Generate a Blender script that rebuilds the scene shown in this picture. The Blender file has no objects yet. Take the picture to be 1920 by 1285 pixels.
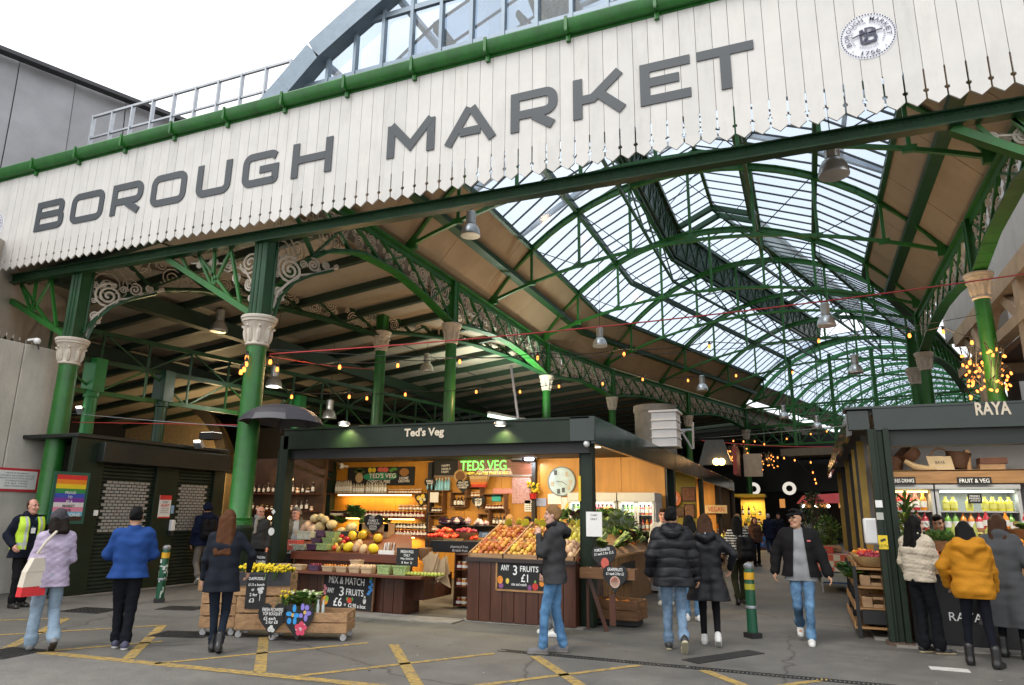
import bpy, bmesh, math, random
import numpy as np
from mathutils import Vector, Matrix
random.seed(7); RU, RC = random.uniform, random.choice
C = bpy.data.collections.new("market"); bpy.context.scene.collection.children.link(C)
SC = bpy.context.scene
PI = math.pi
# ---------------------------------------------------------------- camera
F_, CX_, CY_, CAMH = 1313., 960., 642.5, 1.70
yw, pt, rl = math.radians(22.6), math.radians(13.7), math.radians(0.71)
fw = np.array([-math.sin(yw)*math.cos(pt), math.cos(yw)*math.cos(pt), math.sin(pt)])
r0 = np.array([math.cos(yw), math.sin(yw), 0.]); u0 = np.cross(r0, fw)
rc_ = r0*math.cos(rl)+u0*math.sin(rl); uc_ = u0*math.cos(rl)-r0*math.sin(rl)
cam = bpy.data.cameras.new("camera"); cam.sensor_width = 36; cam.lens = F_/1920*36; cam.clip_end = 600; cam.clip_start = .05
co = bpy.data.objects.new("camera", cam); C.objects.link(co)
co.matrix_world = Matrix(((rc_[0], uc_[0], -fw[0], 0), (rc_[1], uc_[1], -fw[1], 0), (rc_[2], uc_[2], -fw[2], CAMH), (0, 0, 0, 1)))
SC.camera = co
# survey helpers: a point read off the photograph, on a known plane of the market
def _ray(u, v): return fw+rc_*(u-CX_)/F_-uc_*(v-CY_)/F_
def PZ(u, v, z=0.): r = _ray(u, v); t = (z-CAMH)/r[2]; return Vector((r[0]*t, r[1]*t, z))
def PY(u, v, y): r = _ray(u, v); t = y/r[1]; return Vector((r[0]*t, y, CAMH+r[2]*t))
def PX(u, v, x): r = _ray(u, v); t = x/r[0]; return Vector((x, r[1]*t, CAMH+r[2]*t))
# ---------------------------------------------------------------- overcast sky
W = bpy.data.worlds.new("World"); SC.world = W; W.use_nodes = True
wn = W.node_tree.nodes; wl = W.node_tree.links
for n in list(wn): wn.remove(n)
sky = wn.new('ShaderNodeTexSky'); sky.sky_type = 'NISHITA'; sky.sun_disc = False
SUN_EL, SUN_ROT = math.radians(52), math.radians(200)
sky.sun_elevation = SUN_EL; sky.sun_rotation = SUN_ROT; sky.air_density = 1; sky.dust_density = 3
tc = wn.new('ShaderNodeTexCoord'); nz = wn.new('ShaderNodeTexNoise'); nz.inputs['Scale'].default_value = 2.2; nz.inputs['Detail'].default_value = 5
rp = wn.new('ShaderNodeValToRGB'); rp.color_ramp.elements[0].color = (9.2, 9.5, 10.0, 1); rp.color_ramp.elements[1].color = (11.5, 11.5, 11.4, 1)
rp.color_ramp.elements[0].position = .35; rp.color_ramp.elements[1].position = .65
mx = wn.new('ShaderNodeMixRGB'); mx.inputs[0].default_value = .88
bg = wn.new('ShaderNodeBackground'); bg.inputs['Strength'].default_value = .10
ow = wn.new('ShaderNodeOutputWorld')
wl.new(tc.outputs['Generated'], nz.inputs['Vector']); wl.new(nz.outputs['Fac'], rp.inputs['Fac'])
wl.new(sky.outputs['Color'], mx.inputs[1]); wl.new(rp.outputs['Color'], mx.inputs[2])
wl.new(mx.outputs['Color'], bg.inputs['Color']); wl.new(bg.outputs[0], ow.inputs['Surface'])
sd = bpy.data.lights.new("sun", 'SUN'); sd.energy = .75; sd.angle = math.radians(24); sd.color = (1, .97, .92)
so = bpy.data.objects.new("sun", sd); C.objects.link(so)
so.rotation_euler = (math.radians(90)-SUN_EL, 0, math.radians(-20)); so.location = (0, -20, 40)
SC.view_settings.view_transform = 'Standard'; SC.view_settings.look = 'None'; SC.view_settings.exposure = .85; SC.view_settings.gamma = 1
SC.view_settings.use_curve_mapping = False
SC.render.engine = 'CYCLES'
cy = SC.cycles; cy.max_bounces = 9; cy.diffuse_bounces = 4; cy.glossy_bounces = 3; cy.transparent_max_bounces = 24; cy.transmission_bounces = 4
cy.caustics_reflective = False; cy.caustics_refractive = False; cy.sample_clamp_indirect = 6
try: cy.use_denoising = True; cy.denoiser = 'OPENIMAGEDENOISE'
except Exception: pass

# ---------------------------------------------------------------- mesh helpers
def V(*a): return Vector(a)
def _n(a):
    a = Vector(a); return a.normalized() if a.length > 1e-9 else Vector((0, 0, 1))
def frame(d, up=(0, 0, 1)):
    d = _n(d); up = Vector(up)
    if abs(d.dot(up)) > .98: up = Vector((0, 1, 0)) if abs(d.y) < .9 else Vector((1, 0, 0))
    x = _n(up.cross(d)); return x, d.cross(x), d
class MB:
    def __init__(s): s.v = []; s.f = []; s.m = []
    def add(s, v, f, m=0):
        o = len(s.v); s.v += [tuple(p) for p in v]; s.f += [tuple(i+o for i in q) for q in f]; s.m += [m]*len(f)
        return s
    def hexa(s, p, m=0): return s.add(p, [(0, 3, 2, 1), (4, 5, 6, 7), (0, 1, 5, 4), (1, 2, 6, 5), (2, 3, 7, 6), (3, 0, 4, 7)], m)
    def box(s, x0, x1, y0, y1, z0, z1, m=0):
        if x0 > x1: x0, x1 = x1, x0
        if y0 > y1: y0, y1 = y1, y0
        if z0 > z1: z0, z1 = z1, z0
        return s.hexa([(x0, y0, z0), (x1, y0, z0), (x1, y1, z0), (x0, y1, z0), (x0, y0, z1), (x1, y0, z1), (x1, y1, z1), (x0, y1, z1)], m)
    def obox(s, c, ax, hs, m=0):
        c = Vector(c); a, b, d = [Vector(q)*h for q, h in zip(ax, hs)]
        return s.hexa([c-a-b-d, c+a-b-d, c+a+b-d, c-a+b-d, c-a-b+d, c+a-b+d, c+a+b+d, c-a+b+d], m)
    def bar(s, a, b, w, h=None, up=(0, 0, 1), m=0):
        a, b = Vector(a), Vector(b); h = h or w
        if (b-a).length < 1e-6: return s
        x, y, d = frame(b-a, up)
        return s.obox((a+b)/2, (x, y, d), (w/2, h/2, (b-a).length/2), m)
    def tube(s, pts, r, n=8, m=0, closed=False, cap=True):
        pts = [Vector(p) for p in pts]; N = len(pts); rs = r if isinstance(r, (list, tuple)) else [r]*N
        x = None; V_ = []; Fc = []
        for i in range(N):
            if closed: d = _n(pts[(i+1) % N]-pts[i-1])
            else: d = _n(pts[min(i+1, N-1)]-pts[max(i-1, 0)])
            if x is None: x = frame(d)[0]
            x = _n(x-d*x.dot(d)); y = d.cross(x)
            for k in range(n):
                t = 2*PI*k/n; V_.append(pts[i]+x*math.cos(t)*rs[i]+y*math.sin(t)*rs[i])
        for i in range(N if closed else N-1):
            j = (i+1) % N
            for k in range(n): Fc.append((i*n+k, i*n+(k+1) % n, j*n+(k+1) % n, j*n+k))
        if cap and not closed: Fc.append(tuple(range(n-1, -1, -1))); Fc.append(tuple((N-1)*n+k for k in range(n)))
        return s.add(V_, Fc, m)
    def lathe(s, pr, n=20, c=(0, 0, 0), m=0, ax=None, flute=None, cap=True):
        c = Vector(c); X, Y, Z = ax or (V(1, 0, 0), V(0, 1, 0), V(0, 0, 1)); V_ = []; Fc = []
        for r, z in pr:
            for k in range(n):
                t = 2*PI*k/n; rr = r*(flute(t, z) if flute else 1)
                V_.append(c+X*(math.cos(t)*rr)+Y*(math.sin(t)*rr)+Z*z)
        for i in range(len(pr)-1):
            for k in range(n): Fc.append((i*n+k, i*n+(k+1) % n, (i+1)*n+(k+1) % n, (i+1)*n+k))
        if cap and pr[0][0] > 1e-4: Fc.append(tuple(range(n-1, -1, -1)))
        if cap and pr[-1][0] > 1e-4: Fc.append(tuple((len(pr)-1)*n+k for k in range(n)))
        return s.add(V_, Fc, m)
    def ball(s, c, r, nu=12, nv=8, m=0, ax=None, f=None):
        r = (r, r, r) if not isinstance(r, (tuple, list)) else r; c = Vector(c); X, Y, Z = ax or (V(1, 0, 0), V(0, 1, 0), V(0, 0, 1)); V_ = []; Fc = []
        for i in range(nv+1):
            ph = PI*i/nv
            for k in range(nu):
                t = 2*PI*k/nu; q = f(t, ph) if f else 1
                V_.append(c+X*(math.sin(ph)*math.cos(t)*r[0]*q)+Y*(math.sin(ph)*math.sin(t)*r[1]*q)-Z*(math.cos(ph)*r[2]*q))
        for i in range(nv):
            for k in range(nu): Fc.append((i*nu+k, i*nu+(k+1) % nu, (i+1)*nu+(k+1) % nu, (i+1)*nu+k))
        return s.add(V_, Fc, m)
    def prism(s, poly, o, ux, uy, dep, m=0):
        """polygon in plane (o,ux,uy) pushed by vector dep"""
        o, ux, uy, dep = Vector(o), Vector(ux), Vector(uy), Vector(dep); n = len(poly)
        a = [o+ux*p[0]+uy*p[1] for p in poly]; b = [p+dep for p in a]
        flip = ux.cross(uy).dot(dep) > 0
        f1 = tuple(range(n)); f2 = tuple(range(n, 2*n))
        fs = [f1[::-1] if flip else f1, f2 if flip else f2[::-1]]
        for i in range(n):
            j = (i+1) % n; fs.append((i, j, n+j, n+i) if flip else (j, i, n+i, n+j))
        return s.add(a+b, fs, m)
    def quad(s, a, b, c, d, m=0): return s.add([a, b, c, d], [(0, 1, 2, 3)], m)
    def build(s, name, mats, parent=None, smooth=True, bevel=0, ang=.7):
        me = bpy.data.meshes.new(name); me.from_pydata(s.v, [], s.f)
        if not isinstance(mats, (list, tuple)): mats = [mats]
        for q in mats: me.materials.append(q)
        if len(mats) > 1: me.polygons.foreach_set('material_index', s.m)
        if smooth and s.f:
            me.polygons.foreach_set('use_smooth', [True]*len(me.polygons)); me.set_sharp_from_angle(angle=ang)
        me.update(); me.validate()
        o = bpy.data.objects.new(name, me); C.objects.link(o)
        if parent is not None: attach(o, parent)
        if bevel:
            b = o.modifiers.new('edge', 'BEVEL'); b.width = bevel; b.segments = 2; b.limit_method = 'ANGLE'; b.angle_limit = .6
        return o
def attach(o, parent):
    o.parent = parent; o.matrix_parent_inverse = parent.matrix_basis.inverted()
def tag(o, label, cat, group=None, kind=None):
    if label: o['label'] = label
    if cat: o['category'] = cat
    if group: o['group'] = group
    if kind: o['kind'] = kind
    return o
def thing(name, label, cat, loc=(0, 0, 0), rotz=0, group=None):
    o = bpy.data.objects.new(name, None); C.objects.link(o); o.empty_display_size = .1
    o.location = loc; o.rotation_euler = (0, 0, rotz)
    return tag(o, label, cat, group)
def structure(o): o['kind'] = 'structure'; return o
def kids(o): return [c for c in C.objects if c.parent == o]
def dup(root, loc, rotz=0, label=None, group=None, scale=None):
    kd = KID.get(root.name)
    if kd is None: kd = KID[root.name] = [(c, kids(c)) for c in kids(root)]
    r = root.copy(); C.objects.link(r); r.location = loc; r.rotation_euler = (0, 0, rotz)
    if scale: r.scale = (scale,)*3 if not isinstance(scale, (tuple, list)) else scale
    if label: r['label'] = label
    if group: r['group'] = group
    for c, gs in kd:
        d = c.copy(); C.objects.link(d); d.parent = r
        for g in gs:
            e = g.copy(); C.objects.link(e); e.parent = d
    return r
KID = {}
_tc = {}
def text_geo(s, bold=0):
    k = (s, bold)
    if k in _tc: return _tc[k]
    cu = bpy.data.curves.new('t', 'FONT'); cu.body = s; cu.size = 1; cu.offset = bold; cu.resolution_u = 3
    ob = bpy.data.objects.new('t', cu); SC.collection.objects.link(ob)
    dg = bpy.context.evaluated_depsgraph_get(); me = bpy.data.meshes.new_from_object(ob.evaluated_get(dg))
    vs = [(v.co.x, v.co.y) for v in me.vertices]; fs = [tuple(p.vertices) for p in me.polygons]
    bpy.data.objects.remove(ob); bpy.data.curves.remove(cu); bpy.data.meshes.remove(me)
    if not vs: vs = [(0, 0), (1, 0), (1, 1)]; fs = []
    x0 = min(p[0] for p in vs); x1 = max(p[0] for p in vs); y0 = min(p[1] for p in vs); y1 = max(p[1] for p in vs)
    _tc[k] = ([((a-x0)/(x1-x0), (b-y0)/(y1-y0)) for a, b in vs], fs, (x1-x0)/(y1-y0)); return _tc[k]
def text(mb, s, o, ux, uy, h, w=None, m=0, center=False, bold=0, off=.004, slant=0):
    """lettering standing proud of the plane (o,ux,uy); h height, w width"""
    vs, fs, asp = text_geo(s, bold); w = w or h*asp
    o, ux, uy = Vector(o), _n(ux), _n(uy); nrm = _n(ux.cross(uy))
    if center: o = o-ux*(w/2)-uy*(h/2)
    V_ = [o+ux*(a*w+slant*b*h)+uy*(b*h)+nrm*off for a, b in vs]
    return mb.add(V_, fs, m)

# ---------------------------------------------------------------- materials
MT = {}
def _nt(n):
    m = bpy.data.materials.new(n); m.use_nodes = True; t = m.node_tree
    for q in list(t.nodes): t.nodes.remove(q)
    o = t.nodes.new('ShaderNodeOutputMaterial'); return m, t, t.nodes, t.links, o
def mat(n, col, rough=.55, metal=0, var=.18, vs=5, bump=0, bs=60, rnd=0, stretch=(1, 1, 1), hue=0, spec=.5, coat=0, col2=None, trans=0, dirt=0, dirtc=None):
    if n in MT: return MT[n]
    m, t, N, L, o = _nt(n); p = N.new('ShaderNodeBsdfPrincipled'); L.new(p.outputs[0], o.inputs[0])
    p.inputs['Roughness'].default_value = rough; p.inputs['Metallic'].default_value = metal; p.inputs['Specular IOR Level'].default_value = spec
    p.inputs['Coat Weight'].default_value = coat; p.inputs['Coat Roughness'].default_value = .15
    if trans: p.inputs['Transmission Weight'].default_value = trans
    tc = N.new('ShaderNodeTexCoord'); mp = N.new('ShaderNodeMapping'); mp.inputs['Scale'].default_value = stretch
    L.new(tc.outputs['Object'], mp.inputs['Vector'])
    nz = N.new('ShaderNodeTexNoise'); nz.inputs['Scale'].default_value = vs; nz.inputs['Detail'].default_value = 6; nz.inputs['Roughness'].default_value = .65
    L.new(mp.outputs[0], nz.inputs['Vector'])
    mr = N.new('ShaderNodeMapRange'); mr.inputs[1].default_value = .3; mr.inputs[2].default_value = .7
    L.new(nz.outputs['Fac'], mr.inputs[0])
    mix = N.new('ShaderNodeMixRGB'); L.new(mr.outputs[0], mix.inputs[0])
    c1 = tuple(c*(1-var) for c in col); c2 = tuple(min(1, c*(1+var)) for c in (col2 or col))
    mix.inputs[1].default_value = (*c1, 1); mix.inputs[2].default_value = (*c2, 1)
    out = mix.outputs[0]
    if dirt:
        n2 = N.new('ShaderNodeTexNoise'); n2.inputs['Scale'].default_value = 1.3; n2.inputs['Detail'].default_value = 8; n2.inputs['Roughness'].default_value = .75
        mp2 = N.new('ShaderNodeMapping'); mp2.inputs['Scale'].default_value = (2.5, 2.5, .5) if not dirtc else (9, 9, 9); L.new(tc.outputs['Object'], mp2.inputs[0]); L.new(mp2.outputs[0], n2.inputs['Vector'])
        m2 = N.new('ShaderNodeMapRange'); m2.inputs[1].default_value = .5 if not dirtc else .44; m2.inputs[2].default_value = .75 if not dirtc else .62; m2.inputs[4].default_value = dirt; L.new(n2.outputs['Fac'], m2.inputs[0])
        mm = N.new('ShaderNodeMixRGB'); L.new(m2.outputs[0], mm.inputs[0]); L.new(out, mm.inputs[1]); mm.inputs[2].default_value = (*(dirtc or (col[0]*.35+.01, col[1]*.33+.008, col[2]*.3+.005)), 1); out = mm.outputs[0]
    if rnd or hue:
        oi = N.new('ShaderNodeObjectInfo'); hs = N.new('ShaderNodeHueSaturation'); L.new(out, hs.inputs['Color'])
        a = N.new('ShaderNodeMapRange'); a.inputs[3].default_value = 1-rnd; a.inputs[4].default_value = 1+rnd; L.new(oi.outputs['Random'], a.inputs[0]); L.new(a.outputs[0], hs.inputs['Value'])
        b = N.new('ShaderNodeMath'); b.operation = 'MULTIPLY_ADD'; L.new(oi.outputs['Random'], b.inputs[0]); b.inputs[1].default_value = hue*2; b.inputs[2].default_value = .5-hue; L.new(b.outputs[0], hs.inputs['Hue'])
        out = hs.outputs[0]
    L.new(out, p.inputs['Base Color'])
    r2 = N.new('ShaderNodeMapRange'); r2.inputs[3].default_value = max(0, rough-.1); r2.inputs[4].default_value = min(1, rough+.12); L.new(nz.outputs['Fac'], r2.inputs[0]); L.new(r2.outputs[0], p.inputs['Roughness'])
    if bump:
        bz = N.new('ShaderNodeTexNoise'); bz.inputs['Scale'].default_value = bs; bz.inputs['Detail'].default_value = 5; L.new(mp.outputs[0], bz.inputs['Vector'])
        bp = N.new('ShaderNodeBump'); bp.inputs['Strength'].default_value = bump; bp.inputs['Distance'].default_value = .02; L.new(bz.outputs['Fac'], bp.inputs['Height']); L.new(bp.outputs[0], p.inputs['Normal'])
    MT[n] = m; return m
def emit(n, col, st):
    if n in MT: return MT[n]
    m, t, N, L, o = _nt(n); e = N.new('ShaderNodeEmission'); e.inputs[0].default_value = (*col, 1); e.inputs[1].default_value = st; L.new(e.outputs[0], o.inputs[0]); MT[n] = m; return m
def glass(n, tint, refl=.08, rough=.05, dif=0, dcol=(.8, .85, .9)):
    if n in MT: return MT[n]
    m, t, N, L, o = _nt(n); a = N.new('ShaderNodeBsdfTransparent'); a.inputs[0].default_value = (*tint, 1)
    g = N.new('ShaderNodeBsdfGlossy'); g.inputs['Roughness'].default_value = rough; x = N.new('ShaderNodeMixShader'); x.inputs[0].default_value = refl
    L.new(a.outputs[0], x.inputs[1]); L.new(g.outputs[0], x.inputs[2]); out = x
    if dif:
        d = N.new('ShaderNodeBsdfTranslucent'); d.inputs[0].default_value = (*dcol, 1); y = N.new('ShaderNodeMixShader')
        nz = N.new('ShaderNodeTexNoise'); nz.inputs['Scale'].default_value = .9; nz.inputs['Detail'].default_value = 6; tc = N.new('ShaderNodeTexCoord'); L.new(tc.outputs['Object'], nz.inputs['Vector'])
        mr = N.new('ShaderNodeMapRange'); mr.inputs[1].default_value = .35; mr.inputs[2].default_value = .65; mr.inputs[3].default_value = dif*.6; mr.inputs[4].default_value = dif*1.4; L.new(nz.outputs['Fac'], mr.inputs[0]); L.new(mr.outputs[0], y.inputs[0])
        L.new(x.outputs[0], y.inputs[1]); L.new(d.outputs[0], y.inputs[2]); out = y
    L.new(out.outputs[0], o.inputs[0]); MT[n] = m; return m
def wood(n, col, rough=.5, axis='X', var=.35, sc=1.0, rnd=0, plank=0, coat=0):
    """grain running along axis; plank>0 adds board joints every so many metres across z/x"""
    if n in MT: return MT[n]
    m, t, N, L, o = _nt(n); p = N.new('ShaderNodeBsdfPrincipled'); L.new(p.outputs[0], o.inputs[0]); p.inputs['Roughness'].default_value = rough; p.inputs['Coat Weight'].default_value = coat
    tc = N.new('ShaderNodeTexCoord'); mp = N.new('ShaderNodeMapping'); L.new(tc.outputs['Object'], mp.inputs[0])
    s = {'X': (1.2, 14, 14), 'Y': (14, 1.2, 14), 'Z': (14, 14, 1.2)}[axis]; mp.inputs['Scale'].default_value = tuple(q*sc for q in s)
    nz = N.new('ShaderNodeTexNoise'); nz.inputs['Scale'].default_value = 1.6; nz.inputs['Detail'].default_value = 7; nz.inputs['Distortion'].default_value = .8; L.new(mp.outputs[0], nz.inputs['Vector'])
    rp = N.new('ShaderNodeValToRGB'); rp.color_ramp.elements[0].position = .3; rp.color_ramp.elements[1].position = .72
    rp.color_ramp.elements[0].color = (*[c*(1-var) for c in col], 1); rp.color_ramp.elements[1].color = (*[min(1, c*(1+var*.6)) for c in col], 1); L.new(nz.outputs['Fac'], rp.inputs[0]); out = rp.outputs[0]
    lo = N.new('ShaderNodeTexNoise'); lo.inputs['Scale'].default_value = 1.1; L.new(tc.outputs['Object'], lo.inputs['Vector'])
    ml = N.new('ShaderNodeMixRGB'); ml.blend_type = 'MULTIPLY'; ml.inputs[0].default_value = .5; L.new(out, ml.inputs[1]); lr = N.new('ShaderNodeValToRGB'); lr.color_ramp.elements[0].position = .35; lr.color_ramp.elements[0].color = (.55, .5, .45, 1); lr.color_ramp.elements[1].position = .65; L.new(lo.outputs['Fac'], lr.inputs[0]); L.new(lr.outputs[0], ml.inputs[2]); out = ml.outputs[0]
    if rnd:
        oi = N.new('ShaderNodeObjectInfo'); hs = N.new('ShaderNodeHueSaturation'); L.new(out, hs.inputs['Color']); a = N.new('ShaderNodeMapRange'); a.inputs[3].default_value = 1-rnd; a.inputs[4].default_value = 1+rnd; L.new(oi.outputs['Random'], a.inputs[0]); L.new(a.outputs[0], hs.inputs['Value']); out = hs.outputs[0]
    L.new(out, p.inputs['Base Color'])
    bp = N.new('ShaderNodeBump'); bp.inputs['Strength'].default_value = .15; bp.inputs['Distance'].default_value = .01; L.new(nz.outputs['Fac'], bp.inputs['Height']); L.new(bp.outputs[0], p.inputs['Normal'])
    MT[n] = m; return m
def lamp(name, kind, loc, energy, col=(1, .75, .45), size=.1, rot=None, parent=None, sy=None, spot=1.2):
    l = bpy.data.lights.new(name, kind); l.energy = energy; l.color = col
    if kind == 'AREA': l.size = size; l.shape = 'RECTANGLE' if sy else 'SQUARE'; l.size_y = sy or size
    elif kind == 'SPOT': l.spot_size = spot; l.spot_blend = .8; l.shadow_soft_size = size
    else: l.shadow_soft_size = size
    o = bpy.data.objects.new(name, l); C.objects.link(o); o.location = loc
    if rot: o.rotation_euler = rot
    if parent: attach(o, parent)
    return o
GREEN = mat('green_paint', (.016, .125, .017), .4, var=.25, vs=3, bump=.08, bs=25, dirt=.75)
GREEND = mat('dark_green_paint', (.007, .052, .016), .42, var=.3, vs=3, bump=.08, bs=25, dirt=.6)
STALLG = mat('bottle_green_paint', (.010, .0195, .0105), .42, var=.3, vs=2.5, bump=.05, bs=12, dirt=.35, spec=.3)
CREAM = mat('cream_paint', (.585, .568, .540), .5, var=.06, vs=2, bump=.05, bs=30, dirt=.22)
STONE = mat('cream_iron', (.56, .50, .42), .6, var=.14, vs=9, bump=.12, bs=40, dirt=.3)
SOFFIT = mat('beige_soffit', (.31, .235, .16), .5, var=.14, vs=.9, bump=.03, bs=20, dirt=.25)
BLACK = mat('black_matt', (.012, .012, .013), .6, var=.2)
DARKM = mat('dark_metal', (.03, .032, .035), .4, .4)
STEEL = mat('galvanised', (.38, .40, .43), .42, .7, var=.15)
WHITE = mat('white_paint', (.78, .78, .77), .5, var=.05)
CHALK = mat('chalk', (.82, .82, .80), .9, var=.08)
BOARD = mat('blackboard', (.014, .014, .015), .75, var=.35, vs=7)
PAPER = mat('paper', (.75, .74, .71), .8, var=.05)
# ================================================================ ground
def asphalt(nm='asphalt', kf=1.0):
    if nm in MT: return MT[nm]
    m, t, N, L, o = _nt(nm); MT[nm] = m; p = N.new('ShaderNodeBsdfPrincipled'); L.new(p.outputs[0], o.inputs[0])
    tc = N.new('ShaderNodeTexCoord')
    def nz(sc, det=6, ro=.6):
        q = N.new('ShaderNodeTexNoise'); q.inputs['Scale'].default_value = sc; q.inputs['Detail'].default_value = det; q.inputs['Roughness'].default_value = ro; L.new(tc.outputs['Object'], q.inputs['Vector']); return q.outputs['Fac']
    def ramp(f, a, ca, b, cb):
        r = N.new('ShaderNodeValToRGB'); r.color_ramp.elements[0].position = a; r.color_ramp.elements[1].position = b
        r.color_ramp.elements[0].color = (*ca, 1); r.color_ramp.elements[1].color = (*cb, 1); L.new(f, r.inputs[0]); return r.outputs[0]
    def mul(a, b, f=1, bt='MULTIPLY'):
        q = N.new('ShaderNodeMixRGB'); q.blend_type = bt; q.inputs[0].default_value = f; L.new(a, q.inputs[1]); L.new(b, q.inputs[2]); return q.outputs[0]
    base = ramp(nz(.35, 5), .35, tuple(q*kf for q in (.110, .106, .098)), .68, tuple(q*kf for q in (.162, .155, .142)))
    c = mul(base, ramp(nz(2.2, 8, .75), .3, (.72, .72, .73), .66, (1.12, 1.1, 1.08)))
    c = mul(c, ramp(nz(110, 3), .3, (.55, .55, .55), .7, (1.35, 1.35, 1.33)))
    vo = N.new('ShaderNodeTexVoronoi'); vo.inputs['Scale'].default_value = 1.7; L.new(tc.outputs['Object'], vo.inputs['Vector'])
    g = ramp(vo.outputs['Distance'], .022, (1, 1, 1), .034, (0, 0, 0))
    mg = N.new('ShaderNodeMixRGB'); L.new(g, mg.inputs[0]); L.new(c, mg.inputs[1]); mg.inputs[2].default_value = (.20, .195, .19, 1); c = mg.outputs[0]
    v2 = N.new('ShaderNodeTexVoronoi'); v2.feature = 'DISTANCE_TO_EDGE'; v2.inputs['Scale'].default_value = .22
    dn = N.new('ShaderNodeTexNoise'); dn.inputs['Scale'].default_value = 1.4; dn.inputs['Detail'].default_value = 5; L.new(tc.outputs['Object'], dn.inputs['Vector'])
    va = N.new('ShaderNodeMixRGB'); va.blend_type = 'ADD'; va.inputs[0].default_value = .6; L.new(tc.outputs['Object'], va.inputs[1]); L.new(dn.outputs['Color'], va.inputs[2]); L.new(va.outputs[0], v2.inputs['Vector'])
    c = mul(c, ramp(v2.outputs['Distance'], .0015, (.45, .45, .45), .005, (1, 1, 1)))
    L.new(c, p.inputs['Base Color'])
    rr = N.new('ShaderNodeMapRange'); rr.inputs[3].default_value = .5; rr.inputs[4].default_value = .85; L.new(nz(1.1, 5), rr.inputs[0]); L.new(rr.outputs[0], p.inputs['Roughness'])
    bp = N.new('ShaderNodeBump'); bp.inputs['Strength'].default_value = .35; bp.inputs['Distance'].default_value = .006; L.new(nz(90, 4), bp.inputs['Height']); L.new(bp.outputs[0], p.inputs['Normal'])
    return m
ASPH = asphalt()
structure(MB().quad((-150, -60, 0), (150, -60, 0), (150, 240, 0), (-150, 240, 0)).build('ground', ASPH))
CONC = mat('worn_concrete', (.24, .225, .20), .8, var=.25, vs=4, bump=.1, bs=60, dirt=.3)
b = MB()
for x0, x1, y0, y1 in [(-9.0, -5.3, 10.42, 10.9), (-5.35, -3.3, 10.86, 11.05), (.72, .95, 11.9, 15.1), (.95, 4.5, 11.38, 11.75), (-13.53, -13.42, 9.8, 13.6)]:
    b.box(x0, x1, y0, y1, .001, .022)
structure(b.build('stone_threshold', CONC))
YEL = mat('road_yellow', (.50, .32, .045), .75, var=.3, vs=14, bump=.1, bs=80, col2=(.36, .24, .07), dirt=.9, dirtc=(.12, .11, .095))
b = MB()
def line(p, q, w):
    p, q = Vector((p[0], p[1], .004)), Vector((q[0], q[1], .004)); d = (q-p).normalized(); e = Vector((-d.y, d.x, 0))*w/2
    b.quad(p-e, q-e, q+e, p+e)
def pz(u, v): return PZ(u, v)
for (a, c, w) in [((60, 1222), (700, 1286), .15), ((700, 1286), (1250, 1342), .15), ((-40, 1165), (125, 1160), .09), ((125, 1160), (10, 1218), .13), ((-30, 1193), (305, 1173), .09),
                  ((305, 1173), (240, 1236), .13), ((60, 1224), (305, 1203), .09), ((290, 1245), (690, 1206), .09), ((495, 1195), (487, 1261), .13),
                  ((738, 1209), (785, 1290), .13), ((560, 1268), (926, 1226), .09), ((1003, 1231), (1095, 1290), .13), ((880, 1288), (1200, 1248), .09), ((1318, 1257), (1410, 1292), .13), ((1440, 1290), (1552, 1274), .09)]:
    line(pz(*a), pz(*c), w)
structure(b.build('yellow_road_marking', YEL, smooth=False))
q_ = MB(); q_.quad((-40, -20, .002), (30, -20, .002), (30, 6.32, .002), (-40, 6.32, .002)); structure(q_.build('road', asphalt('road_asphalt', 1.28)))
for k, (x0, x1, y0, y1) in enumerate(((-7.6, -5.9, 7.0, 7.9), (-2.2, .4, 6.9, 8.0), (-11.6, -9.4, 9.0, 9.7), (-.4, .5, 12.5, 17))): structure(MB().quad((x0, y0, .0015), (x1, y0+.05, .0015), (x1-.03, y1, .0015), (x0+.02, y1-.04, .0015)).build('asphalt_patch', asphalt('patch_asphalt', .84 if k % 2 else 1.14)))
lt = MB()
for i in range(260):
    x, y = RU(-13, 3.5), RU(6.5, 16); a = RU(0, 6); r = RU(.006, .022); e = V(math.cos(a), math.sin(a), 0)*r; f = V(-math.sin(a), math.cos(a), 0)*r*RU(.3, 1); c = V(x, y, .006); k = RC((0, 0, 1, 2)); lt.add([c-e, c+f, c+e+V(0, 0, .006), c-f], [(0, 1, 2, 3)], k)
tag(lt.build('litter', [mat('litter_pale', (.35, .33, .3), .9), mat('litter_leaf', (.22, .12, .03), .9), mat('litter_dark', (.03, .03, .03), .9)], smooth=False), 'scraps of paper and dead leaf strewn on the tarmac', 'litter', None, 'stuff')
b = MB()
for i in range(150):
    x = -3.7+i*.045; b.box(x, x+.022, 8.79+.002*(i % 3), 8.88, .001, .006)
b.box(-3.8, 3.2, 8.76, 8.785, .0005, .005); b.box(-3.8, 3.2, 8.885, 8.905, .0005, .005)
structure(b.build('drain_channel', mat('drain_iron', (.02, .02, .021), .5, .5)))
MAN = mat('manhole_iron', (.045, .043, .042), .55, .6, var=.35, vs=20, bump=.5, bs=90)
def manhole(x, y, w, d, rot, lab):
    t = thing('manhole_cover', lab, 'manhole cover', (x, y, 0), 0, 'iron covers in the road')
    a = V(math.cos(rot), math.sin(rot), 0); e = V(-math.sin(rot), math.cos(rot), 0); q = MB(); q.obox((x, y, .003), (a, e, V(0, 0, 1)), (w/2, d/2, .004))
    q.build('frame', MAN, t); k = MB()
    for i in range(8):
        for j in range(6): k.obox(V(x, y, .009)+a*((i-3.5)*w/9)+e*((j-2.5)*d/7), (a, e, V(0, 0, 1)), (w/26, d/22, .003))
    k.build('lid', MAN, t)
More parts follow.
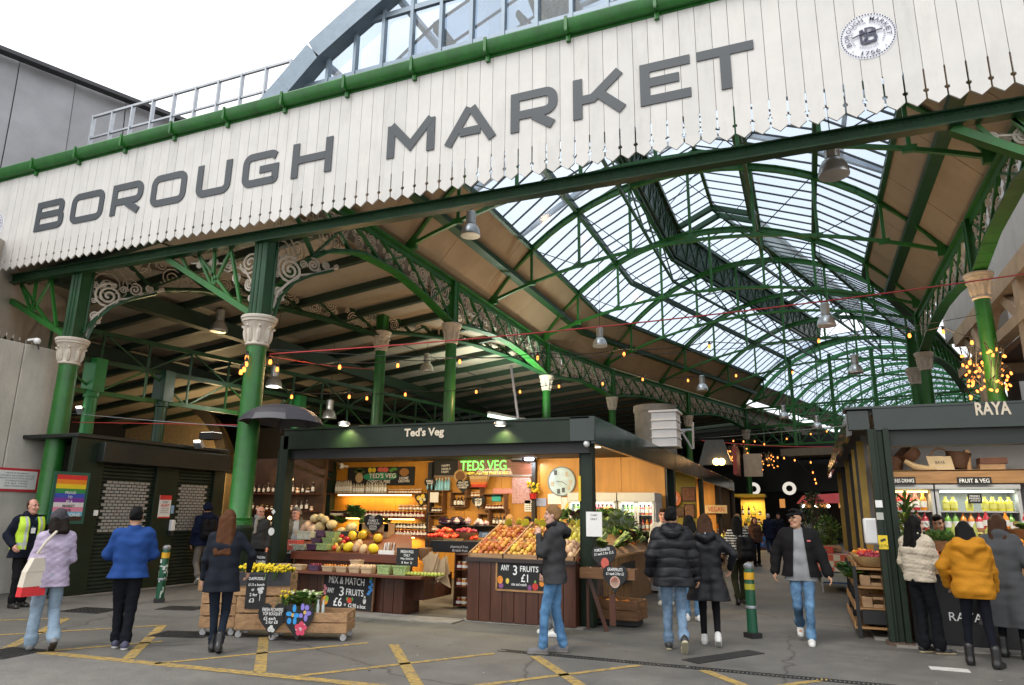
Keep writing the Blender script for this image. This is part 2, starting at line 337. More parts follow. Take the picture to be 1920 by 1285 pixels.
p = pz(170, 1145); manhole(p.x, p.y, .8, .6, .15, 'worn iron cover behind the woman in lavender')
p = pz(340, 1141); manhole(p.x, p.y, .7, .5, .3, 'worn iron cover between the stickered bollard and the crates')
p = pz(345, 1190); manhole(p.x, p.y, .8, .5, .3, 'cobbled-looking iron cover by the stacked crates')
p = pz(15, 1225); manhole(p.x, p.y, .6, .6, .1, 'iron cover at the corner of the yellow box')
t = tag(MB().obox(pz(1358, 1232)+V(0, 0, .004), (V(.55, .83, 0), V(-.83, .55, 0), V(0, 0, 1)), (.62, .13, .005)).build('service_cover', MAN), 'long narrow metal cover set in the lane behind the couple', 'service cover')
p = pz(1780, 1256); t = thing('pavement_plaque', 'small white printed plaque set in the ground by the mustard coat', 'plaque', (p.x, p.y, 0))
q = MB(); q.box(p.x-.2, p.x+.2, p.y-.09, p.y+.09, .001, .008); q.build('plate', mat('dirty_white', (.5, .49, .46), .7, var=.2, vs=12), t)

# ================================================================ columns
def capital(mb, zt, h, rn, rt, m=0):
    fl = lambda t, z: 1+.05*abs(math.sin(4*t))*max(0, min(1, (z-(zt-h))/(h*.7)))-.02*abs(math.sin(12*t))
    pr = [(rn+.01, zt-h), (rn+.035, zt-h+.02), (rn+.035, zt-h+.05), (rn+.01, zt-h+.07), (rn+.012, zt-h*.7), (rn+.03, zt-h*.5), (rn+.06, zt-h*.36), (rt-.045, zt-h*.22)]
    mb.lathe(pr, 48, m=m, flute=fl)
    mb.lathe([(rt-.05, zt-h*.225), (rt-.02, zt-h*.2), (rt-.015, zt-h*.12), (rt, zt-h*.1), (rt+.005, zt-.015), (rt-.01, zt)], 40, m=m)
    for k in range(8):                                  # acanthus leaves curling out
        a = 2*PI*k/8; c, s = math.cos(a), math.sin(a)
        pts = []
        for i in range(6):
            f = i/5; r = rn+.015+.05*f+(.05 if i == 5 else .0)*1; z = zt-h*.86+h*.56*f-(.03 if i == 5 else 0); pts.append((c*r, s*r, z))
        mb.tube(pts, [.03, .045, .05, .045, .035, .02], 6, m=m)
def column(kind):
    big = kind == 'big'
    t = thing('cast_iron_column', '', 'column'); rs, ct, h, rt = (.195, 5.25, .57, .33) if big else (.172, 7.15, .62, .30)
    m = MB()
    if big: m.lathe([(rs+.035, 1.44), (rs+.035, 1.5), (rs+.015, 1.52), (rs+.03, 1.56), (rs+.0, 1.6), (rs, 3.2), (rs-.012, ct-h)], 32)
    else: m.lathe([(rs+.06, .0), (rs+.06, .35), (rs+.03, .4), (rs, .46), (rs, 4), (rs-.012, ct-h)], 28)
    m.build('shaft', GREEN, t)
    m = MB(); capital(m, ct, h, rs-.012, rt); m.build('capital', STONE, t)
    if big:
        m = MB(); m.lathe([(rs+.09, 0), (rs+.09, .3), (rs+.05, .36), (rs+.04, .42), (rs+.04, 1.3), (rs+.07, 1.34), (rs+.07, 1.4), (rs+.035, 1.44)], 32); m.build('pedestal', STALLG, t)
    m = MB(); pw = .135 if big else .12; zt = 6.95 if big else 8.5
    m.box(-pw, pw, -pw, pw, ct, zt)
    for sx in (-1, 1):
        for sy in (-1, 1): m.tube([(sx*pw, sy*pw, ct+.02), (sx*pw, sy*pw, zt)], .028, 8)
    if big:
        for sy in (-.1, 0, .1): m.tube([(sy, -pw, ct+.02), (sy, -pw, zt)], .025, 6)
    m.build('pilaster', GREEND if big else GREEN, t, bevel=.01)
    return t
colB = column('big'); colS = column('small')
HX0, HX1 = -9.4, 4.0
def putcol(first, x, y, lab, rot=0, sc=None):
    if first.get('used'): return dup(first, (x, y, 0), rot, lab, 'cast iron market columns', sc)
    first.location = (x, y, 0); first.rotation_euler.z = rot; first['label'] = lab; first['group'] = 'cast iron market columns'; return first
for f in (colB, colS): KID[f.name] = [(c, kids(c)) for c in kids(f)]
putcol(colB, -14.5, 10, 'thick green column with cream capital beside the concrete wall and rainbow poster'); colB['used'] = 1
putcol(colB, -9.36, 10, 'thick green column with cream capital and umbrella at the left end of the fruit stall')
putcol(colB, 4.35, 10, 'thick green column at the right end of the sign canopy')
putcol(colS, -9.4, 17.9, 'slim green column rising behind the middle of the left stall fascia, where the scrolled girder lands'); colS['used'] = 1
th2 = math.radians(17.5); D2 = V(math.sin(th2), math.cos(th2), 0); E2 = V(math.cos(th2), -math.sin(th2), 0); M2 = V(-2.7, 28, 0)
def H1(s, o, z): return V(-2.7+o, s, z)
def H2(s, o, z): p = M2+D2*s+E2*o; return V(p.x, p.y, z)
for x, y, lab in [(-11.9, 18, 'slim shaded column left of the other, under the dark scrolled girder'), (-9.45, 26.4, 'slim column with cream capital just left of the tall duct'),
                  (4.0, 18.1, 'slim green column wrapped in glowing bulbs above the right stall'), (4.0, 26.7, 'slim column behind the bulb wrapped one on the right side'), (4.05, 29.5, 'slim column close behind another on the right side')]:
    putcol(colS, x, y, lab)
for s, o, lab in [(2.6, -6.7, 'slim column next to the white beehive boxes'), (10.6, -6.7, 'far slim column above the dark lane signs'), (18.9, -6.7, 'farthest green column of a pair beside the black end wall')]:
    q = H2(s, o, 0); putcol(colS, q.x, q.y, lab, -th2)
del colB['used'], colS['used']

# ================================================================ arcade girders with scrollwork
def spiral(mb, c, ux, uz, r, turns=2.4, a0=0, hand=1, w=.022, tail=0, m=0):
    pts = []; n = int(turns*13)
    for i in range(n+1):
        f = i/n; a = a0+hand*2*PI*turns*f; rr = r*(1-.9*f); pts.append(c+ux*(rr*math.cos(a))+uz*(rr*math.sin(a)))
    mb.tube(pts, w, 5, m=m)
def girder(name, lab, p0, p1, ztop, prof, mt=GREEN, scroll=STONE, npan=8, dep=.16):
    """prof: list of (fraction, z) for the bottom chord"""
    p0 = V(p0[0], p0[1], 0); p1 = V(p1[0], p1[1], 0); d = (p1-p0); Lg = d.length; d.normalize(); Z = V(0, 0, 1); nrm = d.cross(Z)
    t = thing(name, lab, 'girder', p0)
    def zb(f):
        for (a, za), (b_, zb_) in zip(prof, prof[1:]):
            if f <= b_ or b_ == prof[-1][0]:
                k = (f-a)/(b_-a); k = max(0, min(1, k)); return za+(zb_-za)*k
    P = lambda f, z: p0+d*(Lg*f)+Z*z
    m = MB(); m.bar(P(0, ztop-.1), P(1, ztop-.1), .2, .1, up=nrm); m.bar(P(0, ztop-.02), P(1, ztop-.02), dep+.12, .05, up=Z)
    m.build('top_chord', mt, t)
    m = MB(); N = 20
    for i in range(N):
        a, b_ = i/N, (i+1)/N; m.bar(P(a, zb(a)+.05), P(b_+.004, zb(b_)+.05), .05, dep, up=nrm); m.bar(P(a, zb(a)), P(b_+.004, zb(b_)), .035, dep+.14, up=nrm)
    m.build('arched_chord', mt, t)
    m = MB(); sc = MB(); fr = [i/npan for i in range(npan+1)]
    for i in range(npan):
        a, b_ = fr[i], fr[i+1]
        m.bar(P(a, ztop-.15), P(b_, zb(b_)+.06), .06, .09, up=nrm)
        if i % 2 == 1: m.bar(P(a, zb(a)+.06), P(b_, ztop-.15), .04, .06, up=nrm)
        w = Lg/npan
        for (f, q, sz) in ((.68, .7, .40), (.3, .28, .36), (.42, .82, .16), (.9, .9, .13), (.12, .62, .15), (.62, .16, .17), (.85, .42, .14)):
            ff = a+(b_-a)*f; lo, hi = zb(ff)+.1, ztop-.2; hh = hi-lo
            if hh < .12: continue
            r = min(sz*hh, sz*w*1.0)
            spiral(sc, P(ff, lo+hh*q), d, Z, r, 2.6 if sz > .3 else 1.6, a0=f*9+i, hand=1 if (i+int(q*10)) % 2 else -1, w=.017 if sz > .3 else .013)
    m.build('web_bars', mt, t)
    if scroll: sc.build('scroll_lattice', scroll, t)
    return t
flat = [(0, 7.17), (.1, 7.3), (.3, 7.5), (.5, 7.58), (.7, 7.5), (.9, 7.3), (1, 7.17)]
girder('arcade_girder', 'cream scrolled girder springing from the thick umbrella column to the slim one', (-9.4, 10.15), (-9.4, 17.75), 8.5, [(0, 5.35), (.04, 5.9), (.1, 6.6), (.22, 7.25), (.38, 7.66), (.6, 7.72), (.8, 7.5), (1, 7.17)], npan=6)
girder('arcade_girder', 'scrolled girder in the second bay of the left arcade over the fruit stall', (-9.4, 18.05), (-9.45, 26.25), 8.5, flat)
q0, q1, q2, q3 = H2(2.6, -6.7, 0), H2(10.6, -6.7, 0), H2(18.9, -6.7, 0), H2(28, -6.7, 0)
girder('arcade_girder', 'scrolled girder of the left arcade just behind the tall grey duct', (-9.45, 26.55), (q0.x, q0.y-.15), 8.5, [(0, 7.17), (.5, 7.42), (1, 7.17)], npan=6)
girder('arcade_girder', 'scrolled girder of the left arcade above the beehive boxes', q0, q1, 8.5, flat)
girder('arcade_girder', 'farthest scrolled girder of the left arcade above the lane lamps', q1, q2, 8.5, flat)
girder('arcade_girder', 'shade-darkened scrolled girder slanting from the wall column across the left aisle', (-14.45, 10.1), (-11.95, 17.85), 7.95, [(0, 5.4), (.06, 6.2), (.15, 6.7), (.3, 7.0), (.5, 7.1), (.75, 7.1), (1, 7.0)], mt=GREEND, npan=6)  # aisle shade put into the colour of this girder and the next
girder('arcade_girder', 'shade-darkened scrolled girder behind the shaded slim column', (-11.85, 18.15), (-9.5, 26.2), 8.1, flat, mt=GREEND)
girder('arcade_girder', 'scrolled girder on the right side rising out of view at the sign end', (4.0, 10.15), (4.0, 17.95), 8.5, [(0, 5.4), (.05, 6.1), (.15, 6.9), (.3, 7.4), (.5, 7.65), (.8, 7.5), (1, 7.17)], npan=6)
girder('arcade_girder', 'scrolled girder on the right side between the bulb wrapped column and the next', (4.0, 18.25), (4.0, 26.55), 8.5, flat)
r1, r2, r3 = H2(1.2, 6.7, 0), H2(10, 6.7, 0), H2(28, 6.7, 0)
girder('arcade_girder', 'far scrolled girder on the right side past the paired columns', r1, r2, 8.5, flat, scroll=None)

# front beam under the sign, brackets and braces
t = thing('front_beam', 'long dark green riveted beam under the scalloped sign boards', 'beam', (-7, 10, 6.8))
m = MB(); m.box(-19, 8, 9.83, 9.87, 6.75, 6.925); m.box(-19, 8, 9.76, 9.94, 6.725, 6.75); m.box(-19, 8, 9.78, 9.92, 6.925, 6.945); m.build('girder_plates', GREEND, t)
m = MB()
for i in range(330): m.ball((-18.9+i*.081, 9.825, 6.785), .013, 6, 4); m.ball((-18.9+i*.081, 9.825, 6.89), .013, 6, 4)
m.build('rivets', GREEND, t)
def brace(x, sgn, lab, ln=2.5, full=True):
    t = thing('knee_brace', lab, 'brace', (x, 10, 5.3)); m = MB(); a = V(x+sgn*.18, 9.95, 5.35); e = V(x+sgn*ln, 9.95, 6.72)
    m.bar(a, e, .11, .16, up=(0, 1, 0)); top = lambda f: V(x+sgn*(.15+f*ln), 9.95, 6.72); on = lambda f: a.lerp(e, f)
    for f, g in ((.12, .28), (.45, .45), (.45, .62), (.45, .28), (.75, .8), (.2, .62)): m.bar(on(f), top(g), .05, .06, up=(0, 1, 0))
    m.build('struts', GREEN, t)
    if full:
        s = MB()
        for k, (dx, dz, r) in enumerate(((.42, 1.08, .25), (.36, .62, .14), (.95, 1.12, .2), (1.4, 1.17, .13), (.3, .33, .09), (.75, .8, .11), (1.75, 1.22, .08))):
            spiral(s, V(x+sgn*dx, 10.05, 5.35+dz), V(sgn, 0, 0), V(0, 0, 1), r, 2.4, a0=k, hand=sgn, w=.02)
        s.tube([V(x+sgn*.2, 10.05, 5.4), V(x+sgn*.28, 10.05, 5.95), V(x+sgn*.55, 10.05, 6.3), V(x+sgn*1.1, 10.05, 6.5), V(x+sgn*2, 10.05, 6.62)], .02, 5)
        s.build('scroll_lattice', STONE, t)
brace(-9.36, -1, 'lattice brace with cream scrolls left of the umbrella column'); brace(-14.5, -1, 'plain lattice brace left of the wall column', 3.0, False)
brace(4.35, -1, 'lattice brace with scrolls at the right end of the sign', 2.2)
def scroll_bracket(x, dx, dy, lab):
    t = thing('scroll_bracket', lab, 'bracket', (x, 10, 5.3)); d = V(dx, dy, 0).normalized(); s = MB(); o = V(x, 10, 0)+d*.2
    P = lambda a, z: o+d*a+V(0, 0, z); Z = V(0, 0, 1)
    spiral(s, P(.34, 6.35), d, Z, .30, 2.6, 1.2, 1, .028); spiral(s, P(.14, 5.85), d, Z, .12, 2, 0, -1, .022); spiral(s, P(.10, 5.6), d, Z, .07, 1.8, 0, 1, .018)
    spiral(s, P(.85, 6.6), d, Z, .15, 2, 2, -1, .022); spiral(s, P(1.15, 6.68), d, Z, .09, 2, 2, 1, .02)
    for a_, z_, r_ in ((.62, 6.55, .09), (.42, 6.62, .07), (.06, 6.2, .07), (.07, 6.55, .08), (.5, 6.2, .06), (.22, 5.72, .05), (1.0, 6.5, .06), (1.4, 6.72, .06), (.2, 6.6, .07)): spiral(s, P(a_, z_), d, Z, r_, 1.8, a_*20, 1 if z_ > 6.4 else -1, .015)
    s.tube([P(.02, 5.35), P(.1, 5.8), P(.3, 6.05), P(.55, 6.3), P(.9, 6.42), P(1.4, 6.7)], .03, 6); s.tube([P(.0, 5.5), P(.0, 6.7)], .02, 5)
    s.build('scroll_lattice', STONE, t)
    m = MB(); c = [P(.05, 5.3), P(.16, 5.75), P(.42, 6.1), P(.8, 6.36), P(1.3, 6.6)]
    for a, b_ in zip(c, c[1:]): m.bar(a, b_, .05, .14, up=d.cross(Z))
    m.build('curved_rib', GREEND, t)
scroll_bracket(-9.36, .35, 1, 'cream spiral bracket on the umbrella column'); scroll_bracket(-14.5, .5, .85, 'cream spiral bracket on the wall column'); scroll_bracket(4.35, -1, .25, 'cream spiral bracket at the right end under the sign')

# ================================================================ roof trusses
def truss(Hf, s, lab, mt=GREEN, hw=6.7):
    t = thing('roof_truss', lab, 'roof truss', Hf(s, 0, 8.6), 0, 'arched trusses of the glass roof')
    R = 8.03; zc = 12.2-R; A = lambda o: Hf(s, o, zc+math.sqrt(max(0, R*R-o*o))); T = lambda o: Hf(s, o, 8.6+1.27*(1-(o/hw)**2)); along = Hf(s+1, 0, 0)-Hf(s, 0, 0)
    m = MB(); N = 26
    for i in range(N):
        a, b_ = -hw+2*hw*i/N, -hw+2*hw*(i+1)/N; m.bar(A(a), A(b_+.02), .17, .055, up=along); m.bar(A(a)+V(0, 0, .09), A(b_+.02)+V(0, 0, .09), .03, .16, up=along); m.bar(A(a)-V(0, 0, .09), A(b_+.02)-V(0, 0, .09), .03, .14, up=along)
    for sg in (-1, 1):
        m.obox(Hf(s, sg*(hw-.1), 8.72), (E2 if Hf is H2 else V(1, 0, 0), along, V(0, 0, 1)), (.18, .06, .2))
    m.build('arched_rib', mt, t)
    m = MB()
    for i in range(16):
        a, b_ = -hw+2*hw*i/16, -hw+2*hw*(i+1)/16; m.bar(T(a), T(b_+.01), .09, .09, up=along)
    m.build('tie_bar', mt, t)
    m = MB(); os_ = (-5.2, -3.55, -1.85, 0, 1.85, 3.55, 5.2)
    for o in os_: MB().bar(T(o), A(o), .085, .06, up=along).obox(T(o), (E2 if Hf is H2 else V(1, 0, 0), along, V(0, 0, 1)), (.14, .055, .07)).build('hanger', mt, t)
    m = MB()
    for a, b_ in ((-5.2, -3.55), (-3.55, -1.85), (5.2, 3.55), (3.55, 1.85)): m.tube([A(a), T(b_)], .016, 5)
    m.tube([T(-1.85), Hf(s, 1.4, 13.3)], .014, 5); m.tube([T(1.85), Hf(s, -1.4, 13.3)], .014, 5)
    m.build('rods', DARKM, t)
truss(H1, 15.2, 'nearest roof truss seen whole, arching behind the hanging lamps'); truss(H1, 20.6, 'second roof truss from the sign'); truss(H1, 25.8, 'roof truss just before the roof bends')
for s in (2.0, 7.5, 13, 18.5): truss(H2, s, 'roof truss in the bent far part of the roof')
GLZ = glass('roof_glass', (.50, .57, .655), .06, .08, dif=.18, dcol=(.7, .78, .86))
LEADB = mat('glazing_bar', (.05, .058, .062), .5, .2)
def roof(name, lab, Hf, s0, s1, z0=0):
    """s0(o), s1(o): ends, as functions of the offset (mitred at the bend)"""
    t = thing(name, lab, 'glass roof', Hf((s0(0)+s1(0))/2, 0, 12)); S = lambda f, o: s0(o)+(s1(o)-s0(o))*f; Lg = s1(0)-s0(0); nb = int(Lg/.68)
    prof = [(6.75, 8.62), (5.95, 9.55), (5.2, 10.36), (3.62, 11.5), (1.8, 12.28)]
    so_, gl, br, pu, la = MB(), MB(), MB(), MB(), MB()
    along = Hf(1, 0, 0)-Hf(0, 0, 0)
    for sg in (-1, 1):
        P = lambda f, o, z: Hf(S(f, sg*o), sg*o, z)
        for (a, za), (b_, zb) in zip(prof, prof[1:]):
            p = [P(0, a, za), P(1, a, za), P(1, b_, zb), P(0, b_, zb)]
            if a > 5.3:
                q = [v+V(0, 0, .09) for v in p]; so_.hexa(p+q)
                k = int(Lg/2.65)
                for i in range(1, k): f = i/k; br_ = so_.bar(P(f, a, za-.005), P(f, b_, zb-.005), .03, .01)
            else:
                gl.quad(*[v+V(0, 0, .05) for v in p])
                for i in range(nb+1): f = i/nb; br.bar(P(f, a, za+.03), P(f, b_, zb+.03), .03, .055)
        for o, z, w, h in ((5.95, 9.5, .34, .16), (5.2, 10.33, .12, .16), (3.62, 11.45, .14, .22), (1.8, 12.25, .16, .26)):
            pu.bar(P(0, o, z), P(1, o, z), w, h)
        # lantern side: louvred clerestory, gutter, eaves
        lv0, lv1 = 12.35, 13.35; n = int(Lg/.9)
        for i in range(n+1): f = i/n; la.bar(P(f, 1.62, lv0), P(f, 1.48, lv1), .06, .05)
        la.hexa([P(0, 1.62, lv0), P(1, 1.62, lv0), P(1, 1.66, lv0), P(0, 1.66, lv0), P(0, 1.5, lv1), P(1, 1.5, lv1), P(1, 1.54, lv1), P(0, 1.54, lv1)])
        for i in range(n): f, g_ = i/n, (i+1)/n; la.bar(P(f, 1.62, lv0), P(g_, 1.48, lv1), .04, .04); la.bar(P(g_, 1.62, lv0), P(f, 1.48, lv1), .04, .04)
        n5 = int(Lg/2.65)
        for i in range(n5): f, g_ = i/n5, (i+1)/n5; la.bar(P(f, 1.8, 11.25), P(g_, 1.8, 12.2), .05, .05); la.bar(P(g_, 1.8, 11.25), P(f, 1.8, 12.2), .05, .05)
        la.bar(P(0, 1.8, 11.2), P(1, 1.8, 11.2), .09, .09)
        la.bar(P(0, 1.5, 13.4), P(1, 1.5, 13.4), .26, .16); la.bar(P(0, 1.72, 12.38), P(1, 1.72, 12.38), .16, .2)
        gl.quad(P(0, 1.5, 13.5), P(1, 1.5, 13.5), P(1, 0, 14.12), P(0, 0, 14.12))
        for i in range(nb+1): f = i/nb; br.bar(P(f, 1.5, 13.48), P(f, 0, 14.1), .03, .05)
        k = int(Lg/5.2)
        for i in range(k+1): f = min(.98, .03+i/k); la.bar(P(f, 1.5, 13.36), P(f, 0, 13.98), .2, .2)
    pu.bar(Hf(S(0, 0), 0, 14.08), Hf(S(1, 0), 0, 14.08), .12, .18)
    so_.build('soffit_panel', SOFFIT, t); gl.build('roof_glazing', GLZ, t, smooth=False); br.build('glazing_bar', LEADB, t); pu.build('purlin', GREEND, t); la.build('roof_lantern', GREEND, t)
roof('market_roof', 'near straight length of the glazed market roof with beige side panels', H1, lambda o: 10.9, lambda o: 28-.154*o)
roof('market_roof', 'far bent length of the glazed market roof', H2, lambda o: .154*o, lambda o: 18.9)
PALEG = mat('daylit_green', (.03, .20, .05), .4, var=.2, dirt=.3)  # daylight put into the colour: a paler green for the far ribs
def barrel(lab, Hf, s0, s1):
    t = thing('barrel_roof', lab, 'glass roof', Hf((s0+s1)/2, 0, 12)); R = 8.4; N = 18; pr = []
    for i in range(N+1): o = -6.75+13.5*i/N; pr.append((o, 12.75-R+math.sqrt(R*R-o*o)))
    gl, br, so_ = MB(), MB(), MB(); n = int((s1-s0)/.8)
    for i in range(N):
        (a, za), (b_, zb) = pr[i], pr[i+1]
        if i in (0, N-1): so_.hexa([Hf(s0, a, za), Hf(s1, a, za), Hf(s1, b_, zb), Hf(s0, b_, zb), Hf(s0, a, za+.06), Hf(s1, a, za+.06), Hf(s1, b_, zb+.06), Hf(s0, b_, zb+.06)])
        else: gl.quad(Hf(s0, a, za), Hf(s1, a, za), Hf(s1, b_, zb), Hf(s0, b_, zb))
        br.bar(Hf(s0, a, za-.02), Hf(s1, a, za-.02), .05, .05)
        for k in range(n+1): s_ = s0+(s1-s0)*k/n; br.bar(Hf(s_, a, za), Hf(s_, b_, zb), .03, .05)
    gl.build('roof_glazing', GLZ, t, smooth=False); br.build('glazing_bar', LEADB, t); so_.build('soffit_panel', SOFFIT, t)
    k = 0; s_ = s0+1.5
    while s_ < s1:
        m = MB()
        for i in range(N): m.bar(Hf(s_, pr[i][0], pr[i][1]-.12), Hf(s_, pr[i+1][0]+.03, pr[i+1][1]-.12), .22, .16, up=Hf(1, 0, 0)-Hf(0, 0, 0))
        m.bar(Hf(s_, -6.7, 8.6), Hf(s_, 6.7, 8.6), .08, .08)
        for o in (-4.5, -2.2, 0, 2.2, 4.5): z = 12.6-R+math.sqrt(R*R-o*o); m.bar(Hf(s_, o, 8.6), Hf(s_, o, z), .05, .05); m.bar(Hf(s_, o, 8.6), Hf(s_, o+2.2 if o < 4 else 6.2, z-.6 if o < 0 else z-.9), .04, .04)
        m.build('arched_rib', PALEG, t); s_ += 3.2
barrel('round barrel vaulted glass roof with green ribs lightened for daylight at the far end', H2, 19.2, 62)
t = thing('portal_lattice', 'tall green lattice portal crossing the hall where the round far roof begins', 'portal', H2(19, 0, 7)); m = MB(); al = D2
for z in (6.1, 7.3, 8.5): m.bar(H2(19, -6.7, z), H2(19, 6.7, z), .12, .12)
for i in range(12):
    a, b_ = -6.7+13.4*i/12, -6.7+13.4*(i+1)/12; m.bar(H2(19, a, 6.1), H2(19, a, 8.5), .08, .08)
    for z in (6.1, 7.3): m.bar(H2(19, a, z), H2(19, b_, z+1.2), .05, .05); m.bar(H2(19, a, z+1.2), H2(19, b_, z), .05, .05)
m.build('lattice', GREEN, t)
for o in (-3.6, -1.2, 1.2, 3.6, 6.7): MB().bar(H2(19, o, 0 if abs(o) > 4 else 6), H2(19, o, 11.5), .2, .2).build('upright', GREEN, t)

# ================================================================ sign canopy
FY = 9.4
t = thing('sign_canopy', 'long cream scalloped board canopy carrying the market name', 'sign board', (-7, FY, 8))
m = MB(); bw = .2362; nb = 98; x = -19.2
poly0 = None
for i in range(nb):
    x0 = x+i*bw; c = x0+bw/2; g = .0035; sl = .0115; r = .030; zc = 7.06
    L_ = [(x0+g, 9.2), (x0+g, 7.38), (x0+sl, 7.36), (x0+sl, zc+r*.9), (x0+sl+r*.6, zc+r*.6), (x0+sl+r*.75, zc), (x0+sl+r*.6, zc-r*.6), (x0+sl, zc-r*.9), (x0+sl, 6.94), (c, 6.855)]
    Rr = [(2*c-a, z) for a, z in L_[:-1]][::-1]
    m.prism(L_+Rr, (0, FY+RU(-.002, .002), 0), (1, 0, 0), (0, 0, 1), (0, .028, 0), RC((0, 0, 1, 2)))
m.build('boards', [CREAM, mat('cream_paint_b', (.555, .54, .512), .5, var=.07, vs=2, bump=.05, bs=30, dirt=.3), mat('cream_paint_c', (.60, .58, .55), .5, var=.06, vs=2, bump=.05, bs=30, dirt=.26)], t, smooth=False)
m = MB(); m.box(-19.2, -19.2+nb*bw, FY+.03, FY+.045, 7.40, 9.2); m.build('backing', mat('board_joint', (.30, .27, .23), .8), t)
m = MB(); x1 = -19.2+nb*bw
m.prism([(-.17, .16), (-.15, .02), (-.09, -.04), (.02, -.04), (.05, .02), (.05, .2), (-.02, .2), (-.14, .2)], (-19.2, FY, 9.24), (0, 1, 0), (0, 0, 1), (x1+19.2, 0, 0))
m.box(-19.2, x1, FY-.015, FY+.12, 9.16, 9.22); m.build('gutter', GREEN, t)
m = MB(); xx = -18.6
while xx < x1:
    m = MB(); m.box(xx-.02, xx+.02, FY-.185, FY-.001, 9.18, 9.44); m.box(xx-.035, xx+.035, FY-.06, FY-.003, 9.08, 9.2); m.box(xx-.025, xx+.025, FY-.19, FY-.16, 9.2, 9.45); xx += 1.42; m.build('gutter_bracket', GREEN, t)
GREYL = mat('sign_grey', (.045, .054, .062), .45, var=.1)
def rr(x0, x1, z0, z1, r, n=4):
    pts = []
    for cx, cz, a in ((x1-r, z1-r, 0), (x0+r, z1-r, 90), (x0+r, z0+r, 180), (x1-r, z0+r, 270)):
        for i in range(n+1): q = math.radians(a+90*i/n); pts.append((cx+r*math.cos(q), cz+r*math.sin(q)))
    return pts
def stroke(m, pts, w, y, closed=False):
    n = len(pts); P = [Vector((p[0], p[1])) for p in pts]; o, i_ = [], []
    for k in range(n):
        a = P[k-1] if (k or closed) else None; c = P[(k+1) % n] if (k < n-1 or closed) else None
        d1 = (P[k]-a).normalized() if a is not None else None; d2 = (c-P[k]).normalized() if c is not None else None
        d1 = d1 or d2; d2 = d2 or d1; nn = Vector((-(d1.y+d2.y), d1.x+d2.x)); nn.normalize(); q = nn*(w/2)/max(.4, nn.dot(Vector((-d1.y, d1.x)))); o.append(P[k]+q); i_.append(P[k]-q)
    v = []; f = []
    for a, c in zip(o, i_): v += [(a.x, y, a.y), (c.x, y, c.y), (a.x, y-.014, a.y), (c.x, y-.014, c.y)]
    for k in range(n if closed else n-1):
        j = ((k+1) % n)*4; i = k*4
        f += [(i+2, i+3, j+3, j+2), (i, j, j+1, i+1), (i, i+2, j+2, j), (i+1, j+1, j+3, i+3)]
    if not closed: f += [(0, 1, 3, 2), (n*4-4, n*4-2, n*4-1, n*4-3)]
    m.add(v, f)
def letter(ch, x0, x1):
    m = MB(); w = .15; y = FY-.004; h = w/2; a, c, z0, z1 = x0+h, x1-h, 7.66+h, 8.36-h; zm = (z0+z1)/2; r = .13
    cnt = [0]
    def S(*p, cl=False): cnt[0] += 1; stroke(m, p, w, y-.002*cnt[0], cl)
    def arc(cx, cz, a0, a1, rad=r, n=5): return [(cx+rad*math.cos(math.radians(a0+(a1-a0)*i/n)), cz+rad*math.sin(math.radians(a0+(a1-a0)*i/n))) for i in range(n+1)]
    if ch == 'O': stroke(m, rr(a, c, z0, z1, r), w, y, True)
    elif ch == 'U': S((a, z1+h), *arc(a+r, z0+r, 180, 270), *arc(c-r, z0+r, 270, 360), (c, z1+h))
    elif ch == 'G': S((c, z1-.06), *arc(c-r, z1-r, 40, 90), *arc(a+r, z1-r, 90, 180), *arc(a+r, z0+r, 180, 270), *arc(c-r*.4, z0+r*.4, 270, 360, r*.4), (c, zm-.02), (x0+(x1-x0)*.48, zm-.02))
    elif ch == 'H': S((a, z0-h), (a, z1+h)); S((c, z0-h), (c, z1+h)); S((a+h, zm), (c-h, zm))
    elif ch == 'E': S((x1, z1), (a, z1), (a, z0), (x1, z0)); S((a+h, zm+.02), (c-.09, zm+.02))
    elif ch == 'T': S((x0, z1), (x1, z1)); S(((x0+x1)/2, z1-h), ((x0+x1)/2, z0-h))
    elif ch in 'BR':
        if ch == 'B':
            S((a, z0-h), (a, z1+h)); S((a+h, z1), *arc(c-.03-r*.7, z1-r*.7, 90, 0, r*.7), *arc(c-.03-r*.6, zm+.02+r*.6, 0, -90, r*.6), (a+h, zm+.02)); S((c-.1, zm+.02), *arc(c-r*.7, zm-.02-r*.6, 80, 0, r*.7), *arc(c-r*.7, z0+r*.7, 0, -90, r*.7), (a+h, z0))
        else:
            S((a, z0-h), (a, z1+h)); S((a+h, z1), *arc(c-r, z1-r, 90, 0), *arc(c-r, zm-.06+r, 0, -90), (a+h, zm-.06)); S((x0+(x1-x0)*.50, zm-.10), (x1-.08, z0-h+.02))
    elif ch == 'M': S((a, z0-h), (a, z1)); S((c, z0-h), (c, z1)); S((a, z1), ((x0+x1)/2, z0+.1), (c, z1))
    elif ch == 'A': S((x0+.06, z0-h), ((x0+x1)/2-.02, z1+.02)); S((x1-.06, z0-h), ((x0+x1)/2+.02, z1+.02)); S((x0+.28, z0+.13), (x1-.28, z0+.13))
    elif ch == 'K': S((a, z0-h), (a, z1+h)); S((a+h, zm-.03), (x0+.32, zm-.03), (x1-.1, z1+h)); S((x0+.42, zm+.03), (x1-.06, z0-h+.03))
    m.build('letter', GREYL, t, smooth=False)
for ch, x0, x1 in zip('BOROUGHMARKET', *zip(*[(-15.51, -14.59), (-14.37, -13.36), (-13.12, -12.22), (-11.98, -11.02), (-10.74, -9.86), (-9.57, -8.7), (-8.39, -7.49), (-6.32, -5.38), (-5.18, -4.24), (-3.98, -3.18), (-2.92, -2.07), (-1.86, -1.11), (-1.01, -.21)])): letter(ch, x0, x1)
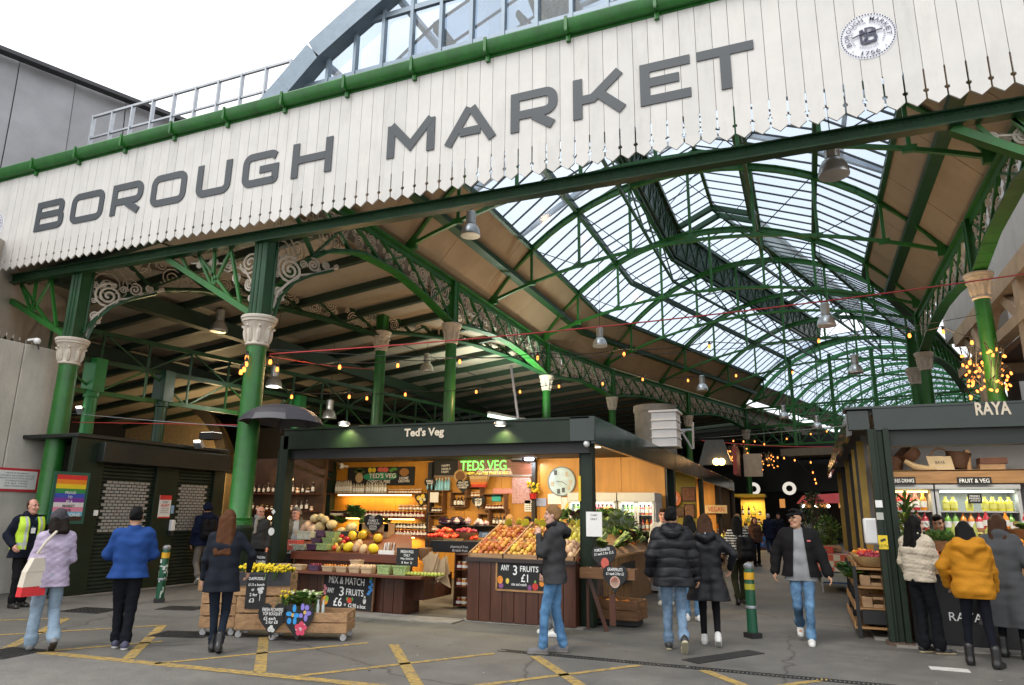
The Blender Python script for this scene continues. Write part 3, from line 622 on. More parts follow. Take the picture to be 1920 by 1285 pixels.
def roundel(cx, lab):
    t = thing('market_roundel', lab, 'emblem', (cx, FY, 8.02)); R = .345; zc = 8.02
    m = MB(); m.lathe([(0, -.012), (R, -.012), (R, .0), (0, .0)], 48, (cx, FY-.002, zc), ax=(V(1, 0, 0), V(0, 0, 1), V(0, -1, 0))); m.build('disc', mat('roundel_white', (.74, .75, .80), .4, var=.03), t)
    q = MB(); INK = mat('roundel_ink', (.05, .055, .09), .5); y = FY-.018; X, Zz = V(1, 0, 0), V(0, 0, 1)
    for k in range(56):
        a = 2*PI*k/56; d = V(math.cos(a), 0, math.sin(a)); e = V(-math.sin(a), 0, math.cos(a)); c = V(cx, y, zc)+d*(R-.02); q.obox(c, (d, e, V(0, 1, 0)), (.009, .010, .001))
    def arc_text(s, rad, h, a0, a1, flip=False):
        n = len(s)
        for i, ch in enumerate(s):
            if ch == ' ': continue
            a = math.radians(a0+(a1-a0)*i/(n-1)); d = V(math.cos(a), 0, math.sin(a)); ux = V(math.sin(a), 0, -math.cos(a)); uy = d
            if flip: ux, uy = -ux, -d
            text(q, ch, V(cx, y, zc)+d*rad, ux, uy, h, h*(.9 if ch not in 'I1' else .3), center=True, off=.002, bold=.01)
    arc_text('BOROUGH MARKET', .255, .062, 200, -5); arc_text('1756', .27, .06, 250, 291, True); arc_text('SOUTHWARK', .19, .022, 236, 304, True); arc_text('TRUSTEES OF THE BOROUGH MARKET', .20, .022, 215, -35)
    q.ball((cx-.2, y, zc-.2), (.008, .003, .008), 8, 6); q.ball((cx+.2, y, zc-.2), (.008, .003, .008), 8, 6)
    text(q, 'M', V(cx, y, zc+.0), X, Zz, .2, .2, center=True, off=.003); text(q, 'B', V(cx+.04, y, zc+.01), X, Zz, .23, .15, center=True, off=.004)
    stroke(q, [(cx-.19, zc+.0), (cx-.1, zc+.03), (cx+.18, zc+.06)], .012, y); stroke(q, [(cx-.08, zc-.12), (cx-.02, zc-.02), (cx-.07, zc+.1)], .022, y); stroke(q, [(cx-.06, zc-.12), (cx+.1, zc-.1)], .016, y)
    q.build('emblem_print', INK, t, smooth=False)
roundel(1.24, 'round white market emblem on the right end of the sign'); roundel(-17.0, 'round white market emblem cut by the left edge of the sign')

# front roof slope behind gutter, glazed gable, rail, left buildings
t = tag(MB().hexa([(-19.2, FY+.1, 9.25), (5, FY+.1, 9.25), (5, 12, 10.0), (-19.2, 12, 10.0), (-19.2, FY+.1, 9.33), (5, FY+.1, 9.33), (5, 12, 10.08), (-19.2, 12, 10.08)]).build('canopy_roof', mat('grey_roof_sheet', (.16, .17, .18), .5, .3)), 'low grey roof slope behind the green gutter', 'roof')
BLUES = mat('bluegrey_steel', (.20, .25, .30), .4, .45, var=.12)
t = thing('glazed_gable', 'arched blue grey glazed gable rising above the sign', 'glazed gable', (-2.7, 10.6, 10.5))
ar = [(-10.2, 9.95), (-9.68, 10.41), (-8.97, 11.07), (-8.2, 11.55), (-7.17, 12.16), (-6, 12.85), (-4.6, 13.45), (-2.7, 13.8)]; ar = ar+[(-5.4-x, z) for x, z in ar[:-1][::-1]]
def arz(x):
    for (a, za), (b_, zb) in zip(ar, ar[1:]):
        if a <= x <= b_: return za+(zb-za)*(x-a)/(b_-a)
    return 10
m = MB()
for (a, za), (b_, zb) in zip(ar, ar[1:]): m.bar((a, 10.5, za+.14), (b_, 10.5, zb+.14), .5, .34, up=(0, 1, 0))
m.build('arched_frame', BLUES, t)
m = MB(); k = -9.4
while k < 4.1: m.bar((k, 10.6, 10.0), (k, 10.6, arz(k)), .07, .12); k += .677
for z in (10.55, 11.75, 12.95):
    xs = [x for x in np.linspace(-10, 4.6, 300) if arz(x) > z]
    if xs: m.bar((xs[0], 10.6, z), (xs[-1], 10.6, z), .08, .12)
m.build('mullions', BLUES, t)
m = MB()
for i in range(40):
    a, b_ = -10+14.6*i/40, -10+14.6*(i+1)/40; m.quad((a, 10.64, 9.95), (b_, 10.64, 9.95), (b_, 10.64, arz(b_)), (a, 10.64, arz(a)))
m.build('glass_panes', glass('gable_glass', (.60, .70, .80), .16, .03, dif=.22, dcol=(.65, .75, .85)), t, smooth=False)
m = MB()
for yy in (14, 18, 22):
    for (a, za), (b_, zb) in zip(ar[1:-1], ar[2:-1]): m.bar((a, yy, za+.1+(yy-10)*.02), (b_, yy, zb+.1+(yy-10)*.02), .16, .16)
for (x, z) in ar[2:-2:2]: m.bar((x, 10.7, z+.1), (x, 22, z+.4), .12, .12)
m.build('inner_ribs', BLUES, t)
t = thing('guard_rail', 'grey steel guard rail on the roof above the sign', 'railing', (-13.3, 11, 10))
m = MB(); m.bar((-16.6, 11, 11.69), (-10.1, 11, 11.69), .06, .06); m.bar((-16.6, 11, 11.07), (-10.1, 11, 11.07), .05, .05); m.build('rails', STEEL, t)
m = MB(); k = -16.55
while k < -10: m.bar((k, 11, 9.7), (k, 11, 11.69), .05, .09); k += .715
m.build('posts', STEEL, t)
t = thing('clad_building', 'grey metal clad building rising behind the left end of the sign', 'building', (-19.5, 10, 0))
CLAD = mat('metal_cladding', (.235, .235, .245), .42, .25, var=.22, vs=.5, bump=.02, bs=4)
m = MB(); g = MB(); A0, A1 = V(-24.5, .2, 0), V(-16.5, 20.6, 0); dd = (A1-A0); n = 15
for i in range(n):
    a, b_ = A0+dd*(i/n), A0+dd*((i+1)/n-.0009); off = V(-.93, .36, 0)*(.03*(i % 2))
    for k in range(6):
        z0, z1 = 8.2+1.083*k, 8.2+1.083*(k+1); bu0, bu1 = -.025*(k-2)**2, -.025*(k-1)**2; e = V(.93, -.36, 0)
        m.quad(a+off+e*bu0+V(0, 0, z0), b_+off+e*bu0+V(0, 0, z0), b_+off+e*bu1+V(0, 0, z1), a+off+e*bu1+V(0, 0, z1))
m.build('cladding_panel', CLAD, t)
g.bar(A0+V(-.15, 0, 14.55), A1+V(-.15, 0, 14.55), .3, .12); bk = V(-.93, .36, 0)*.62; g.quad(A0+bk+V(0, 0, 8.2), A1+bk+V(0, 0, 8.2), A1+bk+V(0, 0, 14.7), A0+bk+V(0, 0, 14.7)); g.hexa([A0+V(-.9, .3, 8.2), A1+V(-.9, .3, 8.2), A1+V(-10, 3, 8.2), A0+V(-10, 3, 8.2), A0+V(-.9, .3, 14.6), A1+V(-.9, .3, 14.6), A1+V(-10, 3, 14.6), A0+V(-10, 3, 14.6)])
g.build('parapet', mat('cladding_joint', (.05, .05, .055), .5, .4), t)
t = thing('concrete_wall', 'pale stained concrete panel wall at the left edge', 'wall', (-15.2, 8, 0))
CW = mat('panel_concrete', (.46, .43, .375), .8, var=.2, vs=1.2, bump=.06, bs=30, dirt=.35)
m = MB()
for i in range(8):
    y1 = 10.55-i*1.15
    m.box(-15.6, -15.12, y1-1.13, y1, 0, 5.08)
m.build('panels', CW, t, bevel=.012); MB().box(-15.7, -15.2, 1, 10.5, 0, 5.0).build('core', mat('joint_dark', (.06, .055, .05), .8), t)
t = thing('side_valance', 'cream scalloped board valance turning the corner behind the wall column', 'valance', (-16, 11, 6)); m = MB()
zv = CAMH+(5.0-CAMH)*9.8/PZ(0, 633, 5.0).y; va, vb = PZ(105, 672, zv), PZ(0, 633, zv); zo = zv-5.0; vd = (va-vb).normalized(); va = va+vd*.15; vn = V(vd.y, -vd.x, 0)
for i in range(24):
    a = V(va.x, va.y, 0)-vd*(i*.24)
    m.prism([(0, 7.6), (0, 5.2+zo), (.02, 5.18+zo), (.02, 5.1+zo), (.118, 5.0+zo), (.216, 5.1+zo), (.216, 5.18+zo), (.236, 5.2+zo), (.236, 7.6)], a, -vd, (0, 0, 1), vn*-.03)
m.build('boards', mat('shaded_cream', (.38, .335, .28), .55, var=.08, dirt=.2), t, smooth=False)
t = thing('dome_camera', 'small white dome camera on a bracket under the valance', 'security camera', tuple(PX(70, 640, -14.9))); p = PX(70, 640, -14.9)
MB().ball(p, .07, 10, 8).box(p.x-.3, p.x, p.y-.02, p.y+.02, p.z+.03, p.z+.07).build('housing', WHITE, t); MB().tube([p, p+V(.03, .02, -.12), p+V(.06, .02, -.18)], .015, 6).build('cable', BLACK, t)
t = thing('wall_notice', 'white printed notice in a red frame on the concrete wall', 'sign', tuple(PX(32, 900, -15.1)))
def px_rect(u0, v0, u1, v1, x): return PX(u0, (v0+v1)/2, x).y, PX(u1, (v0+v1)/2, x).y, PX((u0+u1)/2, v1, x).z, PX((u0+u1)/2, v0, x).z
y0, y1, z0, z1 = px_rect(-14, 878, 68, 922, -15.1); y1 += .05
MB().box(-15.12, -15.09, y0, y1, z0, z1).build('frame', mat('sign_red', (.5, .03, .04), .5), t); MB().box(-15.09, -15.085, y0+.05, y1-.05, z0+.05, z1-.05).build('sheet', PAPER, t)
q = MB()
for i, s in enumerate(('PRIVATE PROPERTY', 'THE PUBLIC ARE ADVISED THAT THIS', 'PROPERTY IS PROTECTED BY SECURITY', 'CCTV OPERATES IN THIS MARKET', 'AT ALL TIMES', 'NO PARKING')): text(q, s, V(-15.084, (y0+y1)/2, z1-.1-i*(z1-z0-.16)/6), V(0, 1, 0), V(0, 0, 1), .028, (y1-y0)*(.75 if i in (1, 2) else .5), center=True)
q.build('print', DARKM, t, smooth=False)

# ================================================================ left aisle: ceiling, beams, lattice, vault, dark walls
t = thing('aisle_roof', 'low panelled roof over the left aisle with dark beams', 'roof', (-16, 20, 7)); CEIL = mat('aisle_panel', (.27, .235, .185), .6, var=.12, vs=.8, dirt=.3)
zc = lambda x: 7.95+.115*(x+9.5)
edge = [(-9.55, 9.95), (-9.55, 29), (-3.0, 49), (2.5, 66)]
m = MB(); bm_ = MB()
for (xa, ya), (xb, yb) in zip(edge, edge[1:]):
    p = [(xa, ya, zc(xa)-.0), (-30, ya, zc(-30)), (-30, yb, zc(-30)), (xb, yb, zc(xa))]; m.hexa(p+[(a, c, z+.08) for a, c, z in p])
m.build('ceiling_panel', CEIL, t)
m = MB()
for a, b_ in ((V(-9.72, 10.5, 0), V(-9.72, 29.1, 0)), (H2(-.9, -7.05, 0), H2(60, -7.05, 0))): m.hexa([a+V(0, 0, 7.8), b_+V(0, 0, 7.8), b_+V(-.06, 0, 7.8), a+V(-.06, 0, 7.8), a+V(0, 0, 9), b_+V(0, 0, 9), b_+V(-.06, 0, 9), a+V(-.06, 0, 9)])
m.build('gutter_board', mat('gutter_beige', (.26, .19, .12), .6, var=.2, vs=1.5, dirt=.4), t)
yy = 10.3; k = 0
while yy < 60:
    xe = -9.6 if yy < 29 else -9.6+(yy-29)*.33
    bm_.bar((xe, yy, zc(min(xe, -9.5))-.1), (-30, yy, zc(-30)-.1), .16, .2); yy += 1.7; k += 1
for x in (-13, -16.4, -20): bm_.bar((x, 10.2, zc(x)-.03), (x, 60, zc(x)-.03), .03, .02)
bm_.bar((-15.6, 10.1, 6.9), (-15.6, 60, 6.9), .3, .4); bm_.bar((-20, 10.1, 6.4), (-20, 60, 6.4), .3, .4)
bm_.build('ceiling_beam', mat('beam_dark', (.012, .03, .016), .5), t)
t = thing('lattice_girder', 'long dark and green lattice girder behind the shuttered kiosk', 'girder', (-16, 20, 4.6)); m = MB(); m2 = MB(); LA, LB = V(-16.75, 11.0, 0), V(-12.0, 38, 0); dl = LB-LA; n = 22
for z, mm in ((4.55, m), (5.35, m2), (6.1, m2)): mm.bar(LA+V(0, 0, z), LB+V(0, 0, z), .09, .12)
for i in range(n):
    a, c = LA+dl*(i/n), LA+dl*((i+1)/n)
    m.bar(a+V(0, 0, 4.55), a+V(0, 0, 5.35), .05, .05); m2.bar(a+V(0, 0, 5.35), a+V(0, 0, 6.1), .05, .05)
    m.bar(a+V(0, 0, 4.55 if i % 2 else 5.35), c+V(0, 0, 5.35 if i % 2 else 4.55), .045, .045); m2.bar(a+V(0, 0, 6.1 if i % 2 else 5.35), c+V(0, 0, 5.35 if i % 2 else 6.1), .045, .045)
m.build('lower_lattice', GREEN, t); m2.build('upper_lattice', GREEND, t)
BRGR = mat('bright_green', (.02, .22, .045), .4, var=.15)
for i, (u, lab) in enumerate([(166, 'plain green post behind the kiosk, nearest the wall column'), (284, 'plain dark green post behind the middle of the kiosk'), (505, 'plain green post seen just right of the umbrella column')]):
    p = PX(u, 760, -16.6); k = (p.y-11)/27; x = -16.75+4.75*k; t = thing('lattice_post', lab, 'post', (x, p.y, 0)); q = MB(); q.lathe([(.15, 0), (.15, 4.4), (.19, 4.42), (.19, 4.55)], 20, (x, p.y, 0)); q.box(x-.22, x+.22, p.y-.16, p.y+.16, 4.55, 5.4); q.build('shaft', BRGR if i != 1 else GREEND, t)
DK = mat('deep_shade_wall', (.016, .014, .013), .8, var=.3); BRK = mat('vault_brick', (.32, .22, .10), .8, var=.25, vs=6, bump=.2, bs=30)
t = thing('railway_vault', 'ochre rendered railway arch behind the kiosk', 'arch', (-26, 26, 0)); m = MB(); ax0, ax1 = PY(150, 815, 24).x, PY(420, 815, 24).x; cx = (ax0+ax1)/2; rx = (ax1-ax0)/2+.4; zt = PY(290, 742, 24).z
pl = [(cx+rx*math.cos(PI*i/24), max(.0, 3.2+(zt-3.2)*math.sin(PI*i/24))) for i in range(25)]; m.prism([(cx+rx, 0)]+pl+[(cx-rx, 0)], (0, 24, 0), (1, 0, 0), (0, 0, 1), (0, .5, 0)); m.build('tympanum', BRK, t)
m = MB()
for a, c in zip(pl, pl[1:]): m.bar((a[0], 23.8, a[1]+.08), (c[0], 23.8, c[1]+.08), .5, .22, up=(0, 1, 0))
m.build('arch_ring', mat('arch_dark', (.05, .035, .02), .8), t)
t = thing('added_rear_wall', 'added dark walls closing the left aisle and hiding the sky', 'building', (-28, 40, 0)); m = MB(); m.box(-30.4, -30, 6, 70, 0, 9); m.box(-30, -9, 58, 58.4, 0, 9); m.box(-30, -13, 40, 40.4, 0, 8); m.box(-30, -15.9, 27, 27.3, 0, 5.6); m.build('wall', DK, t)  # walls added to shut out sky; near-black colour holds the deep shade
for k in range(7): m = MB(); m.box(-28+k*2.3, -26.6+k*2.3, 26.9, 26.98, .4, 2.6); m.build('shop_window', mat('dim_window', (.05, .03, .015), .3), t)
for k in range(14): m = MB(); m.box(-29+k*1.2, -28.2+k*1.2, 39.9, 39.97, 4.9, 5.5); m.build('clerestory_pane', emit('far_daylight', (.75, .85, .8), .6), t)
# right: concrete framed building above the right stall
CF = mat('frame_concrete', (.36, .27, .18), .75, var=.2, vs=2, bump=.05, bs=20, dirt=.3)
t = thing('concrete_frame', 'tan concrete framed building beyond the right hand columns', 'building', (6, 25, 0)); m = MB()
for z, w, h in ((8.25, .5, .5), (6.9, .35, .3), (3.6, .6, .4)): m.box(5.35, 5.35+w, 12.5, 29, z-h, z)
for k in range(3): y = 15.5+k*5.2; m.box(5.38, 5.8, y, y+.45, 0, 8.1); m.bar((5.6, y+.2, 6.6), (5.6, y+2.4, 8), .28, .3); m.bar((5.6, y+.2, 6.6), (5.6, y-2, 8), .28, .3); m.box(5.5, 14, y+.1, y+.4, 6.2, 6.5)
m.build('frame', CF, t)
MB().box(5.45, 5.75, 12.5, 31, 8.3, 13).build('upper_wall', mat('pale_render', (.34, .35, .36), .6, var=.15, vs=1, dirt=.3), t)
q_ = [H2(5, 8.6, 0), H2(60, 8.6, 0), H2(60, 9, 0), H2(5, 9, 0)]; MB().hexa(q_+[p+V(0, 0, 13) for p in q_]).build('flank_wall', mat('flank_brown', (.10, .085, .07), .7, var=.3, vs=1), t)
m = MB(); m.box(11, 11.3, 10, 30, 0, 9); m.box(5.9, 11, 12.5, 30, 6.55, 6.75); m.build('inner_wall', mat('brown_interior', (.10, .05, .025), .7, var=.3), t)
# end of the hall
t = thing('end_building', 'black fronted building with round lamps closing the far end', 'building', (0, 58, 0)); q = M2+D2*24; DKB = mat('black_front', (.012, .012, .012), .5, var=.3)
def E(a, s, z): p = q+E2*a+D2*s; return V(p.x, p.y, z)
m = MB(); m.hexa([E(-34, 4, 0), E(9, 4, 0), E(9, 4.4, 0), E(-34, 4.4, 0), E(-34, 4, 7.6), E(9, 4, 7.6), E(9, 4.4, 7.6), E(-34, 4.4, 7.6)]); m.hexa([E(-8, 1, 3.4), E(3, 1, 3.4), E(3, 4, 3.4), E(-8, 4, 3.4), E(-8, 1, 5.2), E(3, 1, 5.2), E(3, 4, 5.2), E(-8, 4, 5.2)]); m.build('wall', DKB, t)
for k in range(9): m = MB(); a = -7+k*1.2+.3*(k % 2); w_ = .35+.25*(k % 3); h_ = 2.9-.25*(k % 2); m.hexa([E(a, .9, 2.3), E(a+w_, .9, 2.3), E(a+w_, .98, 2.3), E(a, .98, 2.3), E(a, .9, h_), E(a+w_, .9, h_), E(a+w_, .98, h_), E(a, .98, h_)]); m.build('shop_window', emit('warm_window', (1, .42, .12), .35), t)
m = MB(); m.hexa([E(-1.0, .6, 0), E(6, .6, 0), E(6, .9, 0), E(-1.0, .9, 0), E(-1.0, .6, 3.6), E(6, .6, 3.6), E(6, .9, 3.6), E(-1.0, .9, 3.6)]); m.build('pale_shop_wall', mat('pale_wall', (.5, .48, .44), .7, var=.1), t)
m = MB(); m.hexa([E(-6, -1, 5.7), E(3.5, -1, 5.7), E(3.5, 3, 5.7), E(-6, 3, 5.7), E(-6, -1, 6.2), E(3.5, -1, 6.2), E(3.5, 3, 6.2), E(-6, 3, 6.2)]); m.build('canopy_slab', mat('slab_beige', (.20, .15, .10), .7), t)
for u, v in ((1413, 917), (1480, 916)):
    p = PY(u, v, 50); m = MB(); m.lathe([(.3, -.06), (.42, 0), (.42, .05), (.2, .06), (.2, -.06), (.3, -.06)], 24, p, cap=False, ax=(V(1, 0, 0), V(0, 0, 1), V(0, -1, 0))); tag(m.build('round_lamp_sign', emit('ring_white', (1, .93, .8), .45)), 'round white ring sign, %s, on the black end wall' % ('left one' if u < 1450 else 'right one'), 'round sign', 'ring signs on the black wall')
# ================================================================ lamps and strings
BULB = emit('warm_bulb', (1, .27, .05), 2.4); LAMPW = emit('lamp_white', (1, .95, .8), 4); COOL = emit('cool_lamp', (.75, .85, 1), 30)
ALU = mat('spun_aluminium', (.62, .62, .60), .3, .75, var=.1); LENS = mat('lamp_lens', (.72, .72, .70), .25, var=.1, vs=20)
pend = thing('pendant_lamp', '', 'pendant lamp')
m = MB(); m.lathe([(.235, 0), (.24, .02), (.235, .06), (.215, .16), (.17, .25), (.12, .29), (.11, .30)], 24); m.build('bell_reflector', ALU, pend)
m = MB(); m.lathe([(0, .015), (.225, .012), (.225, .03), (0, .032)], 24); m.build('lens', LENS, pend)
m = MB(); m.lathe([(.10, .30), (.115, .31), (.115, .62), (.09, .64), (.03, .66)], 20, flute=lambda t, z: 1+.05*math.sin(14*t)); m.build('gear_housing', ALU, pend)
m = MB(); m.tube([(0, 0, .65), (0, 0, 4)], .008, 5); m.ball((0, 0, .68), .03, 8, 6); m.build('rod', DARKM, pend)
PL = [(882, 443, 14.2, 'big glass bell lamp hanging below the sign letter A'), (1564, 330, 11.6, 'largest bell lamp hanging below the right emblem'), (1125, 650, 22, 'bell lamp hanging over the middle of the left stall roof end'), (1550, 612, 20, 'bell lamp hanging at the centre right under the arches'),
      (1317, 733, 30, 'bell lamp above the beehive boxes column'), (1605, 700, 26, 'bell lamp next to the right columns above the awning'), (1470, 784, 38, 'small bell lamp above the lane'), (1533, 803, 40, 'small bell lamp low beside the right stall corner'), (513, 726, 16, 'lit bell lamp right of the umbrella column'), (617, 786, 19, 'bell lamp above the left part of the stall fascia'), (410, 622, 14.5, 'dark bell lamp under the aisle roof left of the umbrella column'), (800, 697, 21, 'dark bell lamp under the aisle roof between the slim columns')]
KID[pend.name] = [(c, []) for c in kids(pend)]
for i, (u, v, y, lab) in enumerate(PL):
    p = PY(u, v, y)
    if i == 0: pend.location = p; pend['label'] = lab; pend['group'] = 'bell lamps hanging in the hall'; t = pend
    else: t = dup(pend, p, 0, lab, 'bell lamps hanging in the hall')
    if u == 513: lamp('pendant_light', 'POINT', p+V(0, 0, -.05), 60, (1, .95, .85), .12)
bulbm = MB(); bulbm.lathe([(0, -.08), (.024, -.075), (.034, -.045), (.028, -.005), (.018, .02)], 10); bulb_me = bulbm.build('bulb', BULB); 
cap_m = MB(); cap_m.lathe([(.022, .015), (.026, .03), (.026, .09), (.008, .1)], 8); 
def festoon(lab, pts, sag=.12, light=()):
    t = thing('festoon_string', lab, 'light string', pts[0], 0, 'strings of warm bulbs'); m = MB()
    for a, b_ in zip(pts, pts[1:]):
        m.tube([a.lerp(b_, f)+V(0, 0, .1-sag*4*f*(1-f)*min(1, (b_-a).length/3)) for f in np.linspace(0, 1, 9)], .011, 5)
    for p in pts: m.lathe([(.022, .015), (.026, .03), (.026, .09), (.008, .1)], 8, p)
    m.build('cable', BLACK, t)
    for p in pts:
        o = bulb_me.copy(); C.objects.link(o); o.location = p; o.parent = t; o.matrix_parent_inverse = t.matrix_basis.inverted()
    for i in light: lamp('bulb_light', 'POINT', pts[i]+V(0, 0, -.2), 22, (1, .6, .28), .08)
A_ = [(507, 676), (520, 690), (637, 686), (746, 683), (862, 676), (1008, 669), (1170, 662), (1330, 648), (1535, 637)]
festoon('warm bulb string from the umbrella column across to the right columns', [PY(u, v, 10.3+i*.95) for i, (u, v) in enumerate(A_)], light=(2, 4, 6))
B_ = [(547, 742), (655, 742), (688, 745), (760, 738), (893, 733), (975, 733), (1048, 723), (1130, 718), (1205, 710), (1290, 712), (1380, 703), (1486, 697)]
festoon('lower warm bulb string running along the left arcade into the hall', [PY(u, v, 13.5+i*1.1) for i, (u, v) in enumerate(B_)], light=(1, 4, 8))
festoon('short row of warm bulbs looped on the left of the umbrella column', [PY(463, 668, 9.75), PY(462, 680, 9.72), PY(458, 690, 9.7), PY(452, 695, 9.68)], .02)
festoon('warm bulbs strung low over the lane beside the beehives', [PY(u, v, 38+i*.5) for i, (u, v) in enumerate([(1356, 830), (1375, 826), (1394, 827), (1415, 827), (1433, 832), (1475, 822), (1520, 813), (1550, 808)])], .2)
festoon('warm bulbs hanging in a dark opening left of the right stall', [PY(u, v, 36) for u, v in [(1520, 866), (1524, 885), (1528, 898), (1530, 905), (1490, 862), (1470, 858), (1458, 857)]], .0)
festoon('three warm bulbs by the right columns', [PY(1705, 627, 17), PY(1768, 620, 17.2), PY(1822, 640, 17.3), PY(1818, 678, 17.4)], .2, light=(1,))
def cluster(lab, c, n, r, hz, en):
    t = thing('bulb_cluster', lab, 'light cluster', c, 0); m = MB()
    for i in range(n):
        a = RU(0, 2*PI); q = V(c.x+r*math.cos(a)*RU(.55, 1.1), c.y+r*math.sin(a)*RU(.55, 1.1), c.z+RU(-hz, hz)*(1 if random.random() < .7 else .5))
        o = bulb_me.copy(); C.objects.link(o); o.location = q; o.parent = t; o.matrix_parent_inverse = t.matrix_basis.inverted(); o.rotation_euler = (RU(-1, 1), RU(-1, 1), 0); o.scale = (.78,)*3
        a2 = a+RU(-1, 1); m.tube([q+V(0, 0, .05), q+V(RU(-.1, .1), RU(-.1, .1), .2), V(c.x+r*.6*math.cos(a2), c.y+r*.6*math.sin(a2), c.z+RU(-hz, hz*1.3))], .009, 4)
    m.build('cable', BLACK, t); lamp('cluster_light', 'POINT', c+V(0, -r-.25, .1), en, (1, .6, .25), .2)
cluster('dense cluster of glowing bulbs and twigs wrapped round the right column', PY(1848, 700, 17.9), 60, .42, .52, 60)
cluster('far glowing chandelier of bulbs over the left stalls', PY(1387, 856, 34), 26, .55, .4, 60); cluster('far glowing bulbs round a capital by the end wall', PY(1440, 866, 40), 18, .5, .4, 40)
bpy.data.objects.remove(bulb_me)
RED = mat('red_cable', (.45, .03, .03), .5)
def cable(lab, pts, r, mt, sag=.15):
    m = MB()
    for a, b_ in zip(pts, pts[1:]): m.tube([a.lerp(b_, f)-V(0, 0, sag*4*f*(1-f)) for f in np.linspace(0, 1, 16)], r, 5)
    return tag(m.build('overhead_cable', mt), lab, 'cable')
cable('long red cable from the umbrella column up to the right edge', [PY(505, 664, 10.2), PY(1940, 511, 14)], .014, RED)
cable('second red cable from the umbrella column to the shaded slim column', [PY(505, 668, 10.2), PY(700, 692, 17.8)], .012, RED, .05)
cable('thin grey wire crossing behind the red cable', [PY(505, 655, 10.2), PY(1835, 590, 17.8)], .007, DARKM, .5)
cable('thin pale wire sagging above the kiosk', [PY(135, 775, 10.2), PY(450, 800, 10.2)], .007, STEEL, .02)
cable('pink cable over the kiosk', [PY(135, 792, 10.3), PY(452, 797, 10.3)], .007, RED, .0)
cable('red cable pair over the far lane', [PY(1315, 826, 36), PY(1560, 838, 36)], .02, RED, .1)
cable('pale wire fanning over the lane to the right stall corner', [PY(1310, 822, 30), PY(1590, 798, 12)], .008, STEEL, .02)
for i, (u, v, y, tl, lab) in enumerate([(373, 834, 12.6, 1, 'small floodlight lamp on top of the shuttered kiosk'), (152, 770, 12, 1, 'small warm floodlight lamp behind the wall column')]):
    p = PY(u, v, y); t = thing('floodlight', lab, 'floodlight', p); MB().obox(p, (V(1, 0, 0), V(0, .8, .6), V(0, -.6, .8)), (.11, .05, .08)).build('housing', STEEL, t); MB().obox(p+V(0, -.05, .045), (V(1, 0, 0), V(0, .8, .6), V(0, -.6, .8)), (.09, .01, .06)).build('lens', LAMPW, t)

# ================================================================ shuttered kiosk
KX = -13.5
t = kiosk = thing('shuttered_kiosk', 'dark green market kiosk with two rolled down shutters', 'kiosk', (KX, 11.7, 0))
m = MB(); m.box(KX-2.6, KX-.12, 10.3, 13.75, 0, 3.0)
for y0, y1, z0, z1 in [(9.72, 10.42, 0, 3.09), (11.75, 12.35, 0, 3.09), (13.45, 13.8, 0, 3.09), (10.42, 11.75, 2.62, 3.09), (12.35, 13.45, 2.62, 3.09)]: m.box(KX-.13, KX, y0, y1, z0, z1)
m.build('panel', STALLG, t, bevel=.008)
m = MB(); m.box(KX-2.7, KX+.05, 9.7, 13.85, 3.09, 3.17); m.box(KX-.01, KX+.22, 10.2, 13.7, 2.62, 3.02); m.build('shutter_housing', mat('kiosk_top', (.008, .012, .010), .45, var=.3), t, bevel=.012)
SHT = mat('shutter_steel', (.028, .042, .034), .35, .5, var=.25, vs=4); PERF = mat('perforated_light', (.34, .35, .34), .45, .3, var=.12)
for y0, y1 in ((10.42, 11.75), (12.35, 13.45)):
    m = MB(); z = .02
    while z < 2.6:
        m.prism([(0, 0), (.022, .02), (.022, .055), (0, .075)], (KX-.09, y0, z), (1, 0, 0), (0, 0, 1), (0, y1-y0, 0)); z += .076
    s = m.build('roller_shutter', SHT, t); m = MB(); z = 1.22; k = 0
    while z < 2.22:
        y = y0+.1+(.07 if k % 2 else 0)
        while y+.115 < y1-.08: m.box(KX-.07, KX-.062, y, y+.115, z, z+.05); y += .135
        z += .066; k += 1
    attach(m.build('perforated_slats', PERF), s)
t = thing('pride_poster', 'rainbow striped poster on the end of the kiosk', 'poster', (KX, 10, 2)); X_ = KX+.01
ya, yb = PX(103, 905, X_).y+.03, PX(160, 905, X_).y+.02; zb, zt = 1.45, 2.33
MB().box(KX, X_+.01, ya-.06, yb+.06, zb-.06, zt+.06).build('frame', mat('teal_frame', (.015, .09, .06), .5), t)
cols = [(.62, .03, .03), (.75, .22, .02), (.75, .55, .02), (.03, .25, .06), (.04, .08, .42), (.19, .04, .30), (.70, .66, .66), (.70, .25, .35), (.15, .45, .62), (.04, .02, .015)]
m = MB(); n = len(cols)
for i in range(n): m.box(X_+.01, X_+.016, ya, yb, zt-(i+1)*(zt-zb)/n, zt-i*(zt-zb)/n, i)
m.build('print', [mat('pride_%d' % i, c, .45, var=.05) for i, c in enumerate(cols)], t, smooth=False)
m = MB()
for i, s in enumerate(('PROUD', 'TO', 'BE A', 'MARKET', 'FOR', 'EVERYONE')): text(m, s, V(X_+.018, (ya+yb)/2, zt-.34-i*.085), V(0, 1, 0), V(0, 0, 1), .05 if i < 5 else .062, None if i < 5 else (yb-ya)*.85, center=True, m=0 if i not in (3, 4) else 1, bold=.02)
m.build('lettering', [WHITE, DARKM], t, smooth=False)
t = thing('alert_notice', 'white notice with a red heading on the pillar between the two shutters', 'notice', (KX, 12, 1.8)); ya, yb = 11.9, 12.22
MB().box(KX, KX+.012, ya, yb, 1.5, 2.0).build('sheet', PAPER, t); MB().box(KX+.012, KX+.014, ya, yb, 1.9, 2.0).box(KX+.012, KX+.014, ya, yb, 1.5, 1.53).build('red_band', mat('notice_red', (.6, .03, .03), .5), t)
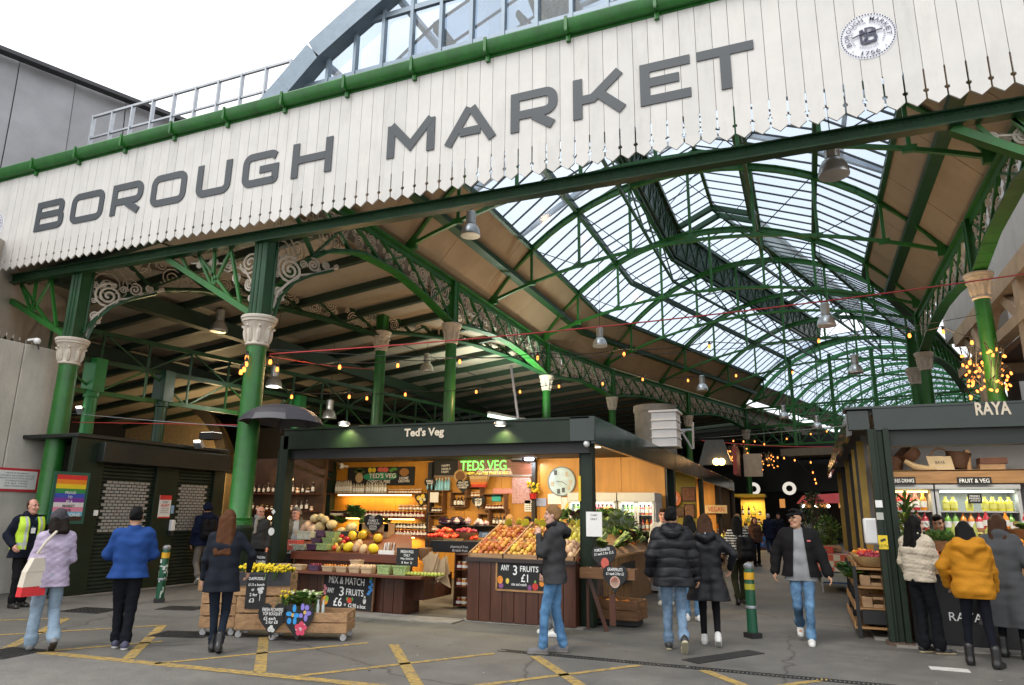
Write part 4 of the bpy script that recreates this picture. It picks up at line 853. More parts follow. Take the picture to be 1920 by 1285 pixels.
m = MB(); text(m, 'STAY', V(KX+.015, (ya+yb)/2, 1.85), V(0, 1, 0), V(0, 0, 1), .05, center=True); text(m, 'ALERT', V(KX+.015, (ya+yb)/2, 1.78), V(0, 1, 0), V(0, 0, 1), .055, .24, center=True, m=1, bold=.02)
for i, s in enumerate(('CONTROL THE VIRUS', 'SAVE LIVES', 'KEEP DISTANCE')): text(m, s, V(KX+.015, (ya+yb)/2, 1.71-i*.045), V(0, 1, 0), V(0, 0, 1), .024, .22, center=True)
m.build('print', [DARKM, mat('notice_red2', (.6, .03, .03), .5)], t, smooth=False)
t = thing('sanitiser_dispenser', 'white hand gel dispenser on the kiosk pillar', 'dispenser', (KX, 12.3, 1.3)); MB().box(KX, KX+.1, 12.24, 12.34, 1.22, 1.46).build('case', WHITE, t, bevel=.015); MB().box(KX+.005, KX+.09, 12.25, 12.33, 1.1, 1.22).build('nozzle', BLACK, t)
tag(MB().box(KX, KX+.012, 12.24, 12.32, 1.6, 1.78).build('round_sticker', mat('sticker_blue', (.25, .4, .6), .5)), 'small pale blue sticker above the gel dispenser', 'sticker')
tag(MB().box(KX, KX+.02, 10.33, 10.42, 1.55, 1.66).build('light_switch', WHITE), 'small white switch beside the rainbow poster', 'switch')
def bollard(p, tilt, lab, marks):
    t = thing('bollard', lab, 'bollard', p, 0, 'green bollards'); d = Vector(tilt).normalized(); x, y, _ = frame(d); ax = (x, y, d)
    BG = mat('bollard_green', (.008, .08, .038), .4, var=.25, dirt=.4)
    MB().lathe([(.075, 0), (.075, .1), (.07, .5), (.068, .92), (.06, .95)], 20, p, ax=ax).build('post', BG, t)
    MB().lathe([(.06, .95), (.072, .97), (.072, 1.0), (.04, 1.03), (0, 1.035)], 20, p, ax=ax).build('cap', STEEL, t)
    MB().lathe([(.0725, .80), (.0725, .90)], 20, p, ax=ax).build('reflective_band', mat('band_yellow', (.65, .35, .02), .4), t)
    MB().lathe([(.079, .40), (.083, .42), (.079, .44)], 20, p, ax=ax).build('hoop', STEEL, t)
    MB().lathe([(.13, -.02), (.13, .07), (.09, .075)], 4, p, ax=ax).build('foot', BLACK, t)
    if marks:
        m = MB()
        for k in range(26):
            a = RU(0, 6.28); z = RU(.1, .75); c = p+d*z+x*(.0755*math.cos(a))+y*(.0755*math.sin(a)); nn = (x*math.cos(a)+y*math.sin(a)); e = d.cross(nn); m.obox(c, (e, d, nn), (RU(.008, .025), RU(.01, .05), .002))
        m.build('torn_stickers', mat('torn_paper', (.5, .55, .5), .8, var=.2), t)
    if not marks:
        m = MB(); m.lathe([(.0728, .66), (.0728, .74)], 20, p, ax=ax); m.build('lower_band', mat('band_olive', (.4, .35, .03), .5), t)
bollard(PZ(298, 1130), (.03, .0, 1), 'scuffed green bollard covered in torn stickers by the kiosk', True)
bollard(PZ(1412, 1196), (0, 0, 1), 'upright green bollard with a yellow band in the lane', False)
# ================================================================ produce and goods library
def mesh_only(mb, name, mats, ang=.8):
    o = mb.build(name, mats, ang=ang); me = o.data; bpy.data.objects.remove(o); return me
def inst(me, name, loc, label, cat, group, rot=None, sc=1):
    o = bpy.data.objects.new(name, me); C.objects.link(o); o.location = loc
    o.rotation_euler = rot if rot is not None else (RU(-.4, .4), RU(-.4, .4), RU(0, 6.28))
    o.scale = (sc,)*3 if not isinstance(sc, tuple) else sc
    return tag(o, label, cat, group)
def fruit_mat(n, a, b_, rough=.35, rnd=.25, hue=.015, vs=14): return mat(n, a, rough, var=.12, vs=vs, rnd=rnd, hue=hue, col2=b_)
m = MB(); m.lathe([(0, -.028), (.014, -.033), (.028, -.028), (.038, -.005), (.036, .018), (.022, .03), (.008, .026), (0, .02)], 12); m.tube([(0, 0, .02), (.004, 0, .042)], .002, 4)
APPLE = mesh_only(m, 'apple', fruit_mat('apple_skin', (.42, .025, .02), (.62, .30, .06), hue=.03)); APPLEY = mesh_only(m, 'apple_y', fruit_mat('apple_yellow', (.55, .16, .03), (.66, .45, .09), hue=.03)); APPLEG = mesh_only(m, 'apple_g', fruit_mat('apple_green', (.30, .42, .05), (.42, .42, .08)))
m = MB(); m.ball((0, 0, 0), (.038, .038, .036), 12, 8); ORANGE = mesh_only(m, 'orange', fruit_mat('orange_skin', (.70, .20, .01), (.72, .27, .02))); TOMATO = mesh_only(m, 'tomato', fruit_mat('tomato_skin', (.52, .025, .012), (.62, .07, .02), .2)); PLUM = mesh_only(m, 'plum', fruit_mat('plum_skin', (.20, .012, .04), (.35, .02, .05)))
LIME = mesh_only(m, 'lime', fruit_mat('lime_skin', (.33, .38, .06), (.5, .45, .1)))
m = MB(); m.ball((0, 0, 0), (.075, .075, .09), 16, 10, f=lambda t, p: 1+.01*math.sin(10*t)); m.tube([(0, 0, .085), (.01, 0, .1)], .006, 5)
MELONY = mesh_only(m, 'melon_yellow', fruit_mat('melon_yellow', (.74, .46, .015), (.78, .54, .03), .4)); MELONC = mesh_only(m, 'melon_pale', mat('melon_net', (.50, .40, .20), .6, var=.25, vs=30, bump=.3, bs=60, rnd=.1)); SQUASH = mesh_only(m, 'squash', fruit_mat('squash_skin', (.55, .33, .18), (.62, .42, .26), .55))
m = MB(); m.lathe([(0, -.03), (.05, -.045), (.075, -.03), (.085, 0), (.07, .035), (.03, .04), (0, .03)], 20, flute=lambda t, z: 1+.06*abs(math.sin(4*t))); m.tube([(0, 0, .03), (.01, .0, .06)], .01, 6)
PUMPKIN = mesh_only(m, 'pumpkin', fruit_mat('pumpkin_skin', (.68, .19, .01), (.75, .27, .02), .45))
m = MB(); m.lathe([(0, -.05), (.03, -.045), (.042, -.01), (.034, .03), (.02, .055), (0, .06)], 12); PEAR = mesh_only(m, 'pear', fruit_mat('pear_skin', (.50, .42, .05), (.58, .48, .10)))
MANGO = mesh_only(MB().ball((0, 0, 0), (.05, .04, .065), 12, 8), 'mango', fruit_mat('mango_skin', (.55, .20, .03), (.35, .40, .05)))
m = MB()
for i in range(7):
    a = (i-3)*.16; pts = [(math.sin(a)*.02*j+.012*(i-3), .03+.045*math.sin(j*.5)*1.0, .10-.04*j) for j in range(5)]
    m.tube([V(x, y-.03, z) for x, y, z in pts], [.006, .016, .018, .016, .005], 7)
m.tube([(-.03, 0, .1), (.03, 0, .1)], .012, 6); BANANA = mesh_only(m, 'banana', fruit_mat('banana_skin', (.52, .50, .03), (.60, .56, .06)))
def leafmesh(name, n, r, h, mts, lw=.05, ll=.12, up=.5):
    m = MB()
    for i in range(n):
        a = RU(0, 6.28); e = RU(0, 1); c = V(math.cos(a)*r*e*.6, math.sin(a)*r*e*.6, RU(0, h*.5)); d = V(math.cos(a), math.sin(a), RU(up*.5, up*1.6)).normalized(); s = d.cross(V(0, 0, 1)).normalized(); k = RU(.6, 1.3); w = lw*k; L_ = ll*k; u = s.cross(d)
        p = [c-s*w*.15, c+s*w*.15, c+d*L_*.5+s*w*.6+u*.01, c+d*L_*.5-s*w*.6+u*.01, c+d*L_*.55-u*.008, c+d*L_-V(0, 0, L_*.15)]
        m.add(p, [(0, 1, 2, 4), (1, 0, 4, 2)][:1]+[(0, 4, 3), (4, 2, 5), (3, 4, 5)], random.randrange(len(mts)))
    return mesh_only(m, name, mts)
LG1 = mat('leaf_mid', (.055, .14, .025), .5, var=.3, vs=20, rnd=.2); LG2 = mat('leaf_dark', (.025, .075, .018), .5, var=.3, vs=20, rnd=.2); LG3 = mat('leaf_pale', (.20, .30, .07), .5, var=.3, vs=20, rnd=.2); LPU = mat('leaf_purple', (.10, .025, .06), .45, var=.3, vs=20)
LETT = leafmesh('lettuce', 60, .10, .12, [LG1, LG3], .09, .12); KALE = leafmesh('kale', 70, .09, .14, [LG2, LG1], .06, .13, .9); HERB = leafmesh('herb', 80, .07, .2, [LG1, LG1, LG3], .025, .12, 1.6); RADI = leafmesh('chicory', 60, .09, .12, [LPU, LG3], .08, .11)
LEEK = mesh_only(MB().tube([(-.2, 0, 0), (-.05, 0, .01), (.1, 0, .02), (.2, .01, .04)], [.012, .013, .016, .028], 7), 'leek', mat('leek_skin', (.55, .58, .38), .5, var=.3, vs=5, col2=(.20, .36, .10)))
CARROT = mesh_only(MB().tube([(-.09, 0, 0), (0, 0, 0), (.09, 0, 0)], [.004, .013, .018], 7), 'carrot', fruit_mat('carrot_skin', (.62, .17, .01), (.68, .22, .02)))
def jar(name, body, lid, r=.045, h=.12, bottle=False, label=None):
    m = MB()
    if bottle: m.lathe([(r*.96, 0), (r, .01), (r, h*.6), (r*.85, h*.7), (r*.38, h*.82), (r*.38, h*.93)], 14); m.lathe([(r*.42, h*.93), (r*.42, h), (0, h)], 10, m=1)
    else: m.lathe([(r*.95, 0), (r, .01), (r, h*.8), (r*.9, h*.86)], 14); m.lathe([(r*.95, h*.86), (r*.95, h), (0, h)], 14, m=1)
    m.lathe([(r*1.015, h*.18), (r*1.015, h*.52)], 14, m=2)
    return mesh_only(m, name, [body, lid, label or PAPER])
def gl(n, c): return mat(n, c, .12, var=.15, vs=10, rnd=.25, coat=.6)
JRED = jar('jar_red', gl('jam_red', (.16, .012, .010)), mat('lid_gold', (.45, .30, .10), .3, .7)); JAMB = jar('jar_amber', gl('jam_amber', (.42, .16, .02)), mat('lid_white', (.6, .58, .5), .4)); JDK = jar('jar_dark', gl('jam_dark', (.035, .012, .014)), mat('lid_gold', (.45, .30, .10), .3, .7))
BDK = jar('bottle_dark', gl('glass_dark', (.03, .012, .010)), mat('lid_black', (.02, .02, .02), .4), .036, .26, True); BBL = jar('bottle_blue', mat('bottle_blue', (.20, .48, .62), .3, var=.1, rnd=.1), mat('lid_white', (.6, .58, .5), .4), .042, .30, True, mat('lab_blue', (.25, .55, .68), .5)); BWH = jar('bottle_pale', mat('bottle_pale', (.45, .42, .34), .3, rnd=.1), mat('lid_wine', (.10, .02, .02), .4), .042, .30, True, WHITE)
BGR = jar('bottle_green', gl('juice_green', (.16, .38, .04)), mat('lid_green', (.03, .25, .05), .4), .045, .26, True); BOR = jar('bottle_orange', gl('juice_orange', (.70, .24, .02)), mat('lid_orange', (.6, .2, .02), .4), .045, .26, True); BRD = jar('bottle_red', gl('juice_red', (.5, .03, .04)), mat('lid_red', (.5, .03, .03), .4), .045, .26, True); BYE = jar('bottle_yellow', gl('juice_yellow', (.62, .58, .06)), mat('lid_yellow', (.6, .55, .1), .4), .05, .2, True, mat('lab_yellow', (.62, .6, .15), .5))
CRATE = wood('crate_wood', (.40, .235, .115), .6, 'X', rnd=.12); CRATED = wood('old_crate_wood', (.20, .095, .038), .65, 'X', rnd=.12); CARD = mat('cardboard', (.40, .26, .14), .8, var=.1, vs=8); KRAFT = mat('kraft', (.46, .33, .20), .8, var=.1, vs=8, rnd=.1); DKW = wood('dark_stained_wood', (.085, .028, .013), .42, 'Z', coat=.2); DKW2 = wood('red_stained_wood', (.16, .045, .022), .4, 'X', coat=.2); PLY = wood('ply_wall', (.54, .25, .03), .5, 'Z', var=.14, sc=.35); OAK = wood('oak_board', (.40, .215, .08), .5, 'X', var=.3); WICK = mat('wicker', (.20, .10, .04), .65, var=.3, vs=40, bump=.6, bs=120, rnd=.15); WICKL = mat('pale_wicker', (.48, .30, .13), .65, var=.3, vs=40, bump=.6, bs=120)
def crate(name, lab, c, ux, w, d, h, mt, cat='crate', slats=2, group=None, casters=False, hole=True):
    """slatted wooden crate, c = centre of base, ux = direction of the long side"""
    c = Vector(c); ux = _n(ux); uy = V(-ux.y, ux.x, 0); Z = V(0, 0, 1); t = thing(name, lab, cat, c, 0, group); m = MB(); z0 = .1 if casters else 0
    m.obox(c+Z*(z0+.01), (ux, uy, Z), (w/2-.015, d/2-.015, .01)); sh = h/slats
    for k in range(slats):
        z = z0+sh*(k+.5)
        for sg in (-1, 1):
            m.obox(c+uy*(sg*(d/2-.008))+Z*z, (ux, uy, Z), (w/2, .008, sh/2-.008))
            if hole and k == slats-1:
                for q in (-1, 1): m.obox(c+ux*(sg*(w/2-.006))+uy*(q*d*.33)+Z*z, (ux, uy, Z), (.007, d*.17-.008, sh/2-.008))
                m.obox(c+ux*(sg*(w/2-.006))+Z*(z-sh*.32), (ux, uy, Z), (.0068, d*.16, sh*.16)); m.obox(c+ux*(sg*(w/2-.006))+Z*(z+sh*.36), (ux, uy, Z), (.0068, d*.16, sh*.12))
            else: m.obox(c+ux*(sg*(w/2-.006))+Z*z, (ux, uy, Z), (.007, d/2-.017, sh/2-.008))
    for a in (-1, 1):
        for b_ in (-1, 1): m.obox(c+ux*(a*(w/2-.03))+uy*(b_*(d/2-.03))+Z*(z0+h/2), (ux, uy, Z), (.016, .016, h/2))
    m.build('slatted_body', mt, t, bevel=.003)
    if casters:
        for a in (-1, 1):
            for b_ in (-1, 1):
                q = c+ux*(a*(w/2-.05))+uy*(b_*(d/2-.05)); k = MB(); k.lathe([(0, -.015), (.04, -.015), (.045, 0), (.04, .015), (0, .015)], 14, q+Z*.045, ax=(ux, Z, uy)); k.obox(q+Z*.075, (ux, uy, Z), (.02, .022, .025)); k.build('caster', mat('caster_grey', (.42, .42, .42), .4, .3), t)
    return t
def board(name, lab, c, ux, uy, w, h, lines, shape='rect', cat='chalkboard', art=(), frame=None, th=.02, rot=0, bm=None):
    """painted blackboard; lines: (text, x, y, height, width or None) in 0..1 board coordinates"""
    c = Vector(c); ux, uy = _n(ux), _n(uy); n = ux.cross(uy)
    if rot: ux, uy = (ux*math.cos(rot)+uy*math.sin(rot)), (uy*math.cos(rot)-ux*math.sin(rot))
    t = thing(name, lab, cat, c); m = MB(); o = c
    if shape == 'rect': po = [(-w/2, -h/2), (w/2, -h/2), (w/2, h/2), (-w/2, h/2)]
    elif shape == 'heart': po = [(w*.5*.98*math.sin(a)**3, h*.5*(13*math.cos(a)-5*math.cos(2*a)-2*math.cos(3*a)-math.cos(4*a))/15.0+h*.04) for a in np.linspace(0, 2*PI, 33)[:-1]][::-1]
    else: po = [(w/2*math.cos(a), h/2*math.sin(a)) for a in np.linspace(0, 2*PI, 25)[:-1]]
    m.prism(po, o, ux, uy, -n*th); m.build('panel', bm or BOARD, t, smooth=False)
    if frame:
        f = MB()
        for a, b_ in (((-w/2, -h/2), (w/2, -h/2)), ((w/2, -h/2), (w/2, h/2)), ((w/2, h/2), (-w/2, h/2)), ((-w/2, h/2), (-w/2, -h/2))): f.bar(o+ux*a[0]+uy*a[1], o+ux*b_[0]+uy*b_[1], .028, .028, up=n)
        f.build('frame', frame, t)
    q = MB()
    for s, x, y, hh, ww in lines: text(q, s, o+ux*((x-.5)*w)+uy*((y-.5)*h), ux, uy, hh*h, ww*w if ww else None, center=True, off=.003, bold=.012)
    if lines: q.build('chalk_lettering', CHALK, t, smooth=False)
    for nm, cl, blobs in art:
        q = MB()
        for x, y, rx, ry in blobs:
            pp = [(rx*w*math.cos(a), ry*h*math.sin(a)) for a in np.linspace(0, 2*PI, 13)[:-1]]
            q.add([o+ux*((x-.5)*w+a)+uy*((y-.5)*h+b_)+n*(.002+.0006*(hash((nm, x)) % 5)) for a, b_ in pp], [tuple(range(12))])
        q.build(nm, mat('paint_'+'%.2f_%.2f_%.2f' % cl, cl, .6, var=.2, vs=30), t, smooth=False)
    return t
X_, Y_, Z_ = V(1, 0, 0), V(0, 1, 0), V(0, 0, 1)

# ================================================================ left stall ("Ted's Veg")
FYT = 10.9; BWY = 17.5
st = stall = thing('fruit_stall', 'dark green fruit and vegetable stall with lit ply back wall left of the lane', 'market stall', (-6.3, 11, 0))
m = MB(); m.box(-9.3, -3.16, FYT, FYT+.08, 2.84, 3.22); m.box(-9.3, -3.16, FYT-.02, FYT+.1, 3.2, 3.24); m.build('front_fascia', STALLG, st, bevel=.006)
m = MB(); m.box(-9.25, -3.2, FYT+.09, FYT+.25, 2.66, 2.86); m.build('shutter_box', BLACK, st)
m = MB(); text(m, "Ted's Veg", V(-6.60, FYT-.006, 2.965), X_, Z_, .19, .80, off=.008, bold=.035); m.build('fascia_lettering', mat('sign_cream', (.62, .53, .40), .5), st, smooth=False)
SIDEG = mat('glossy_side_green', (.02, .032, .026), .16, var=.3, vs=1.5, bump=.05, bs=3)
m = MB()
y = FYT
for i, (y1, dz) in enumerate(((18.4, 0), (23.6, .02), (28.6, -.01), (34, .0))): m.box(-3.16, -3.08, y+.03, y1, 2.80+dz, 3.24+dz); y = y1
m.box(-3.5, -3.08, FYT-.02, FYT+.03, 2.84, 3.24)
m.build('side_fascia', SIDEG, st, bevel=.008)
m = MB(); m.quad((-9.3, FYT+.05, 3.2), (-3.1, FYT+.05, 3.2), (-3.1, 34, 3.2), (-13, BWY, 3.2)); m.hexa([(-9.3, FYT+.1, 3.1), (-3.16, FYT+.1, 3.1), (-3.16, BWY, 3.1), (-12.95, BWY, 3.1), (-9.3, FYT+.1, 3.16), (-3.16, FYT+.1, 3.16), (-3.16, BWY, 3.16), (-12.95, BWY, 3.16)]); m.box(-12.9, -3.16, BWY, 34, 3.1, 3.16); m.build('roof_deck', mat('stall_ceiling', (.10, .095, .085), .7, var=.2), st)
for x, y, w, d, lab in ((-9.28, 11.0, .2, .2, None), (-3.3, 11.2, .19, .19, None), (-3.2, 18.35, .16, .2, None), (-12.9, 17.3, .2, .2, None)):
    m = MB(); m.box(x-w/2, x+w/2, y-d/2, y+d/2, 0, 3.1); 
    for s in (-1, 1): m.box(x+s*w/2-.012, x+s*w/2+.012, y-d/2-.012, y+d/2+.01, .05, 2.84)
    m.build('corner_post', STALLG, st, bevel=.006)
m = MB(); n = 9
for i in range(n): x0 = -12.95+9.75*i/n; m.box(x0+.004, x0+9.75/n-.004, BWY, BWY+.04, 0, 3.1)
m.build('ply_wall', PLY, st); MB().box(-13, -3.16, BWY+.05, BWY+.1, 0, 3.2).build('wall_backing', DARKM, st)
m = MB(); a, b_ = V(-9.35, 11.1, 2.95), V(-12.95, 17.4, 2.95); m.bar(a, b_, .12, .3); m.bar(a-V(0, 0, .35), b_-V(0, 0, .35), .06, .06); m.build('slanting_eaves_beam', mat('beam_brown', (.03, .02, .014), .6), st)
# strip lamps under the stall ceiling
for i, (x, y) in enumerate(((-7.9, 12.6), (-5.2, 12.6), (-9.3, 13.9), (-6.4, 13.9), (-4.4, 13.9))):
    t = thing('strip_lamp', ('warm tube lamp under the left stall ceiling, ' + ('front pair, left', 'front pair, right', 'rear row, left', 'rear row, middle', 'rear row, right')[i]), 'strip lamp', (x, y, 3.05)); MB().box(x-.6, x+.6, y-.05, y+.05, 3.03, 3.1).build('casing', WHITE, t); MB().box(x-.58, x+.58, y-.03, y+.03, 3.015, 3.03).build('tube', emit('tube_warm', (1, .78, .5), 3), t)
    lamp('tube_light', 'AREA', (x, y, 3.0), 56, (1, .76, .44), 1.2, sy=.25, parent=t, rot=(.35 if i < 2 else .8, 0, 0))
for i, u in enumerate((645, 938)):
    p = PY(u, 795, FYT-.16); t = thing('fascia_lamp', 'small spotlight washing the green fascia, '+('left of the lettering', 'right of the lettering')[i], 'spotlight', p)
    MB().lathe([(.09, -.03), (.11, -.02), (.10, .03), (.04, .05), (0, .05)], 18, p).build('hood', ALU, t); MB().lathe([(0, -.03), (.085, -.03), (.085, -.028), (0, -.028)], 18, p).build('lens', LAMPW, t); MB().bar(p+V(0, .02, .02), p+V(0, .2, .02), .02).build('arm', DARKM, t)
    lamp('spot_light', 'SPOT', p+V(0, .02, -.04), 30, (.95, 1, .42), .04, rot=(.25, 0, 0), parent=t, spot=2.2)
# ---- things on the back wall
def WL(u, v, d=.0): return PY(u, v, BWY-d)
def shelf(lab, u0, u1, v, dep=.35, mt=DKW2, th=.03, lit=0):
    a, b_ = WL(u0, v), WL(u1, v); t = thing('wall_shelf', lab, 'shelf', (a+b_)/2); z = (a.z+b_.z)/2; MB().box(a.x, b_.x, BWY-dep, BWY-.002, z-th, z).build('plank', mt, t)
    if lit:
        MB().box(a.x+.3, b_.x-.4, BWY-dep*.5, BWY-dep*.5+.04, z-th-.03, z-th-.002).build('light_strip', emit('strip_orange', (1, .62, .18), 7), t); lamp('shelf_light', 'AREA', ((a.x+b_.x)/2, BWY-dep*.5, z-th-.05), lit, (1, .62, .2), abs(b_.x-a.x)*.7, sy=.06, parent=t)
    return a.x, b_.x, z, BWY-dep*.55
def row(sh, me, name, n, f0, f1, label, cat, group, sc=1., rows=1, y=0):
    for r in range(rows):
        for i in range(n):
            x = sh[0]+(sh[1]-sh[0])*(f0+(f1-f0)*(i+.5)/n); inst(me, name, (x+RU(-.01, .01), sh[3]+y-r*.1, sh[2]+.001), label, cat, group, rot=(0, 0, RU(0, 6)), sc=sc*RU(.95, 1.05))
s1 = shelf('top lit shelf of pale bottles under the painted sign', 625, 800, 926, lit=11)
row(s1, BWH, 'bottle', 8, .07, .24, 'white labelled bottle on the top lit shelf, left part', 'bottle', 'white labelled bottles on the top shelf', 1.25); row(s1, BWH, 'bottle', 5, .26, .38, 'shorter white labelled bottle on the top lit shelf', 'bottle', 'shorter white labelled bottles on the top shelf', 1.0); row(s1, BWH, 'bottle', 8, .40, .62, 'thin necked pale bottle at the middle of the top lit shelf', 'bottle', 'thin necked bottles on the top shelf', 1.1); row(s1, JAMB, 'honey_jar', 12, .64, .98, 'small amber jar on the right part of the top lit shelf', 'jar', 'amber jars on the top shelf', 1.0)
s2 = shelf('second wall shelf crowded with red jars', 625, 806, 970, lit=13)
row(s2, JDK, 'jam_jar', 8, .01, .2, 'dark jar at the left end of the second shelf', 'jar', 'dark jars on the second shelf', 1.5, 1); row(s2, JRED, 'jam_jar', 20, .22, .98, 'red jam jar in the row on the second shelf', 'jar', 'red jars on the second shelf', 1.5)
s2b = (s2[0]+(s2[1]-s2[0])*.72, s2[1], s2[2]+.2, s2[3]); row(s2b, JAMB, 'jam_jar', 8, 0, 1, 'orange jar stacked in the upper right of the second shelf', 'jar', 'orange jars stacked on the second shelf', 1.15)
s3 = shelf('third wall shelf of dark jam jars behind the counter', 700, 806, 1004, lit=10)
row(s3, JRED, 'jam_jar', 12, .3, .99, 'dark red jam jar on the third shelf', 'jar', 'jam jars on the third shelf', 1.4); s3b = (s3[0], s3[1], s3[2]+.18, s3[3]); row(s3b, JDK, 'jam_jar', 12, .3, .99, 'black topped jam jar stacked on the third shelf', 'jar', 'jam jars stacked on the third shelf', 1.35)
s4 = shelf('lowest wall shelf beside the basket table', 700, 800, 1030, lit=7)
a, b_ = WL(655, 877), WL(778, 910); t = board('painted_sign', 'long dark painted sign with a man in a hat, vegetables and the words chemical free', ((a.x+b_.x)/2, BWY-.05, (a.z+b_.z)/2), X_, Z_, b_.x-a.x, a.z-b_.z, [("TED'S VEG", .53, .52, .26, .40), ('CHEMICAL FREE', .48, .20, .17, .34), ('HOME', .85, .38, .15, .13), ('GROWN', .85, .22, .15, .16)], cat='sign',
  art=[('painted_face', (.50, .36, .20), [(.18, .42, .06, .28)]), ('painted_hat', (.06, .10, .03), [(.18, .75, .085, .12), (.18, .85, .05, .12)]), ('painted_scroll', (.03, .28, .16), [(.36, .47, .12, .19), (.52, .50, .16, .20), (.66, .48, .09, .17)]), ('painted_corn', (.70, .52, .04), [(.34, .83, .03, .15), (.40, .83, .03, .14)]), ('painted_tomato', (.60, .12, .10), [(.50, .85, .05, .13), (.57, .84, .05, .13)]), ('painted_leaf', (.08, .25, .05), [(.7, .87, .05, .08), (.66, .8, .03, .1)]), ('painted_mountain', (.30, .14, .04), [(.85, .70, .07, .22)])])
b_ = MB()
for u0, u1, col, nm in ((657, 690, CRATE, ''), (697, 742, CRATE, ''), (748, 782, CRATE, '')):
    c = WL((u0+u1)/2, 866); w = abs(WL(u1, 866).x-WL(u0, 866).x); t = thing('wall_crate', 'small wooden crate fixed high on the ply wall, '+{657: 'leftmost', 697: 'middle', 748: 'right'}[u0], 'crate', c); m = MB(); z0, z1 = c.z, c.z+.42
    m.box(c.x-w/2, c.x+w/2, BWY-.3, BWY-.01, z0, z0+.02); m.box(c.x-w/2, c.x-w/2+.03, BWY-.3, BWY-.01, z0, z1); m.box(c.x+w/2-.03, c.x+w/2, BWY-.3, BWY-.01, z0, z1); m.build('box', CRATE, t)
    q = thing('stored_item', {657: 'pale bundle', 697: 'black and pale bundle of bags', 748: 'blue green dried flower bunch'}[u0]+' kept in the high wall crate', 'bundle', (c.x, BWY-.15, z0+.02)); m = MB()
    for i in range(40): m.ball((c.x+RU(-w*.35, w*.35), BWY-.15+RU(-.08, .08), z0+.05+RU(0, .3)), RU(.02, .05), 6, 4, i % 2)
    m.build('heap', [mat({657: 'sage', 697: 'coal', 748: 'teal_dry'}[u0], {657: (.3, .3, .28), 697: (.03, .03, .03), 748: (.10, .22, .22)}[u0], .7), mat({657: 'bone', 697: 'brass_dull', 748: 'dark_dry'}[u0], {657: (.4, .35, .3), 697: (.3, .22, .08), 748: (.03, .05, .06)}[u0], .7)], q)
a, b_ = WL(813, 860), WL(1006, 892); bw_, bh = b_.x-a.x, a.z-b_.z
t = thing('neon_sign_board', 'long brown board with green glowing lettering on the back wall', 'neon sign', (a.x+bw_/2, BWY-.05, a.z-bh/2)); MB().box(a.x, b_.x, BWY-.06, BWY-.02, b_.z, a.z).build('board', DKW2, t); MB().box(a.x+.04, a.x+bw_*.26, BWY-.07, BWY-.06, b_.z+.03, a.z-.03).build('slate_panel', BOARD, t)
m = MB()
for z in (a.z, b_.z): m.box(a.x-.02, b_.x+.02, BWY-.08, BWY-.01, z-.02, z+.02)
m.build('frame', mat('grey_wood', (.22, .19, .16), .7), t)
m = MB(); text(m, 'TEDS VEG', V(a.x+bw_*.29, BWY-.075, b_.z+bh*.30), X_, Z_, bh*.52, bw_*.44, off=.01); m.build('neon_tube', emit('neon_green', (.16, 1, .10), 2.2), t, smooth=False)
m = MB(); text(m, 'CHEMICAL FREE FRUIT & VEG', V(a.x+bw_*.33, BWY-.075, b_.z+bh*.08), X_, Z_, bh*.14, bw_*.42, off=.01); m.build('small_tube', emit('neon_yellow', (1, .75, .08), 1.2), t, smooth=False)
m = MB(); text(m, 'HAPPY', V(a.x+bw_*.1, BWY-.075, b_.z+bh*.52), X_, Z_, bh*.12); text(m, 'FAMILY', V(a.x+bw_*.1, BWY-.075, b_.z+bh*.34), X_, Z_, bh*.12); text(m, 'FARM', V(a.x+bw_*.1, BWY-.075, b_.z+bh*.18), X_, Z_, bh*.12); m.build('chalk_lettering', CHALK, t, smooth=False)
c = WL(1054, 903); R = .36; t = thing('wall_clock', 'large pale blue wall clock with picture patches', 'clock', (c.x, BWY-.05, c.z)); ax = (X_, Z_, -Y_)
MB().lathe([(0, .03), (R, .03), (R, 0), (0, 0)], 40, (c.x, BWY-.02, c.z), ax=ax).build('dial', mat('clock_blue', (.42, .56, .62), .5, var=.2, vs=6), t); m = MB(); m.lathe([(R-.01, .0), (R+.02, .0), (R+.02, .04), (R-.01, .04)], 40, (c.x, BWY-.02, c.z), ax=ax, cap=False); m.build('rim', mat('clock_rim', (.12, .16, .18), .4), t)
m = MB(); m.bar((c.x, BWY-.06, c.z), (c.x+.14, BWY-.06, c.z-.09), .018, .008); m.bar((c.x, BWY-.065, c.z), (c.x-.14, BWY-.065, c.z-.0), .018, .008); m.build('hands', BLACK, t)
m = MB(); m2 = MB()
for k, (dx, dz) in enumerate(((-.16, .22), (.14, .18), (-.08, -.25), (.05, -.22), (.24, -.02), (-.25, -.06), (.2, -.16))): (m if k in (0, 2, 3) else m2).box(c.x+dx-.04, c.x+dx+.04, BWY-.056, BWY-.05, c.z+dz-.06, c.z+dz+.06)
m.build('dark_picture', mat('pic_dark', (.04, .06, .08), .5), t); m2.build('pale_picture', mat('pic_pale', (.45, .42, .35), .5), t)
for i, (u, on) in enumerate(((970, 0), (994, 1))):
    c = WL(u, 857, .25); t = thing('floodlight', 'dark unlit floodlight left of the glaring one' if not on else 'glaring white floodlight high on the back wall', 'floodlight', c); ax = (X_, _n((0, .95, -.3)), _n((0, .3, .95))); MB().obox(c, ax, (.15, .05, .12)).build('housing', BLACK, t, bevel=.01); MB().obox(c-ax[1]*.052, ax, (.125, .004, .1)).build('lens', COOL if on else mat('dull_lens', (.2, .2, .19), .2), t)
    if on: lamp('flood_light', 'AREA', c+V(0, -.1, -.03), 26, (.8, .88, 1), .2, rot=(math.radians(65), 0, 0), parent=t)
